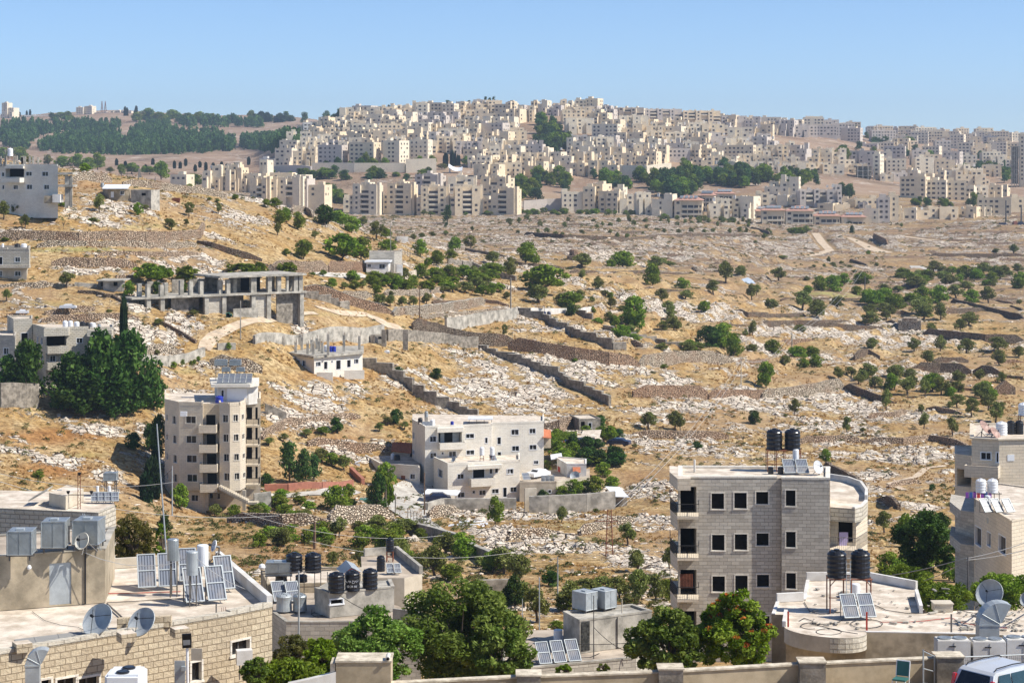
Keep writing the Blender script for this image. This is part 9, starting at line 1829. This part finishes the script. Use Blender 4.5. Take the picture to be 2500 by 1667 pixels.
for k,(x,y)in enumerate(((1582,1140),(1902,1148),(2205,1130))):
 Yq=81.;o_=P(*K(c,x,1440),Yq+.6*k*0);zt_=PZ(K(c,0,y+32)[1],Yq);T=thing('cooling_unit','big twin fan rooftop cooling unit, %s of three from the left'%nth(k+1),'air conditioner',o_,'twin fan cooling units');w_=1.3
 mb=MB();mb.box((o_.x+w_/2,o_.y+.45,o_.z),(w_,.75,zt_-o_.z));mb.box((o_.x+w_/2,o_.y+.45,zt_+.002),(w_-.05,.7,.03));mb.build('casing',[QD],T)
 for dx in(.35,.95):mb=MB();mb.lathe((o_.x+dx,o_.y+.45,zt_+.033),[(.27,0),(.28,.05),(.24,.06),(.1,.03),(.01,.05)],18);mb.build('fan_grille',[QH],T)
 mb=MB();mb.box((o_.x+.58,o_.y+.06,zt_-.22),(.26,.02,.04));mb.build('handle',[QO],T)
 mb=MB();mb.box((o_.x+w_/2,o_.y+.065,o_.z),(.012,.02,zt_-o_.z-.05));mb.build('seam',[QH],T)
def debris(name,label,cr,box,z,n,seed):
 r=random.Random(seed);mb=MB()
 for k in range(n):p=onz(cr,r.uniform(box[0],box[2]),r.uniform(box[1],box[3]),z);s_=r.uniform(.04,.16);mb.box((p.x,p.y,z+.004),(s_*r.uniform(1,4),s_,s_*.5),r.random()*3)
 tag(mb.build(name,[QB],None),label,None,None,'stuff')
debris('roof_litter','small stones and scraps on the bright right roof','D4',(450,700,1700,1060),zr+.02,60,1)
debris('roof_litter','broken blocks and scraps on the cluttered far right roof','D4',(1760,900,2340,1080),zr+.02,90,2)
# --- front boundary wall, pillars, block
zf=PZ(K('D4',450,1350)[1],75.);zg_=80.75;T=thing('boundary_wall','long cream rendered boundary wall with square pillars along the bottom edge','wall',V3((5,74.5,zg_)))
pp=[onz('D2',1150,1560,zf-.1),onz('D3',60,1500,zf-.1),onz('D3',1345,1455,zf-.1),onz('D4',330,1385,zf-.1),onz('D4',1545,1330,zf-.1)]
for a,b in zip(pp,pp[1:]):
 mb=MB();mb.obox(V3((a.x,a.y,zg_-1)),V3((b.x-a.x,b.y-a.y,0)),(0,.25,0),(0,0,zf-.1-zg_+1));mb.build('panel',[M_wallf],T);mb=MB();mb.obox(V3((a.x,a.y-.05,zf-.098)),V3((b.x-a.x,b.y-a.y,0)),(0,.36,0),(0,0,.06));mb.build('coping',[M_wallc],T)
for(cr,x0,x1,y)in(('D3',75,298,1500),('D3',1348,1575,1443),('D4',333,572,1385),('D4',1562,1808,1335)):
 a,b=onz(cr,x0,y,zf),onz(cr,x1,y-4,zf);mb=MB();w_=b.x-a.x;mb.obox(V3((a.x+.02,a.y-.12,zg_-1)),(w_-.04,0,0),(0,.8,0),(0,0,zf+.1-zg_+1));s_=mb.build('pillar',[QC],T);mb=MB();mb.obox(V3((a.x-.02,a.y-.16,zf+.103)),(w_+.04,0,0),(0,.88,0),(0,0,.05));mb.build('cap',[M_wallc],s_)
T=thing('wall_block','taller cream wall block with pipe stub and curved ramp wall, bottom centre','wall',P(*K('D2',900,1600),72));mb=MB();a,b=P(*K('D2',735,1358),72),P(*K('D2',1228,1340),72);mb.obox(V3((a.x,a.y,zg_-1)),(b.x-a.x,0,0),(0,1.2,0),(0,0,a.z-zg_+1));mb.build('block',[M_wallf],T);mb=MB();mb.obox(V3((a.x-.03,a.y-.03,a.z+.003)),(b.x-a.x+.06,0,0),(0,1.26,0),(0,0,.06));mb.build('coping',[M_wallc],T)
prev=None;mb=MB()
for k in range(9):t_=k/8;x,y=735-(735-300)*t_,1380+165*t_**.6+(25 if k else 0);q_=P(*K('D2',x,y),72-.5*t_);
pl=[P(*K('D2',735-435*k/8,1440+110*(k/8)**.8),72-.3*k/8)for k in range(9)]
for p,q in zip(pl,pl[1:]):mb.prism([(q.x,q.y),(p.x,p.y),(p.x,p.y+.3),(q.x,q.y+.3)],[zg_-1]*4,[q.z,p.z,p.z,q.z])
mb.build('ramp_wall',[QD],T);mb=MB();a=P(*K('D2',735,1440),72.3);t_=P(*K('D2',690,1350),72.3);mb.obox(V3((t_.x,72.05,zg_-1)),(a.x-t_.x-.005,0,0),(0,.9,0),(0,0,t_.z-zg_+1));mb.build('end_pier',[M_wallc],T)
mb=MB();a=P(*K('D2',1200,1325),71.9);mb.tube(a,a+V3((0,.5,.03)),.075,12);mb.build('pipe_stub',[QD],T);mb=MB();mb.tube(a+V3((0,-.006,0)),a+V3((0,.0,0)),.055,12);mb.build('pipe_mouth',[M_void],T)
# gate, rail, chair, car
T=thing('metal_gate','grey tubular gate standing open before the right pillar','gate',P(*K('D4',1500,1600),75));a=P(*K('D4',1448,1620),74.6);b=P(*K('D4',1550,1620),75.3);h0,h1=PZ(K('D4',0,1240)[1],74.6),PZ(K('D4',0,1290)[1],75.3)
mb=MB();mb.tube(a,(a.x,a.y,h0),.03,6);mb.tube(b,(b.x,b.y,h1),.03,6);mb.build('stile',[QG],T)
for t_ in(0,.04,.45,.8):mb=MB();mb.tube((a.x,a.y,h0-(h0-a.z)*t_),(b.x,b.y,h1-(h1-b.z)*t_),.022,6);mb.build('bar',[QG if t_ else M_wood],T)
T=thing('mesh_fence','pale rail with wire mesh in front of the cooling units','fence',P(*K('D4',2000,1500),76));a,b=P(*K('D4',1808,1308),76.2),P(*K('D4',2480,1282),77);mb=MB();mb.tube(a,b,.025,6);mb.build('rail',[QG],T);mb=MB()
for k in range(1,9):mb.tube(a-V3((0,0,k*.13)),b-V3((0,0,k*.13)),.005,3)
for k in range(40):p=a.lerp(b,k/39);mb.tube(p,p-V3((0,0,1.1)),.005,3)
mb.build('wire_mesh',[QI],T)
o_=V3((P(*K('D4',1245,0),74).x,74,zg_-.0));T=thing('chair','small chair with green padded seat and pale legs by the boundary wall','chair',o_);fr=Frame(o_,R(-28));M_gr=plain('green_vinyl',(.05,.16,.14),.5,var=.1);hs=.62
mb=MB();fr.pris(mb,-.24,.24,-.24,.24,hs,hs+.06);mb.build('seat',[M_gr],T)
mb=MB();mb.obox(fr(-.22,.22,hs+.1),fr(.22,.22,0)-fr(-.22,.22,0),fr(0,.05,0)-fr(0,0,0),fr(0,.1,.5)-fr(0,0,0));mb.build('backrest',[M_gr],T)
for su in(-1,1):
 mb=MB();mb.tube(fr(su*.24,.24,0),fr(su*.24,.24,hs+.1),.022,6);mb.tube(fr(su*.24,.24,hs+.1),fr(su*.24,.35,hs+.62),.022,6);mb.build('leg',[QA],T);mb=MB();mb.tube(fr(su*.24,-.27,0),fr(su*.24,-.22,hs),.022,6);mb.build('leg',[QA],T)
mb=MB();mb.tube(fr(-.24,.35,hs+.62),fr(.24,.35,hs+.62),.022,6);mb.build('back_rail',[QA],T)
rc=P(*K('D4',2062,0),70.6);o_=V3((rc.x,70.6,zg_));T=thing('parked_car','silver white estate car with roof rails cut by the bottom right corner','car',o_);fr=Frame(o_,R(38));M_cs=plain('silver_white_paint',(.62,.63,.64),.22,.2,var=.03,spec=.6)
Hc=1.66;prof=[(0,.35),(-.05,.6),(.02,.98),(.28,1.52),(.42,1.6),(1.2,Hc),(2.3,Hc-.02),(2.75,1.52),(3.45,1.05),(4.5,.92),(4.65,.6),(4.6,.35)]
mb=MB();wy=lambda h:0 if h<1.0 else(h-1.0)*.28
sdl=[[fr(u,(wy(h)if s_==0 else 1.8-wy(h)),h)for u,h in prof]for s_ in(0,1)];mb.poly(sdl[0][::-1]);mb.poly(sdl[1])
for i in range(len(prof)):j=(i+1)%len(prof);mb.poly([sdl[0][i],sdl[0][j],sdl[1][j],sdl[1][i]],None,0,False)
mb.build('body',[M_cs],T)
def q4(u0,h0,u1,h1,v0,v1):return[fr(u0,v0,h0),fr(u0,v1,h0),fr(u1,v1-.1,h1),fr(u1,v0+.1,h1)]
mb=MB();e=.012;mb.poly([fr(.04-e,.16,1.02),fr(.27-e,.28,1.5),fr(.27-e,1.52,1.5),fr(.04-e,1.64,1.02)]);mb.build('rear_window',[M_glassd],T)
M_teal=plain('tinted_side_glass',(.02,.05,.06),.1,var=.2,spec=.6)
for(a0,a1,b0,b1)in((.42,1.15,.55,1.15),(1.2,1.95,1.2,1.95),(2.0,3.1,2.0,2.62)):mb=MB();mb.poly([fr(a0,wy(1.05)-e,1.05),fr(a1,wy(1.05)-e,1.05),fr(b1,wy(1.5)-e,1.5),fr(b0,wy(1.5)-e,1.5)]);mb.build('side_window',[M_teal],T)
for v in(0,1.8):s_=1 if v==0 else-1;mb=MB();mb.obox(fr(-.03,v-.012*s_,.75),fr(.1,0,0)-fr(0,0,0),fr(0,.13*s_,0)-fr(0,0,0),fr(.12,.02*s_,.62)-fr(0,0,0));mb.build('tail_light',[plain('red_lamp_glass%d'%(v>1),(.5,.01,.01),.2,spec=.6)],T)
for v in(.28,1.52):mb=MB();mb.path([fr(.5,v,1.63),fr(.62,v,1.71),(fr(1.5,v,1.74)),fr(2.3,v,1.7),fr(2.42,v,1.63)],.022,6);mb.build('roof_rail',[QO],T)
for u in(.85,3.75):
 for v in(.1,1.7):mb=MB();mb.lathe(fr(u,v,.33),[(.3,-.11),(.33,-.05),(.33,.05),(.3,.11)],18,axis=fr(0,1,0)-fr(0,0,0));mb.build('wheel',[M_black],T)
mb=MB();mb.obox(fr(-.09,.65,.62),fr(.02,0,0)-fr(0,0,0),fr(0,.5,0)-fr(0,0,0),V3((0,0,.12)));mb.build('number_plate',[QA],T)
# --- wires near the camera side
for i,(a,ya,b,yb,s_)in enumerate(((K('C1',-200,960),150,K('C1',1560,1090),150,.8),(K('C1',-200,1020),150,K('C1',2500,1390),160,1.2),(K('C1',1250,1230),200,K('C1',1545,970),200,.1),(K('C2',-100,1215),170,K('C2',1700,1420),190,1.0),(K('C2',500,1470),170,K('C2',2400,1560),190,1.0))):cable(P(*a,ya),P(*b,yb),s_,'thin overhead cable across the left and middle valley, %s of five downwards'%nth(i+1),.018,QU if i!=2 else M_cable)
for i,(a,ya,b,yb)in enumerate(((K('D4',1835,425),140,K('D4',2500,230),140),(K('D4',1835,440),140,K('D4',2500,310),140),(K('D4',1835,420),140,K('D4',990,600),150),(K('D4',1835,445),140,K('D4',1400,640),150))):cable(P(*a,ya),P(*b,yb),.15,'overhead cable meeting the pole at lower right, %s'%('upper right','lower right','upper left','lower left')[i],.025,QU)
pole(*K('D4',1850,740),140,90,.06,'dark pole gathering cables above the cluttered right roof',QI)
# --- large trees between the roofs
F_orange=foliage('orange_blossom',(.4,.06,.02),(.55,.12,.03),(.6,.25,.05))
def near_tree(name,label,crop,x0,x1,y0,y1,Y,mat,n,leaf,seed,asp=.42,flowers=0,blobs=95,depth=.8):
 (a0,b0),(a1,b1)=K(crop,x0,y0),K(crop,x1,y1);W_=(a1-a0)*Y/FPX;H_=(b1-b0)*Y/FPX;o=P((a0+a1)/2,b1,Y);zg=zground(o.x,o.y);base=V3((o.x,o.y,min(zg,o.z-1.0)-.2));T=thing(name,label,'tree',base,'large trees between the foreground roofs')
 r=random.Random(seed);bl=[]
 for k in range(blobs):
  for _ in range(30):
   x,y,z=r.uniform(-1,1),r.uniform(-1,1),r.uniform(-1,1)
   if x*x+y*y+z*z<.95 and x*x+y*y+z*z>.25:break
  q_=.055+.11*r.random();sk=1-.25*max(0,z)
  bl.append((x*.49*W_*sk,y*.46*W_*depth*sk,(z*.5+.5)*H_*.95+H_*.03,q_*W_*.75,.8))
 me=crown_mesh(name+'_crown',seed,bl,n/blobs,leaf,mat,asp,.35);cr=link('crown',me,T);cr.location=V3((o.x,o.y,o.z))-base
 if flowers:
  fb=[b for b in bl if b[2]>H_*.35 and r.random()<.45];me=crown_mesh(name+'_flowers',seed+1,[(b[0],b[1],b[2]+b[3]*.6,b[3]*.45,.6)for b in fb],flowers/len(fb),leaf*.7,F_orange,.7);cr=link('blossom',me,T);cr.location=V3((o.x,o.y,o.z))-base
 mb=MB();t0=V3((o.x,o.y,base.z));t1=V3((o.x+.1,o.y,o.z+H_*.22));mb.tube(t0,t1,.2,8,0,.13)
 for k in range(9):a=6.28*k/9;e=V3((o.x+math.cos(a)*W_*.3,o.y+math.sin(a)*W_*.25,o.z+H_*r.uniform(.45,.8)));m_=t1.lerp(e,.5)+V3((0,0,.1));mb.tube(t1,m_,.08,6,0,.05);mb.tube(m_,e,.05,5,0,.015)
 mb.build('trunk',[M_bark],T);return T
near_tree('ash_tree','feathery green tree left of the big one, before the middle roof','D2',690,1500,880,1560,108,F_pep,15000,.125,301)
near_tree('ash_tree','biggest feathery green tree, bottom centre','D2',1230,2420,610,1560,111,F_pep,24000,.135,302,blobs=110)
near_tree('ash_tree','leafy extension right of the biggest feathery tree','D2',1900,2500,1000,1580,109,F_pep,8500,.125,303)
near_tree('laurel_tree','dense round green tree beside the red flowering one','D3',1060,1790,880,1500,98,F_pep,15000,.115,304)
near_tree('flowering_tree','green tree tipped with orange red blossom before the grey building','D3',1690,2370,690,1480,99,F_fig,15000,.115,305,flowers=1500)
near_tree('pale_shrub','tall pale olive shrub at the corner of the rock faced building','D2',160,520,1080,1540,92,F_scrub,14000,.05,306)
near_tree('leafy_shrub','bright leafy shrub bottom left of the cream block','D2',430,760,1120,1560,90,F_fig,7000,.11,307,asp=.6)
near_tree('leafy_shrub','dark leafy shrub at the very bottom, left of cream block','D2',-20,640,1330,1640,86,F_green,9000,.1,308,asp=.5)
near_tree('leafy_shrub','small feathery shrub beside the cooling unit under barred window','D1',2150,2420,1290,1600,80,F_pep,6000,.06,309)
near_tree('leafy_shrub','low leafy sprigs before the low roof wall, left','D3',420,600,1370,1480,100,F_fig,1500,.06,310,blobs=20)
near_tree('leafy_shrub','low leafy sprigs before the low roof wall, right','D3',790,920,1360,1460,100,F_fig,1300,.06,311,blobs=20)
near_tree('pepper_tree','airy yellow green tree behind the silver collectors, left','D1',960,1400,20,490,120,F_yel,15000,.06,312)
near_tree('dark_bush','dark bush beside the leaning pole at left','D1',1370,1520,90,470,125,F_green,4500,.07,313,blobs=30)
near_tree('leafy_shrub','dense green thicket before the lower right house','D4',1000,1600,480,900,150,F_green,16000,.11,314)
near_tree('leafy_shrub','sunlit thicket right of the cable pole','D4',1880,2480,560,900,150,F_green,14000,.11,315)
near_tree('leafy_shrub','thicket edge behind the roof hatch box','D4',1400,1900,640,930,140,F_green,9000,.1,316)
near_tree('leafy_shrub','broad dark thicket under the right edge houses','D4',1150,1760,20,560,190,F_dark,16000,.14,317)
# ---------------------------------------------------------------- the air: one closed box of even, thin haze
mb=MB();mb.prism([(-6500,-60),(6500,-60),(6500,7400),(-6500,7400)],-260,330)
hz=mb.build('haze',[],None);m=bpy.data.materials.new('pale_haze');m.use_nodes=True;nt=m.node_tree;nt.nodes.clear()
pv=nt.nodes.new('ShaderNodeVolumePrincipled');pv.inputs['Density'].default_value=.00010;pv.inputs['Color'].default_value=(.66,.81,1.0,1);pv.inputs['Anisotropy'].default_value=.2
out=nt.nodes.new('ShaderNodeOutputMaterial');nt.links.new(pv.outputs[0],out.inputs['Volume']);hz.data.materials.append(m)
tag(hz,'thin pale blue summer haze',None,None,'stuff')
